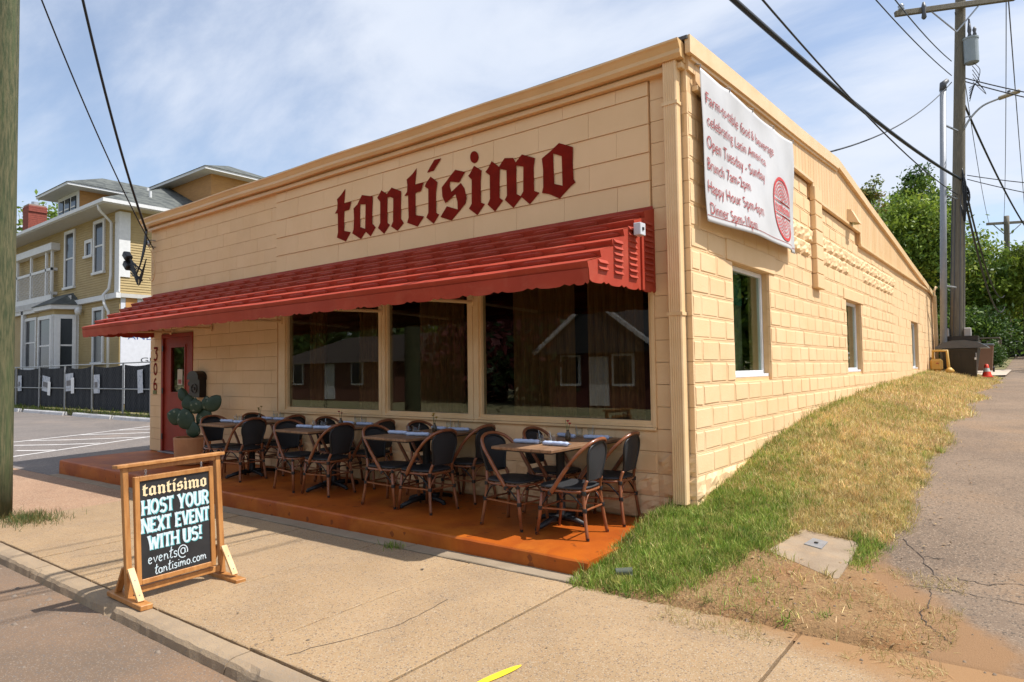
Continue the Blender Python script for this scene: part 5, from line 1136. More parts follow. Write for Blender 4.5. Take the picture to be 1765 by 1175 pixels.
def P(c, h, w, tilt, sp=0.0): return pad(c, h, w, tilt, AZ + 0.0 + sp)
b0 = pad((0.02, 0, 0.40), 0.26, 0.14, 0.0, 1.9); 
d_ = Vector((math.cos(AZ), math.sin(AZ), 0))
def rel(s, z, o=0.0): v = d_ * s; return (v.x + 0.0 - o * d_.y, v.y + o * d_.x, z)
for (s, z, h, w, ti, sp) in [(-0.06, 0.56, 0.40, 0.15, -0.25, 1.5), (-0.16, 0.76, 0.33, 0.15, -1.25, 1.57), (-0.06, 0.92, 0.30, 0.12, -0.15, 1.3), (-0.14, 1.10, 0.27, 0.085, -0.25, 1.2), (0.02, 0.86, 0.30, 0.10, 0.05, 1.75), (0.10, 0.60, 0.40, 0.14, 0.38, 1.57), (0.22, 0.92, 0.27, 0.10, 0.0, 1.5), (0.24, 0.93, 0.36, 0.13, 0.75, 1.57), (0.14, 0.92, 0.27, 0.13, -0.9, 1.6)]:
    z = 0.40 + (z - 0.40) * 0.80; h *= 0.86; mb_c = rel(s, z, random.uniform(-0.04, 0.04))
    # tilt is sideways in the plane of d_
    mb = MB(); vs = []; nl, na = 9, 14; q = Vector((d_.x * math.sin(ti), d_.y * math.sin(ti), math.cos(ti))); nrm = Vector((-d_.y, d_.x, 0.0)); nrm = (nrm + Vector((d_.x, d_.y, 0)) * math.sin((sp - 1.57) * 2.0)).normalized(); sd_ = q.cross(nrm).normalized()
    for i in range(nl + 1):
        t = i / nl; pr_ = (math.sin(math.pi * t ** 0.85)) ** 0.6 if 0 < t < 1 else 0.02
        for j in range(na): a = 2 * math.pi * j / na; vs.append(Vector(mb_c) + q * (h * t) + sd_ * (w * 0.9 * pr_ * math.cos(a)) + nrm * (0.030 * pr_ * math.sin(a)))
    mb.add(vs, [(i * na + j, i * na + (j + 1) % na, (i + 1) * na + (j + 1) % na, (i + 1) * na + j) for i in range(nl) for j in range(na)]).build('pad', m_cact, cp_, smooth=True)
MB().lathe([(0.23, 0.0), (0.0, 0.015)], 20, c=(0, 0, 0.37), cap=False).build('soil', m_soil, cp_)
mbx = thing('mailbox', 'dark ornate wall mailbox with arched top beside the red door', 'mailbox', (-8.70, 0.0, 1.0))
m_bronze = mat('dark_bronze', (0.022, 0.013, 0.010), 0.4, metal=0.3)
pl = [(-0.17, 0.0), (0.17, 0.0), (0.17, 0.33)] + arc(0, 0.33, 0.17, 0.10, 0, 180, 10) + [(-0.17, 0.33)]
MB().prism([pl], lambda u, v, d: (u, -d, v), 0.002, 0.12).build('case', m_bronze, mbx)
MB().prism([[(-0.19, 0.30), (0.19, 0.30), (0.19, 0.335)] + arc(0, 0.335, 0.19, 0.11, 0, 180, 10) + [(-0.19, 0.335)]], lambda u, v, d: (u, -d, v), 0.001, 0.155).build('lid', m_bronze, mbx)
mb = MB(); mb.tube([(0.09 * math.cos(a), -0.124, 0.15 + 0.075 * math.sin(a)) for a in np.linspace(0, 2 * math.pi, 25)[:-1]], 0.008, 6, closed=True); mb.lathe([(0.03, 0), (0.02, 0.015)], 10); mb.v[-20:] = [(x, -0.121 - z, 0.15 + y) for x, y, z in mb.v[-20:]]; mb.build('relief', m_bronze, mbx)

# ================================================================== SANDWICH BOARD
sb = thing('sidewalk_sign', 'stained pine frame sign with swinging chalkboard advertising events on the pavement', 'sign', (-2.60, -3.265, -0.1785))
# local axes: y along the board, +x is the lettered face
LY = 0.335; HT = 0.955
for s_ in (-1, 1):
    mb = MB(); mb.cbox(-0.022, s_ * LY - 0.019, 0.036, 0.022, s_ * LY + 0.019, HT - 0.03, 0.003); mb.build('post', m_pine, sb)
    mb = MB(); mb.cbox(-0.27, s_ * LY - 0.04, 0.0, 0.27, s_ * LY + 0.04, 0.035, 0.004); mb.build('foot', m_pine, sb)
    for q in (-1, 1):
        mb = MB(); L_ = 0.25; mt = Matrix.Translation((q * 0.115, s_ * LY, 0.135)) @ Matrix.Rotation(-q * 0.62, 4, 'Y'); mb.cbox(-0.010, -0.022, -L_ / 2, 0.010, 0.022, L_ / 2, 0.002, mtx=mt); br = mb.build('brace', m_pinel if q > 0 else m_pine, sb)
        for hh in (-0.08, 0.03): w = mt @ Vector((q * 0.0105, 0, hh)); v = MB().lathe([(0.005, -0.001), (0.005, 0.0015)], 8); v.v = [tuple(mt @ Vector((q * (0.0105 + z), x, hh + y))) for x, y, z in v.v]; v.build('screw', m_black, br)
mb = MB(); mb.cbox(-0.045, -LY - 0.06, HT - 0.03, 0.045, LY + 0.045, HT - 0.006, 0.003); mb.build('top_cap', m_pine, sb)
mb = MB(); mb.cbox(-0.018, -LY + 0.0195, HT - 0.062, 0.018, LY - 0.0195, HT - 0.031, 0.003); mb.build('top_rail', m_pine, sb)
mb = MB(); mb.cbox(-0.018, -LY + 0.0195, 0.050, 0.018, LY - 0.0195, 0.093, 0.003); mb.build('bottom_rail', m_pine, sb)
brd = thing('chalkboard', 'x', 'x'); brd.parent = sb; del brd['label']; del brd['category']; brd.location = (0.0, -0.034, 0.87); brd.rotation_euler = (0, 0.035, 0)
BW, BT, BB = 0.283, -0.014, -0.760   # half width, top and bottom of the framed board
MB().box(-0.010, -BW + 0.02, BB + 0.02, 0.008, BW - 0.02, BT - 0.02).build('slate', m_chalk, brd)
for a in [(-BW, -BW + 0.034, BB, BT), (BW - 0.034, BW, BB, BT), (-BW + 0.0342, BW - 0.0342, BT - 0.034, BT), (-BW + 0.0342, BW - 0.0342, BB, BB + 0.034)]:
    mb = MB(); mb.cbox(-0.019, a[0], a[2], 0.019, a[1], a[3], 0.003); mb.build('frame_rail', m_pine, brd)
for s_ in (-0.20, 0.20):
    mb = MB()
    for k in range(3): mb.tube([(0.004 * math.cos(a) * (k % 2), s_ + 0.006 * math.cos(a) * (1 - k % 2), BT + 0.004 + k * 0.013 + 0.011 * math.sin(a)) for a in np.linspace(0, 6.283, 11)[:-1]], 0.0018, 5, closed=True)
    mb.build('chain', m_galv, brd)
bf = lambda u, v, d: (0.0085 + d, u, v)
CAPS = {'H': (0.72, [[(0.1, 0), (0.1, 1)], [(0.62, 0), (0.62, 1)], [(0.1, 0.5), (0.62, 0.5)]]), 'O': (0.78, [arc(0.38, 0.5, 0.28, 0.42, 90, 270, 10), arc(0.38, 0.5, 0.28, 0.42, -90, 90, 10)]),
        'S': (0.66, [arc(0.33, 0.72, 0.22, 0.22, 20, 255, 9) , arc(0.33, 0.27, 0.24, 0.24, 95, -150, 10)]), 'T': (0.62, [[(0.31, 0), (0.31, 1)], [(0.02, 0.92), (0.60, 0.92)]]),
        'Y': (0.70, [[(0.35, 0), (0.35, 0.5)], [(0.35, 0.48), (0.08, 1)], [(0.35, 0.48), (0.64, 1)]]), 'U': (0.74, [[(0.12, 1), (0.12, 0.3)] + arc(0.36, 0.27, 0.24, 0.24, 180, 360, 8) + [(0.60, 1)]]),
        'R': (0.70, [[(0.12, 0), (0.12, 1)], [(0.12, 0.93), (0.32, 0.93)] + arc(0.34, 0.70, 0.22, 0.23, 90, -90, 7) + [(0.12, 0.47)], [(0.34, 0.47), (0.62, 0)]]),
        'N': (0.76, [[(0.1, 0), (0.1, 1)], [(0.1, 1), (0.64, 0)], [(0.64, 0), (0.64, 1)]]), 'E': (0.62, [[(0.12, 0), (0.12, 1)], [(0.12, 0.93), (0.54, 0.93)], [(0.12, 0.5), (0.46, 0.5)], [(0.12, 0.07), (0.56, 0.07)]]),
        'X': (0.70, [[(0.08, 1), (0.62, 0)], [(0.08, 0), (0.62, 1)]]), 'V': (0.70, [[(0.08, 1), (0.35, 0.02)], [(0.35, 0.02), (0.62, 1)]]), 'W': (0.95, [[(0.06, 1), (0.26, 0.02)], [(0.26, 0.02), (0.47, 0.85)], [(0.47, 0.85), (0.68, 0.02)], [(0.68, 0.02), (0.88, 1)]]),
        'I': (0.34, [[(0.17, 0), (0.17, 1)]]), '!': (0.34, [[(0.17, 0.34), (0.18, 1.02)], [(0.14, 0.0), (0.20, 0.14)]]), ' ': (0.34, [])}
def caps(s, u0, u1, v0, h):
    tot = sum(CAPS[c][0] for c in s); k = (u1 - u0) / tot; u = u0
    for c in s:
        adv, st = CAPS[c]
        st2 = [[(x, y) for x, y in (arc_dense(p))] for p in st]
        if st:
            tf = lambda p, du=0.0, dv=0.0: [(u + x * k + du, v0 + y * h + dv + 0.03 * (u - u0) * 0) for x, y in p]
            mb = MB(); strokes(mb, [tf(p, 0.0045, -0.0035) for p in st2], 0.0195, bf, flare=0.45, dd=0.00008, d0=0.0006); mb.build('letter_shadow', m_ct, brd, recalc=False)
            mb = MB(); strokes(mb, [tf(p) for p in st2], 0.0150, bf, flare=0.6, dd=0.00008, d0=0.0014); mb.build('chalk_letter', m_cw, brd, recalc=False)
        u += adv * k
def arc_dense(p):
    if len(p) > 2: return p
    a, b = p; return [(a[0] + (b[0] - a[0]) * i / 6, a[1] + (b[1] - a[1]) * i / 6) for i in range(7)]
caps('HOST YOUR', -0.238, 0.245, -0.287, 0.104); caps('NEXT EVENT', -0.243, 0.245, -0.412, 0.102); caps('WITH US!', -0.200, 0.185, -0.537, 0.100)
for k in ('t', 'a', 'n', 't2', 'acc', 'i', 's', 'i2', 'dot', 'm', 'o'):
    pls = [[(-0.232 + (x - GX0) / (GX1 - GX0) * 0.464, -0.160 + (z - GZa) / (GZb - GZa) * 0.094) for x, z in q] for q in GLYPHS[k]]
    mb = MB(); mb.prism(pls, bf, 0.0015, 0.0015); mb.build('chalk_letter', m_cc, brd, recalc=False)
# joined-up handwriting: one path per letter, unit = x height
SC = {'e': (0.95, [[(0.1, 0.45), (0.55, 0.62)] + arc(0.42, 0.5, 0.30, 0.48, 25, 320, 12)]), 'v': (0.9, [[(0.08, 0.95), (0.35, 0.05), (0.75, 1.0), (0.85, 0.9)]]), 'n': (1.0, [[(0.12, 1.0), (0.12, 0.0), (0.18, 0.6), (0.45, 1.0), (0.68, 0.8), (0.72, 0.1), (0.95, 0.15)]]),
      't': (0.75, [[(0.45, 1.9), (0.22, 0.25), (0.36, 0.0), (0.7, 0.15)], [(0.05, 1.15), (0.75, 1.35)]]), 's': (0.8, [arc(0.42, 0.75, 0.26, 0.26, 20, 250, 8) + arc(0.36, 0.26, 0.28, 0.26, 85, -150, 8)]), 'a': (1.0, [arc(0.42, 0.48, 0.34, 0.48, 40, 400, 14), [(0.74, 0.95), (0.74, 0.12), (0.98, 0.1)]]),
      'i': (0.5, [[(0.25, 0.95), (0.2, 0.1), (0.45, 0.1)], [(0.27, 1.35), (0.29, 1.5)]]), 'm': (1.4, [[(0.1, 1.0), (0.1, 0.0), (0.16, 0.6), (0.4, 1.0), (0.58, 0.8), (0.6, 0.0), (0.66, 0.6), (0.9, 1.0), (1.1, 0.8), (1.12, 0.1), (1.35, 0.15)]]), 'o': (0.95, [arc(0.45, 0.48, 0.34, 0.48, 70, 430, 14)]),
      '.': (0.4, [[(0.15, 0.0), (0.22, 0.1)]]), 'c': (0.85, [arc(0.48, 0.48, 0.36, 0.48, 45, 315, 12)]), '@': (2.0, [arc(1.0, 0.7, 0.42, 0.5, 30, 390, 14), [(1.38, 1.15), (1.36, 0.45), (1.6, 0.35)] , arc(0.98, 0.62, 0.88, 1.05, -15, 300, 22)])}
def script(s, u0, u1, v0, v1, h):
    tot = sum(SC[c][0] for c in s); k = (u1 - u0) / tot; u = u0
    for c in s:
        adv, st = SC[c]; b = v0 + (v1 - v0) * (u - u0) / (u1 - u0); mb = MB(); strokes(mb, [[(u + x * k, b + y * h) for x, y in p] for p in st], 0.0065, bf, dd=0.00008, d0=0.0014); mb.build('chalk_letter', m_cw, brd, recalc=False); u += adv * k
script('events@', -0.205, 0.080, -0.632, -0.622, 0.042); script('tantisimo.com', -0.160, 0.215, -0.712, -0.692, 0.036)

for o_ in sb.children:   # the sign leans back a little on its feet
    if not o_.name.startswith('foot'): o_.rotation_euler = (0.022, o_.rotation_euler.y - 0.062, 0)
# ================================================================== YELLOW HOUSE
m_ysid = mat('yellow_siding', (0.40, 0.295, 0.13), 0.7, col2=(0.355, 0.255, 0.108), scale=1.5, bump=0.1)
m_wtrim = mat('white_trim', (0.66, 0.66, 0.65), 0.55); m_sof = mat('grey_soffit', (0.50, 0.48, 0.44), 0.7)
m_ply = mat('orange_plywood', (0.48, 0.24, 0.07), 0.7, col2=(0.40, 0.19, 0.055), scale=2, stretch=(1, 1, 6))
m_shing = mat('green_grey_shingles', (0.105, 0.112, 0.10), 0.9, col2=(0.06, 0.066, 0.062), scale=2.2, detail=3, bump=0.5, bscale=6, lo=0.45, hi=0.55)
m_wrap = mat('house_wrap', (0.60, 0.61, 0.66), 0.6); m_dkglass = mat('dark_glazing', (0.02, 0.024, 0.03), 0.10, spec=0.28)
m_brick = mat('red_brick', (0.28, 0.065, 0.04), 0.85, col2=(0.20, 0.045, 0.03), scale=8, bump=0.4); m_mort = mat('mortar', (0.30, 0.22, 0.18), 0.9)
HX0, HX1, HY = -47.0, -30.36, 7.2
yh = thing('yellow_house', 'two storey yellow clapboard house under renovation with white trim and grey hip roof', 'house', (0, 0, 0))
def laps(a0, a1, z0, z1, fn, ex=0.12):
    mb = MB(); z = z0
    while z < z1 - 1e-3:
        zt = min(z + ex, z1); mb.add([fn(a0, 0.028, z), fn(a1, 0.028, z), fn(a1, 0.004, zt), fn(a0, 0.004, zt), fn(a0, 0.0, z), fn(a1, 0.0, z)], [(0, 1, 2, 3), (4, 5, 1, 0)]); z = zt
    return mb
core = MB().box(HX0, HY, -0.1, HX1, HY + 11, 9.0).build('wall', m_ysid, yh)
ffn = lambda a, o, z: (a, HY - o - 0.001, z); rfn = lambda a, o, z: (HX1 + o + 0.001, a, z)
o = laps(HX0, HX1, 0.2, 8.95, ffn).build('front_siding', m_ysid, yh, recalc=False); o['kind'] = 'stuff'
o = laps(HY, HY + 11, 5.15, 8.95, rfn).build('side_siding', m_ysid, yh, recalc=False); o['kind'] = 'stuff'
MB().box(HX1, HY + 0.05, 0.1, HX1 + 0.03, HY + 9, 4.95).build('house_wrap_sheet', m_wrap, yh); MB().box(HX1 + 0.031, HY + 0.25, 3.55, HX1 + 0.045, HY + 0.75, 4.95).build('plywood_strip', m_ply, yh); o = laps(HY + 0.78, HY + 6, 3.9, 4.92, lambda a, o_, z: (HX1 + o_ + 0.032, a, z)).build('primed_siding', m_wtrim, yh, recalc=False)
for s, y0, z, sz_, m_ in (('ANDER', HY + 0.35, 3.05, 0.34, mat('wrap_blue', (0.04, 0.09, 0.25), 0.7)), ('GUARD', HY + 0.9, 1.98, 0.34, m_black), ('ARD', HY + 3.4, 2.0, 0.34, m_black)):
    V, F = text_polys(s, sz_); MB().add([(HX1 + 0.034, y0 + v[0] * 1.6, z + v[1]) for v in V], F).build('wrap_print', m_, yh, recalc=False)
cb = MB(); cb.box(HX1 - 0.42, HY - 0.06, 5.2, HX1 + 0.06, HY + 0.0, 8.9); cb.box(HX1, HY, 5.9, HX1 + 0.06, HY + 0.42, 8.9); cb.build('corner_board', m_wtrim, yh)
MB().box(HX0, HY - 0.20, 4.92, HX1 + 0.15, HY, 5.16).build('belt_course', m_wtrim, yh); MB().box(HX1, HY, 4.95, HX1 + 0.16, HY + 9, 5.13).build('belt_course', m_sof, yh)
def hwin(x0, x1, z0, z1, fn, name='window', bars=1):
    f = MB(); t = 0.16
    def bx(a0, a1, b0, b1, d): 
        ps = [fn(a, o_, b) for b in (b0, b1) for o_ in (0.0, d) for a in (a0, a1)]; f.add(ps, [(0, 1, 3, 2), (4, 6, 7, 5), (0, 4, 5, 1), (1, 5, 7, 3), (3, 7, 6, 2), (2, 6, 4, 0)])
    bx(x0, x0 + t, z0, z1, 0.09); bx(x1 - t, x1, z0, z1, 0.09); bx(x0 + t, x1 - t, z1 - t, z1, 0.09); bx(x0 - 0.06, x1 + 0.06, z0 - 0.12, z0, 0.14)
    if bars: zm = (z0 + z1) / 2; bx(x0 + t, x1 - t, zm - 0.04, zm + 0.04, 0.055)
    w = f.build(name, m_wtrim, yh); p = MB().add([fn(x0 + t, 0.03, z0), fn(x1 - t, 0.03, z0), fn(x1 - t, 0.03, z1 - t), fn(x0 + t, 0.03, z1 - t)], [(0, 1, 2, 3)]); p.build('pane', m_dkglass, w); return w
for a in [(-37.0, -35.6, 5.95, 8.85), (-33.25, -31.95, 6.35, 8.84), (-33.25, -31.95, 2.05, 4.66), (-42.9, -41.0, 1.9, 4.69)]: hwin(*a, ffn)
hwin(-34.3, -33.35, 7.27, 8.05, ffn, bars=0); hwin(HY + 2.0, HY + 3.25, 2.3, 3.9, rfn)
# bay window
bp = [(-39.0, 7.2), (-37.6, 6.25), (-35.5, 6.25), (-35.05, 7.2)]
bay = MB().prism([bp[::-1]], lambda u, v, d: (u, v, d), 0.9, 4.75).build('bay', m_ysid, yh)
def seg_fn(p, q):
    d = np.array(q) - np.array(p); l = np.linalg.norm(d); d = d / l; nn = np.array((d[1], -d[0])); return (lambda a, o_, z: (p[0] + d[0] * a + nn[0] * (o_ + 0.002), p[1] + d[1] * a + nn[1] * (o_ + 0.002), z)), l
for i in (1, 2):
    f_, l = seg_fn(bp[i], bp[i + 1]); MB().add([f_(0, 0.01, 1.0), f_(l, 0.01, 1.0), f_(l, 0.01, 4.45), f_(0, 0.01, 4.45)], [(0, 1, 2, 3)]).build('bay_trim', m_wtrim, bay); hwin(0.12, l - 0.12, 1.45, 4.4, lambda a, o_, z: f_(a, o_ + 0.012, z))
rb = [(-39.5, 7.19), (-37.8, 5.95), (-35.2, 5.95), (-34.6, 7.19)]; 
MB().add([(x, y, 4.92) for x, y in rb] + [(-38.2, 7.19, 5.62), (-35.9, 7.19, 5.62)], [(0, 1, 4), (1, 2, 5, 4), (2, 3, 5), (3, 0, 4, 5), (3, 2, 1, 0)]).build('bay_roof', m_shing, bay)
MB().prism([[(-39.4, 7.19), (-34.7, 7.19), (-35.3, 6.02), (-37.75, 6.02)]], lambda u, v, d: (u, v, d), 4.70, 4.91).build('bay_cornice', m_wtrim, bay)
# upper porch with lattice
po = MB(); PX0, PX1, PY = -47, -38.05, 6.9
po.box(PX0, PY, 5.55, PX1, PY + 0.08, 5.70); po.box(PX0, PY, 6.98, PX1, PY + 0.08, 7.12); po.box(PX0, PY - 0.12, 8.02, PX1 + 0.3, HY, 8.38); po.box(PX0, PY, 5.42, PX1, HY, 5.55)
for x in (-38.13, -38.95, -41.3, -43.6): po.box(x - 0.08, PY, 5.7, x + 0.08, PY + 0.10, 8.05)
for x in (-38.11,): po.box(x - 0.05, PY, 5.7, x + 0.05, HY, 5.85); po.box(x - 0.05, PY, 6.98, x + 0.05, HY, 7.12)
porch = po.build('porch', m_wtrim, yh); lt = MB()
for i in range(56):
    x = -46.2 + i * 0.21
    for s_ in (1, -1):
        xa, xb = (x, x + 1.28) if s_ > 0 else (x + 1.28, x)
        xa2, xb2 = min(max(xa, -44.8), PX1), min(max(xb, -44.8), PX1)
        if abs(xb - xa) < 1e-6: continue
        za = 5.70 + 1.28 * (xa2 - xa) / (xb - xa); zb = 5.70 + 1.28 * (xb2 - xa) / (xb - xa)
        if abs(xa2 - xb2) < 0.02: continue
        o_ = 0.012 * s_; lt.add([(xa2 - 0.026, PY + 0.03 + o_, za), (xa2 + 0.022, PY + 0.03 + o_, za), (xb2 + 0.022, PY + 0.03 + o_, zb), (xb2 - 0.022, PY + 0.03 + o_, zb)], [(0, 1, 2, 3)])
o = lt.build('lattice', m_wtrim, porch); o['kind'] = 'stuff'
bal = MB()
for i in range(60): bal.box(-44.8 + i * 0.16, PY - 0.02, 5.10, -44.74 + i * 0.16, PY + 0.02, 5.42)
o = bal.build('fringe', m_wtrim, porch); o['kind'] = 'stuff'
MB().box(-43.1, PY + 0.10, -0.1, -42.8, PY + 0.4, 5.42).build('porch_post', m_wtrim, porch)
# eaves and roof
EX0, EX1, EY0, EY1, EZ = -49.0, -29.5, 6.15, 19.2, 9.05
MB().box(EX0, EY0 + 0.06, EZ - 0.05, EX1 - 0.06, EY1, EZ + 0.0).build('soffit', m_sof, yh)
MB().prism([[(EX0, 0), (EX1, 0), (EX1, 0.16), (EX0, 0.16)]], lambda u, v, d: (u, EY0 + d, EZ + 0.002 + v), 0.0, 0.10).build('eave_gutter', m_wtrim, yh); MB().box(EX1 - 0.10, EY0 + 0.101, EZ + 0.002, EX1, EY1, EZ + 0.16).build('eave_gutter', m_wtrim, yh)
R0, R1 = (-40, 12.3, 12.15), (-36.0, 12.3, 12.15); zt = EZ + 0.165
hroof = MB().add([(EX0, EY0, zt), (EX1, EY0, zt), (EX1, EY1, zt), (EX0, EY1, zt), R0, R1], [(0, 1, 5, 4), (1, 2, 5), (2, 3, 4, 5), (3, 0, 4), (3, 2, 1, 0)]).build('roof', m_shing, yh)
def dormer(x0, x1, y0, y1, z0, z1, ov, rise, mwall, axis_):
    d = MB().box(x0, y0, z0, x1, y1, z1).build('dormer', mwall, hroof)
    MB().box(x0 - ov, y0 - ov, z1, x1 + ov, y1 + ov, z1 + 0.14).build('dormer_eave', m_wtrim, d)
    a = z1 + 0.142; cx, cy = (x0 + x1) / 2, (y0 + y1) / 2
    if axis_ == 'y': p, q = (cx, y0 + (x1 - x0) * 0.55, a + rise), (cx, y1, a + rise)
    else: p, q = (x1 - (y1 - y0) * 0.45, cy, a + rise), (x0, cy, a + rise)
    e = ov + 0.05; vs = [(x0 - e, y0 - e, a), (x1 + e, y0 - e, a), (x1 + e, y1 + e, a), (x0 - e, y1 + e, a), p, q]
    fs = [(0, 1, 4), (1, 2, 5, 4), (2, 3, 5), (3, 0, 4, 5), (3, 2, 1, 0)] if axis_ == 'y' else [(1, 2, 4), (0, 1, 4, 5), (2, 3, 5, 4), (3, 0, 5), (3, 2, 1, 0)]
    MB().add(vs, fs).build('dormer_roof', m_shing, d); return d
d1 = dormer(-40.6, -37.6, 8.0, 13.0, 9.6, 11.35, 0.85, 1.15, m_ply, 'y'); MB().box(-40.62, 7.95, 9.6, -37.58, 7.99, 11.34).build('dormer_face', m_wtrim, d1)
for x in (-40.4, -39.5, -38.6): MB().box(x + 0.1, 7.90, 9.95, x + 0.72, 7.945, 11.1).build('dormer_pane', m_dkglass, d1); MB().box(x + 0.1, 7.87, 10.48, x + 0.72, 7.898, 10.56).build('dormer_bar', m_wtrim, d1)
d2 = dormer(-35.5, -30.6, 11.6, 15.2, 9.5, 11.7, 0.65, 1.0, m_ply, 'x')
chm = MB(); c_ = (-47.6, 8.9); 
for k in range(24):
    z = 9.2 + k * 0.125; w = 1.05 + (0.12 if k > 20 else 0); r_ = 0.004 * (k % 2)
    chm.box(c_[0] - w / 2 - r_, c_[1] - 0.5 - r_, z, c_[0] + w / 2 + r_, c_[1] + 0.5 + r_, z + 0.112)
ch = chm.build('chimney', m_brick, hroof); MB().box(c_[0] - 0.5, c_[1] - 0.48, 9.2, c_[0] + 0.5, c_[1] + 0.48, 12.3).build('chimney_core', m_mort, ch); MB().lathe([(0.22, 0), (0.2, 0.35)], 12, c=(c_[0], c_[1], 12.2)).build('chimney_pot', m_galv, ch)
for p in ((-33.2, 9.6, 11.0), (-31.5, 9.0, 10.4)): MB().tube([(p[0], p[1], p[2] - 1.0), p], 0.07, 8).build('vent_pipe', m_wtrim, hroof)
MB().tube([(-30.3, 6.25, 9.05), (-30.3, 6.3, 8.8), (-30.95, 7.05, 8.45), (-30.95, 7.05, 6.0), (-31.0, 7.0, 5.4), (-31.25, 6.85, 5.1), (-31.0, 6.8, 4.7), (-30.9, 6.95, 4.3), (-30.9, 6.95, 0.2)], 0.062, 8).build('rain_pipe', m_wtrim, yh, smooth=True)
MB().lathe([(0.12, -0.2), (0.16, 0.0), (0.10, 0.14), (0.02, 0.18)], 12, c=(-34.5, 6.95, 4.6)).build('porch_lamp', m_wtrim, yh, smooth=True)

# ================================================================== CONSTRUCTION FENCE
fn = thing('construction_fence', 'chain link construction fence covered with black privacy fabric', 'fence', (0, 0, 0))
m_fab = mat('black_fabric', (0.008, 0.010, 0.014), 0.85, col2=(0.014, 0.017, 0.022), scale=2.5, bump=0.3, bscale=6, bdist=0.03)
FP = [-43.5, -40.3, -37.15, -33.9, -30.75, -27.8, -24.85, -22.55, -19.6]
for i, x in enumerate(FP):
    MB().tube([(x, 5.2, -0.1), (x, 5.2, 1.86)], 0.036, 8).build('post', m_galv, fn)
    if i < len(FP) - 1:
        x1 = FP[i + 1]; n = 16; vs = []
        for j in range(2):
            for k in range(n + 1):
                t = k / n; sag = (0.05 + 0.07 * ((i * 37) % 10) / 10) * math.sin(math.pi * t) if j else 0
                vs.append((x + 0.04 + (x1 - x - 0.08) * t, 5.235 + 0.012 * math.sin(k * 1.7), (1.80 - sag) if j else 0.02))
        MB().add(vs, [(k, k + 1, n + 2 + k, n + 1 + k) for k in range(n)]).build('fabric', m_fab, fn, recalc=False)
        lk = MB(); s_ = 0.21; L_ = x1 - x
        for k in range(int((L_ + 1.8) / s_)):
            for sg in (1, -1):
                a = -1.8 + k * s_; p0, p1 = (a, 0.02), (a + 1.78, 1.80)
                ta, tb = max(0, (0 - a) / 1.78), min(1, (L_ - a) / 1.78)
                if tb - ta < 0.03: continue
                q0, q1 = a + 1.78 * ta, a + 1.78 * tb; z0_, z1_ = 0.02 + 1.78 * ta, 0.02 + 1.78 * tb
                if sg < 0: q0, q1 = L_ - q0, L_ - q1
                yy = 5.222 - 0.003 * sg; lk.add([(x + q0, yy, z0_ - 0.003), (x + q0, yy, z0_ + 0.003), (x + q1, yy, z1_ + 0.003), (x + q1, yy, z1_ - 0.003)], [(0, 1, 2, 3)])
        o = lk.build('chain_link', m_wgry, fn, recalc=False); o['kind'] = 'stuff'
for z in (1.86, 0.88): MB().tube([(FP[0], 5.2, z), (FP[-1], 5.2, z)], 0.024, 6).build('rail', m_galv, fn)
m_paper = mat('notice_white', (0.55, 0.57, 0.60), 0.8, col2=(0.34, 0.38, 0.44), scale=9, lo=0.5, hi=0.62)
for x, z, w, h, lab, rd in [(-36.6, 1.05, 0.55, 0.75, 'weathered white notice on the fence next to the pole', 0), (-33.0, 1.10, 0.95, 0.70, 'pair of torn white notices on the fence', 0), (-30.2, 1.10, 0.85, 0.75, 'torn pale notice on the second fence bay', 0), (-27.3, 1.10, 0.60, 0.75, 'white notice with dark picture on the fence', 0), (-23.35, 1.13, 0.42, 0.85, 'white safety notice with red print on the last fence bay', 1)]:
    t_ = thing('fence_notice', lab, 'notice', (x, 5.19, z + 0.04 * math.sin(x)), group='notices on the construction fence'); MB().box(-w / 2, -0.006, -h / 2, w / 2, 0.004, h / 2).build('sheet', m_paper, t_); t_.rotation_euler = (0, 0.10 * math.sin(x * 3), 0)
    if w > 0.8: MB().box(w / 2 - 0.22, -0.014, -h / 2 - 0.12, w / 2 + 0.12, -0.007, h / 2 - 0.2).build('torn_sheet', m_white, t_)
    if not rd: MB().box(-w / 2 + 0.1, -0.009, -0.15, w / 2 - 0.2, -0.0065, 0.08).build('faded_picture', mat('faded_print', (0.18, 0.17, 0.17), 0.8), t_)
    if rd: MB().lathe([(0.13, 0.0), (0.10, 0.002)], 16).build('red_mark', m_banlogo, t_).rotation_euler = (math.pi / 2, 0, 0); t_.children[-1].location = (0, -0.008, 0); MB().box(-0.16, -0.009, 0.26, 0.16, -0.007, 0.30).build('print_line', m_black, t_); MB().box(-0.16, -0.009, -0.32, 0.16, -0.007, -0.27).build('print_line', m_black, t_)

# ================================================================== POLES AND WIRES
def pole(name, label, b, t, r0, r1, m_, n=18):
    o = thing(name, label, 'utility pole', b); d = Vector(t) - Vector(b); pts = [d * (i / 14) for i in range(15)]
    mb = MB().tube(pts, [(r0 + (r1 - r0) * i / 14) * random.uniform(0.99, 1.01) for i in range(15)], n); mb.build('shaft', m_, o, smooth=True); return o
pole('green_utility_pole', 'mossy green wooden utility pole at the left edge by the kerb', (-7.08, -3.22, -0.25), (-7.06, -3.22, 10.5), 0.158, 0.125, m_pgrn)
rp_b = Vector((0.53, 17.95, 0.9)); rp = pole('utility_pole', 'tall weathered wooden utility pole with transformer behind the dark dumpster', tuple(rp_b), (1.08, 17.78, 13.2), 0.195, 0.125, m_pole)
def rel_p(p): return tuple(Vector(p) - rp_b)
a0, a1 = Vector(rel_p((-0.45, 16.55, 11.55))), Vector(rel_p((2.3, 18.85, 12.05)))
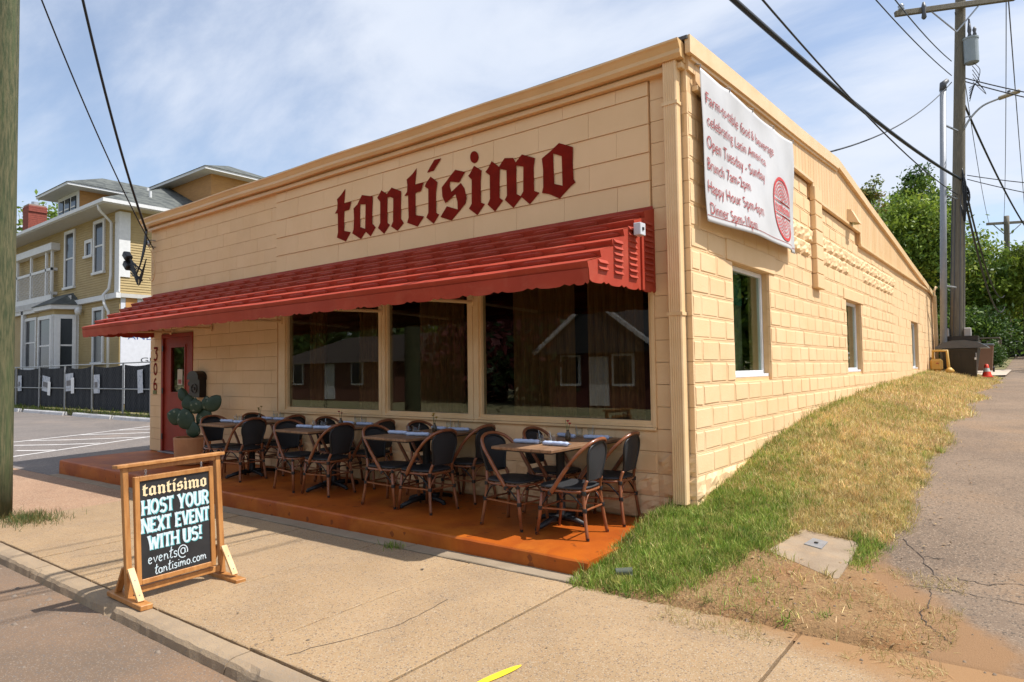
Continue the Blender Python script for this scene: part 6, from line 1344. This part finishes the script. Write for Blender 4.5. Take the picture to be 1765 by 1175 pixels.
def beam(p, q, w, h):
    p, q = Vector(p), Vector(q); d = (q - p); l = d.length; d.normalize(); s_ = d.cross(Vector((0, 0, 1))).normalized(); u = s_.cross(d); M4 = Matrix.Identity(4)
    for i in range(3): M4[i][0] = d[i]; M4[i][1] = s_[i]; M4[i][2] = u[i]; M4[i][3] = p[i]
    mb = MB(); mb.cbox(0, -w / 2, -h / 2, l, w / 2, h / 2, 0.01, mtx=M4); return mb
beam(a0 + Vector((0, -0.30, 0)), a1 + Vector((0, -0.30, 0)), 0.12, 0.15).build('cross_arm', m_pole, rp)
for t_ in (0.28, 0.72): MB().tube([a0.lerp(a1, t_) + Vector((0, -0.30, 0)), a0.lerp(a1, 0.5) + Vector((0, -0.24, -0.75))], 0.022, 6).build('arm_brace', m_galv, rp)
for t_ in (0.05, 0.93): p = a0.lerp(a1, t_); MB().lathe([(0.03, 0.07), (0.09, 0.12), (0.06, 0.17), (0.09, 0.21), (0.03, 0.28)], 12, c=(p.x, p.y - 0.3, p.z)).build('insulator', m_galv, rp, smooth=True)
p = a0.lerp(a1, 0.24); MB().lathe([(0.035, -0.30), (0.07, -0.25), (0.05, -0.1), (0.07, 0.05), (0.03, 0.2)], 10, c=(p.x, p.y - 0.38, p.z)).build('arrester', m_wgry, rp, smooth=True)
m_tr = mat('transformer_grey', (0.30, 0.34, 0.36), 0.5, col2=(0.26, 0.30, 0.31), scale=3); tp = rel_p((1.24, 17.72, 10.10))
tr_ = MB().lathe([(0.14, 0.0), (0.185, 0.03), (0.185, 0.70), (0.20, 0.71), (0.20, 0.76), (0.05, 0.82)], 20, c=tp).build('transformer', m_tr, rp, smooth=False)
for k, (dx_, h_) in enumerate(((-0.02, 0.55), (0.10, 0.28))): MB().lathe([(0.03, 0.78), (0.055, 0.83), (0.035, 0.9), (0.055, 0.98), (0.02, 0.78 + h_)], 10, c=(tp[0] + dx_, tp[1] - 0.02, tp[2])).build('bushing', m_wgry, tr_, smooth=True)
la = [rel_p(p) for p in ((0.98, 17.80, 8.25), (1.15, 17.82, 8.55), (1.45, 17.88, 8.85), (1.86, 17.96, 8.99))]; MB().tube(arcpts(la, 6), 0.028, 8).build('lamp_arm', m_galv, rp, smooth=True); MB().tube([rel_p((0.95, 17.8, 8.60)), rel_p((1.17, 17.82, 8.60))], 0.02, 6).build('lamp_stay', m_galv, rp)
mt = Matrix.Translation(rel_p((2.06, 17.98, 9.04))) @ Matrix.Rotation(-0.18, 4, 'Y'); mb = MB(); mb.cbox(-0.25, -0.11, -0.035, 0.27, 0.11, 0.035, 0.025, mtx=mt); mb.build('street_lamp_head', mat('lamp_housing', (0.40, 0.36, 0.27), 0.5), rp)
mt2 = mt @ Matrix.Translation((0.02, 0, 0.08)); MB().lathe([(0.045, -0.045), (0.04, 0.04)], 10, c=tuple(mt2.translation)).build('photocell', m_wgry, rp)
mb = MB()
for a in (0.5, 1.2, 2.0, 2.7): mb.tube([Vector((0.195 * math.cos(-a), 0.195 * math.sin(-a), 0.2)) + Vector((0, 0, 0)), Vector((0.115 + 0.185 * math.cos(-a), -0.03 + 0.185 * math.sin(-a), 2.6)), Vector((0.24 + 0.175 * math.cos(-a), -0.07 + 0.175 * math.sin(-a), 5.4))], 0.014, 5)
mb.build('riser_cable', m_wgry, rp)
for s_, nm in ((-1, 'meter_box'), (1, 'meter_box')): mb = MB(); mb.cbox(s_ * 0.27 - 0.09 + 0.05, -0.22, 1.18, s_ * 0.27 + 0.09 + 0.05, -0.06, 1.52, 0.02); mb.build(nm, mat('pale_box', (0.45, 0.42, 0.38), 0.6), rp)
mb = MB()
for k in range(7): a = random.uniform(0, 6); mb.tube(arcpts([Vector((0.36, -0.2, 5.6 + 0.1 * k)), Vector((0.45 + 0.08 * math.sin(a), -0.28, 5.3 + 0.06 * k)), Vector((0.38, -0.3, 4.9 - 0.05 * k)), Vector((0.30, -0.24, 5.1))], 4), 0.02, 5)
for k in range(6): a = random.uniform(0, 6); mb.tube(arcpts([Vector((0.72, -0.25, 9.25 - 0.12 * k)), Vector((0.95 + 0.08 * math.sin(a), -0.28, 8.95 - 0.15 * k)), Vector((0.80, -0.28, 8.6)), Vector((0.62, -0.25, 8.5 - 0.08 * k))], 4), 0.010, 5)
mb.build('cable_tangle', m_wire, rp, smooth=True)['kind'] = 'stuff'
cd = thing('conduit_riser', 'slim grey metal service mast standing left of the wooden pole', 'mast', (0.30, 16.9, 1.0)); MB().tube([(0, 0, 0), (0.29, -0.18, 8.15)], [0.088, 0.078], 12).build('mast_tube', mat('mast_grey', (0.30, 0.31, 0.33), 0.5, metal=0.3), cd, smooth=True)
MB().tube([(0.29, -0.18, 8.15), (0.30, -0.17, 8.35), (0.40, -0.1, 8.45)], [0.09, 0.09, 0.06], 10).build('weatherhead', m_wgry, cd, smooth=True)
for z in (2.6, 5.2, 7.2): MB().tube([(0.035 * z, -0.02 * z, z), (0.20 + 0.045 * z, 0.75, z)], 0.03, 6).build('standoff', m_galv, cd)
p2 = pole('far_utility_pole', 'distant wooden utility pole with long cross arm over the alley', (0.92, 51.5, 1.6), (1.16, 51.4, 11.5), 0.20, 0.16, m_pole, 10)
beam((-0.85, -1.0, 9.35), (1.55, 0.95, 9.50), 0.14, 0.17).build('cross_arm', m_pole, p2)
for t_ in (-1, 1): MB().tube([(0.24 + 0.75 * t_, 0.1 + 0.55 * t_, 9.35), (0.22, 0, 8.5)], 0.035, 6).build('arm_brace', m_galv, p2)
MB().lathe([(0.15, 0), (0.18, 0.05), (0.18, 0.6), (0.1, 0.66)], 12, c=(-0.05, -0.1, 6.6)).build('transformer', m_tr, p2)
def wire(label, a, b, sag, r, m_=None, n=26, via=None, cat='cable'):
    a, b = Vector(a), Vector(b); P_ = [a.lerp(b, i / n) - Vector((0, 0, 4 * sag * (i / n) * (1 - i / n))) for i in range(n + 1)]
    return tag(MB().tube(P_, r, 6).build('overhead_wire', m_ or m_wire, smooth=True), label, cat, 'overhead wires')
def ext(a, b, k): a, b = Vector(a), Vector(b); return tuple(a + (b - a) * k)
PP = (0.86, 17.80, 6.78)
def thru(P0, T, k, sag): q = Vector(ext(P0, T, k)); t_ = 1 / k; q.z += 4 * sag * t_ * (1 - t_) * k; return tuple(q)
wire('thickest black cable bundle crossing the sky to the pole', thru(PP, (-0.299, 2.192, 5.769), 1.5, 0.40), PP, 0.40, 0.036); wire('thin black cable just above the thickest bundle', thru((0.75, 17.735, 6.34), (-0.026, 2.407, 5.764), 1.5, 0.55), (0.75, 17.735, 6.34), 0.55, 0.013)
wire('service wire from the roof ridge up to the pole', (-0.30, 5.2, 4.60), (0.74, 17.6, 9.65), 0.35, 0.014)
wire('left wire of the pair running up to the crossarm pole', ext((0.75, 17.54, 9.83), (0.272, 10.09, 9.1), 3.0), (0.75, 17.54, 9.83), 0.5, 0.012); wire('right wire of the pair running up to the crossarm pole', ext((0.766, 17.53, 10.25), (0.559, 10.316, 9.1), 3.0), (0.766, 17.53, 10.25), 0.5, 0.012)
wire('thin wire at the far right running to the distant pole', ext((2.2, 52.2, 11.1), (2.212, 14.1, 10.3), 1.6), (2.2, 52.2, 11.1), 1.2, 0.014, m_wgry); wire('upper wire between the two poles from the crossarm', (2.1, 18.5, 12.1), (1.0, 51.2, 11.1), 0.8, 0.014, m_wgry); wire('second wire between the two poles from the crossarm', (0.9, 17.6, 11.7), (0.2, 50.6, 11.0), 0.8, 0.014, m_wgry)
for lab, z0, z1, r in (('highest wire leaving the pole to the right', 9.82, 8.94, 0.016), ('lower twin of the wire leaving the pole to the right', 9.72, 8.80, 0.016), ('middle wire leaving the pole to the right', 6.90, 6.46, 0.012), ('lowest wire leaving the pole to the right', 6.78, 6.18, 0.012)):
    wire(lab, (1.0, 17.9, z0), ext((1.0, 17.9, z0), (2.41, 16.86, z1), 6.0), 0.5, r)
wire('braided cable dropping from the lamp arm to the far right', (1.0, 18.0, 9.05), ext((1.0, 18.0, 9.05), (2.2, 32.0, 8.0), 1.5), 0.5, 0.03); wire('upper sagging cable between the poles beside the trees', (0.92, 18.0, 6.65), (1.05, 51.3, 6.7), 1.9, 0.03); wire('lower sagging cable between the poles beside the trees', (0.92, 18.0, 6.2), (1.05, 51.3, 6.3), 2.3, 0.035)
wire('thick black service cable from the green pole to the building corner', (-7.06, -3.12, 9.6), (-10.45, -0.16, 4.05), 0.55, 0.020); wire('thin service wire from the green pole to the building corner', (-7.0, -3.10, 6.55), (-10.40, -0.05, 3.72), 0.20, 0.010)
sh = thing('service_cables', 'drooping black cable loops and weather caps at the left corner of the building', 'cable', (-10.45, -0.10, 3.9))
mb = MB()
for k in range(6): w = k * 0.045; mb.tube(arcpts([(-0.02 + 0.012 * k, -0.06, 0.16), (-0.05 + 0.015 * k, -0.10, -0.25), (-0.16 - w * .4, -0.13, -0.55 - w * 0.5), (-0.45 - w * 0.2, -0.12, -0.36 - w)], 5), 0.010, 6)
for k in range(6): w = k * 0.03; mb.tube(arcpts([(-0.52, -0.12, -0.32 - w * 1.2), (-0.33, -0.14, -0.48 - w), (-0.17, -0.12, -0.70 - w), (-0.12, -0.08, -0.60 - 0.8 * w), (-0.13, 0.0, -0.35)], 5), 0.009, 6)
mb.build('cable_loop', m_wire, sh, smooth=True)
MB().tube(arcpts([(0.05, -0.03, -0.15), (0.22, -0.02, -0.40), (0.26, -0.015, -0.62), (0.16, -0.012, -0.80), (0.02, -0.01, -0.72)], 6), 0.007, 6).build('loose_wire', m_core, sh, smooth=True)
for (x, z) in ((-0.62, -0.28), (-0.60, -0.46)):
    mt = Matrix.Translation((x, -0.12, z)) @ Matrix.Rotation(0.7, 4, 'Y'); mb = MB(); mb.cbox(-0.13, -0.065, -0.06, 0.06, 0.065, 0.06, 0.02, mtx=mt); mb.build('weather_cap', m_wire, sh)
    MB().tube([(x + 0.03, -0.12, z - 0.03), (-0.18, -0.05, z - 0.30)], 0.016, 8).build('conduit', m_wire, sh)

# ================================================================== FAR END OF THE SIDE WALL
gm = thing('gas_meter', 'ochre painted gas meter and piping at the far end of the side wall', 'gas meter', (0.22, 16.2, 1.08)); gm.scale = (1.1, 1.1, 1.1); m_gm = mat('meter_ochre', (0.56, 0.33, 0.07), 0.5)
mb = MB(); mb.cbox(-0.15, -0.10, 0.10, 0.12, 0.10, 0.40, 0.05); mb.build('meter_body', m_gm, gm); MB().tube([(-0.08, 0, 0.38), (-0.08, 0, 0.60), (0.22, 0, 0.60), (0.24, 0, 0.25), (0.26, 0, -0.05)], 0.035, 8).build('pipe', m_gm, gm, smooth=True); MB().lathe([(0.09, -0.05), (0.11, 0.0), (0.04, 0.08)], 12, c=(0.26, 0, 0.10)).build('regulator', m_gm, gm, smooth=True); MB().lathe([(0.03, 0), (0.03, 0.02)], 10, c=(0.02, -0.11, 0.28)).build('dial', m_banred, gm)
du = thing('dumpster', 'dark brown plastic dumpster with domed grey lid by the utility pole', 'dumpster', (0.72, 16.7, 0.98)); du.scale = (1.12, 1.0, 1.05); m_du = mat('dumpster_brown', (0.014, 0.010, 0.008), 0.4, col2=(0.022, 0.016, 0.012), scale=4); m_lid = mat('dumpster_lid', (0.085, 0.09, 0.098), 0.35)
MB().add([(-0.30, 0.0, 0.0), (0.27, 0.0, 0.0), (0.27, 1.1, 0.0), (-0.30, 1.1, 0.0), (-0.38, -0.05, 0.78), (0.37, -0.05, 0.78), (0.37, 1.15, 0.78), (-0.38, 1.15, 0.78)], [(0, 3, 2, 1), (4, 5, 6, 7), (0, 1, 5, 4), (1, 2, 6, 5), (2, 3, 7, 6), (3, 0, 4, 7)]).build('bin_body', m_du, du)
for x in (-0.18, -0.04, 0.28): MB().add([(x, -0.03, 0.03), (x + 0.05, -0.03, 0.03), (x + 0.05, -0.075, 0.74), (x, -0.075, 0.74)], [(0, 1, 2, 3)]).build('rib', m_du, du)
lp = [(-0.52, 0.79), (0.58, 0.79), (0.54, 0.84), (0.36, 0.955), (0.10, 1.0), (-0.15, 0.995), (-0.36, 0.93), (-0.50, 0.84)]
MB().prism([lp], lambda u, v, d: (u, d, v), -0.10, 1.2).build('lid', m_lid, du); MB().box(-0.3, 0.5, 1.0, 0.36, 1.15, 1.13).build('lid_hump', m_du, du); MB().box(0.30, -0.062, 0.48, 0.34, -0.056, 0.66).build('label_plate', m_white, du)
tc_ = thing('traffic_cone', 'orange traffic cone with white band beside the dumpster', 'traffic cone', (1.27, 17.6, 0.985)); m_cone = mat('cone_orange', (0.75, 0.045, 0.012), 0.5)
MB().lathe([(0.125, 0.025), (0.085, 0.16)], 14, cap=False).build('lower_cone', m_cone, tc_, smooth=True); MB().lathe([(0.086, 0.16), (0.062, 0.26)], 14, cap=False).build('band', mat('cone_band', (0.6, 0.62, 0.55), 0.4), tc_, smooth=True); MB().lathe([(0.063, 0.26), (0.045, 0.36), (0.02, 0.37)], 14, cap=False).build('upper_cone', m_cone, tc_, smooth=True); mb = MB(); mb.cbox(-0.15, -0.15, 0.0, 0.15, 0.15, 0.025, 0.005); mb.build('base', m_cone, tc_)
def cart(loc, label, col, s=1.0):
    t = thing('trash_cart', label, 'trash cart', loc, group='trash carts along the alley'); m_ = mat('cart_plastic', col, 0.5)
    MB().add([(-0.24 * s, -0.26 * s, 0.05), (0.24 * s, -0.26 * s, 0.05), (0.24 * s, 0.22 * s, 0.05), (-0.24 * s, 0.22 * s, 0.05), (-0.30 * s, -0.34 * s, 0.95 * s), (0.30 * s, -0.34 * s, 0.95 * s), (0.30 * s, 0.34 * s, 0.95 * s), (-0.30 * s, 0.34 * s, 0.95 * s)], [(0, 3, 2, 1), (4, 5, 6, 7), (0, 1, 5, 4), (1, 2, 6, 5), (2, 3, 7, 6), (3, 0, 4, 7)]).build('bin_body', m_, t)
    mb = MB(); mb.cbox(-0.33 * s, -0.38 * s, 0.953 * s, 0.33 * s, 0.38 * s, 1.03 * s, 0.03); mb.build('lid', m_lid, t)
    for q in (-1, 1): mb = MB().lathe([(0.10 * s, -0.03), (0.10 * s, 0.03)], 12); mb.v = [(q * 0.27 * s + z, 0.25 * s + x, 0.10 * s + y) for x, y, z in mb.v]; mb.build('wheel', m_black, t)
cart((0.88, 24.3, 1.06), 'brown trash cart standing right behind the dumpster', (0.16, 0.075, 0.04)); cart((1.13, 43.5, 1.66), 'black trash cart on the left of the far pair', (0.012, 0.016, 0.014), 1.05); cart((1.75, 44.0, 1.68), 'black trash cart on the right of the far pair', (0.02, 0.02, 0.024), 0.95)
ar = thing('garden_arbour', 'weathered wooden arbour with sloping lattice top behind the hedge', 'arbour', (0.0, 37.5, 1.3)); m_gw = mat('grey_timber', (0.28, 0.24, 0.21), 0.85, col2=(0.2, 0.17, 0.15), scale=6)
for k in range(9): beam((-2.2 + k * 0.38, -0.6, 1.25 - 0.05 * abs(k - 5)), (-2.2 + k * 0.38, 0.6, 1.35 - 0.05 * abs(k - 5)), 0.12, 0.16).build('rafter', m_gw, ar)
for x in (-2.2, -0.9, 0.95): MB().box(x - 0.06, -0.06, -0.4, x + 0.06, 0.06, 1.3).build('post', m_gw, ar)
MB().box(-2.4, -0.6, 1.37, 0.95, 0.6, 1.42).build('top_sheet', m_gw, ar); MB().box(0.9, -0.5, -0.3, 0.96, 0.5, 1.1).build('end_board', mat('red_board', (0.20, 0.06, 0.04), 0.8), ar)

# ================================================================== TREES
def tree(label, base, h, crown, n, leaf, cols, seed, clusters=70, spread=0.34, trunk_r=0.16, group='trees behind the restaurant', cat='tree', name='tree', droop=0.0, shell=0.45):
    """crown = (cx, cy, cz, rx, ry, rz) relative to the base"""
    rg = np.random.default_rng(seed); t = thing(name, label, cat, base, group=group); cx, cy, cz, rx, ry, rz_ = crown
    tm = MB(); top = (cx, cy, cz + rz_ * 0.55); tm.tube([(0, 0, -0.3), (cx * .25, cy * .25, cz * 0.35), (cx * .7, cy * .7, cz * 0.75), top], [trunk_r, trunk_r * 0.8, trunk_r * 0.55, trunk_r * 0.12], 9)
    d = rg.normal(size=(clusters, 3)); d /= np.linalg.norm(d, axis=1)[:, None]; rr_ = rg.random(clusters) ** shell * rg.uniform(0.72, 1.08, clusters); C_ = d * rr_[:, None] * np.array((rx, ry, rz_)) + np.array((cx, cy, cz))
    for k in range(0, clusters, max(1, clusters // 16)):
        c = C_[k]; a = np.array((cx * .6, cy * .6, max(cz - rz_ * 0.6, cz * 0.5))); m_ = (a + c) / 2 + np.array((0, 0, 0.15)); tm.tube([tuple(a), tuple(m_), tuple(c)], [trunk_r * 0.4, trunk_r * 0.25, trunk_r * 0.06], 6)
    tm.build('trunk', m_trunk, t, smooth=True)
    ci = rg.integers(0, clusters, n); sz_ = rg.uniform(0.6, 1.3, clusters) * spread * min(rx, rz_) ** 0.5
    off = rg.normal(size=(n, 3)) * sz_[ci][:, None] * np.array((1, 1, 0.75)); P_ = C_[ci] + off
    if droop: P_[:, 2] -= droop * rg.random(n) ** 2
    u = rg.normal(size=(n, 3)); u[:, 2] -= (1.2 if droop else 0.25); u /= np.linalg.norm(u, axis=1)[:, None]; w = np.cross(u, rg.normal(size=(n, 3))); w /= np.linalg.norm(w, axis=1)[:, None]; s_ = leaf * rg.uniform(0.6, 1.35, n)
    V = np.stack([P_ - u * s_[:, None] * (1.1 if droop else 0.75), P_ + w * s_[:, None] * (0.16 if droop else 0.36), P_ + u * s_[:, None] * (1.1 if droop else 0.75), P_ - w * s_[:, None] * (0.16 if droop else 0.36)], 1).reshape(-1, 3); F = (np.arange(n) * 4)[:, None] + np.arange(4)[None]
    base_c = np.array(cols)[rg.integers(0, len(cols), clusters)][ci] * rg.uniform(0.75, 1.25, (n, 1))
    fast_mesh('crown', V, F, m_leaf, t, tint=base_c); return t
LG = [(0.23, 0.31, 0.035), (0.17, 0.255, 0.03), (0.29, 0.34, 0.045)]; MG = [(0.135, 0.215, 0.03), (0.095, 0.165, 0.025), (0.175, 0.25, 0.035)]; DG = [(0.05, 0.10, 0.02), (0.065, 0.12, 0.022), (0.08, 0.14, 0.028)]; YG = [(0.20, 0.21, 0.04), (0.14, 0.17, 0.035), (0.25, 0.19, 0.05)]
tree('tall airy tree rising highest behind the roof slope', (-3.0, 40.9, 1.5), 12, (0, 0, 9.4, 1.7, 1.6, 3.1), 6500, 0.16, MG + DG[:1], 1, 46, 0.24); tree('thin yellowing tree furthest left behind the roof', (-4.9, 37.0, 1.4), 9, (0, 0, 9.2, 0.75, 0.75, 1.5), 1700, 0.15, YG, 2, 22, 0.26)
tree('second thin yellowish tree beside the roof slope', (-4.0, 38.5, 1.4), 8, (0.1, 0, 8.4, 1.0, 0.9, 1.5), 1700, 0.15, YG + LG, 3, 22, 0.28); tree('bright green feathery tree hugging the roof edge', (-2.55, 33.2, 1.2), 8, (0, 0, 6.1, 2.0, 1.7, 2.3), 15000, 0.15, LG + MG, 4, 90, 0.33)
tree('yellow green tree low behind the roof edge', (-4.3, 34.5, 1.2), 7, (0, 0, 6.6, 1.3, 1.3, 1.7), 6500, 0.14, YG + LG, 5, 50, 0.30); tree('dark dense tree behind the grey mast', (-1.9, 34.6, 1.2), 8, (0, 0, 6.0, 1.5, 1.4, 3.3), 12000, 0.15, DG + MG[:1], 6, 80, 0.33)
tree('broad bright maple right of the wooden pole', (-0.2, 47.5, 1.8), 8, (0.2, 0, 4.4, 2.5, 2.2, 3.5), 17000, 0.20, LG + MG, 7, 110, 0.36); tree('large tree filling the gap left of the wooden pole', (-2.6, 52.0, 2.0), 9, (0, 0, 4.6, 3.2, 2.5, 4.2), 15000, 0.24, MG + DG, 8, 100, 0.40)
tree('rounded tree beyond the distant pole', (1.2, 66.0, 2.0), 8, (0, 0, 3.8, 3.0, 2.6, 3.4), 12000, 0.27, LG + YG[:1] + MG, 9, 80, 0.42); tree('far tree line at the end of the alley', (4.2, 84.0, 2.1), 9, (0, 0, 4.8, 5.0, 3.0, 4.6), 12000, 0.36, MG + DG, 10, 80, 0.5); tree('far trees seen between the two poles', (-2.5, 88.0, 2.1), 9, (0, 0, 4.8, 5.5, 3.0, 4.6), 12000, 0.36, MG + LG, 11, 80, 0.5)
tree('pale weeping willow at the right edge', (1.95, 46.0, 1.75), 8, (0.1, 0, 6.2, 0.75, 0.9, 1.2), 4500, 0.18, LG + YG[1:2], 12, 30, 0.25, droop=2.6); tree('clipped dark hedge bush behind the dumpster', (0.88, 30.5, 1.12), 1.4, (0, 0, 0.62, 0.36, 0.5, 0.66), 4500, 0.06, DG, 13, 50, 0.20, trunk_r=0.05, cat='bush', name='bush', group='shrubs behind the restaurant')
tree('dark undergrowth below the trees behind the arbour', (-1.0, 42.0, 1.6), 3, (0, 0, 1.3, 2.8, 1.0, 1.9), 9000, 0.16, DG + MG, 14, 70, 0.36, trunk_r=0.07, cat='bush', name='bush', group='shrubs behind the restaurant'); tree('small tree peeking out above the yellow house eave', (-62, 14, 0), 13, (0, 0, 13.0, 3.0, 2.0, 2.5), 3500, 0.3, MG, 15, 40, 0.5, group='trees behind the yellow house')
# across the alley and across the street: seen only as reflections in the panes
for k, (x, y, h) in enumerate([(10.5, 22, 9.5), (9.5, 29, 9), (10.5, 37, 11), (9.5, 46, 11), (9, 56, 11)]): tree(['tree across the alley nearest the street, mirrored in the side windows', 'second tree across the alley mirrored in the side windows', 'third tree across the alley mirrored in the side windows', 'farthest tree across the alley mirrored in the side windows', 'remotest tree across the alley mirrored in the side windows'][k], (x, y, float(alley(y)) - 0.1), h, (0, 0, h * 0.52, 3.0, 3.2, h * 0.50), 12000, 0.30, LG + MG, 30 + k, 50, 0.5, group='trees across the alley')
for k, (x, y, h, cc) in enumerate([(-44, -27, 11, DG), (-36, -30, 13, DG), (-28, -29, 12, MG), (-20.5, -21, 7.5, [(0.16, 0.03, 0.03), (0.10, 0.06, 0.03), (0.22, 0.06, 0.06)]), (-19, -31, 14, DG), (-10, -30, 13, MG), (-3, -25, 11, DG), (4, -26, 12, MG), (12, -27, 12, DG), (-15.2, -20, 6.5, [(0.14, 0.03, 0.03), (0.05, 0.08, 0.03)]), (-53, -20, 12, DG), (-64, -25, 13, MG)]): tree('tree %s across the street' % ['far west of the brick bungalow', 'behind the west end of the bungalow', 'behind the brick bungalow', 'with red leaves right of the bungalow', 'tall and dark between the two houses', 'behind the gabled house', 'right of the gabled house', 'south of the parked side', 'at the east end', 'small and reddish left of the gabled house', 'tall and mirrored in the door pane', 'farthest west of all'][k], (x, y, -0.22), h * 0.66, (0, 0, h * 0.33, h * 0.36, h * 0.3, h * 0.31), 5000, 0.34, cc, 50 + k, 50, 0.62, group='trees across the street')
def cottage(label, x0, x1, y0, y1, hw, hr, wallm, roofm, front_gable):
    t = thing('cottage', label, 'house', ((x0 + x1) / 2, y1, -0.22)); w, d = (x1 - x0) / 2, y1 - y0
    MB().box(-w, -d, 0, w, 0, hw).build('wall', wallm, t); e = 0.45
    if front_gable: V_ = [(-w - e, e, hw - .15), (w + e, e, hw - .15), (w + e, -d, hw - .15), (-w - e, -d, hw - .15), (0, e, hr), (0, -d, hr)]; F_ = [(0, 4, 5, 3), (4, 1, 2, 5), (0, 1, 4), (2, 3, 5), (0, 3, 2, 1)]
    else: V_ = [(-w - e, e, hw - .05), (w + e, e, hw - .05), (w + e, -d - e, hw - .05), (-w - e, -d - e, hw - .05), (-w + 1.5, -d / 2, hr), (w - 1.5, -d / 2, hr)]; F_ = [(0, 1, 5, 4), (1, 2, 5), (2, 3, 4, 5), (3, 0, 4), (3, 2, 1, 0)]
    r = MB().add(V_, F_).build('roof', roofm, t)
    for s_ in (-1, 1):
        if front_gable: beam((s_ * (w + e), e + 0.05, hw - 0.12), (0, e + 0.05, hr + 0.05), 0.10, 0.18).build('barge_board', m_wtrim, r)
    for q in (-0.55, 0.45): MB().box(w * q - 0.5, 0.001, 0.9, w * q + 0.5, 0.08, 2.2).build('window', m_wtrim, t); MB().box(w * q - 0.4, 0.081, 1.0, w * q + 0.4, 0.09, 2.1).build('pane', m_dkglass, t)
    MB().box(-0.45, 0.001, 0.1, 0.45, 0.06, 2.1).build('door', m_wtrim, t)
cottage('low brick bungalow with brown roof across the street, mirrored in the left window', -35, -24, -27, -18, 2.2, 3.9, mat('bungalow_brick', (0.16, 0.06, 0.04), 0.9), mat('brown_shingle', (0.075, 0.055, 0.04), 0.9, col2=(0.05, 0.036, 0.028), scale=2), False)
cottage('red clad house with white gable trim across the street, mirrored in the right window', -14.2, -9.2, -25, -18, 2.4, 4.4, mat('red_cladding', (0.13, 0.035, 0.025), 0.8), mat('grey_shingle', (0.045, 0.043, 0.042), 0.9), True)
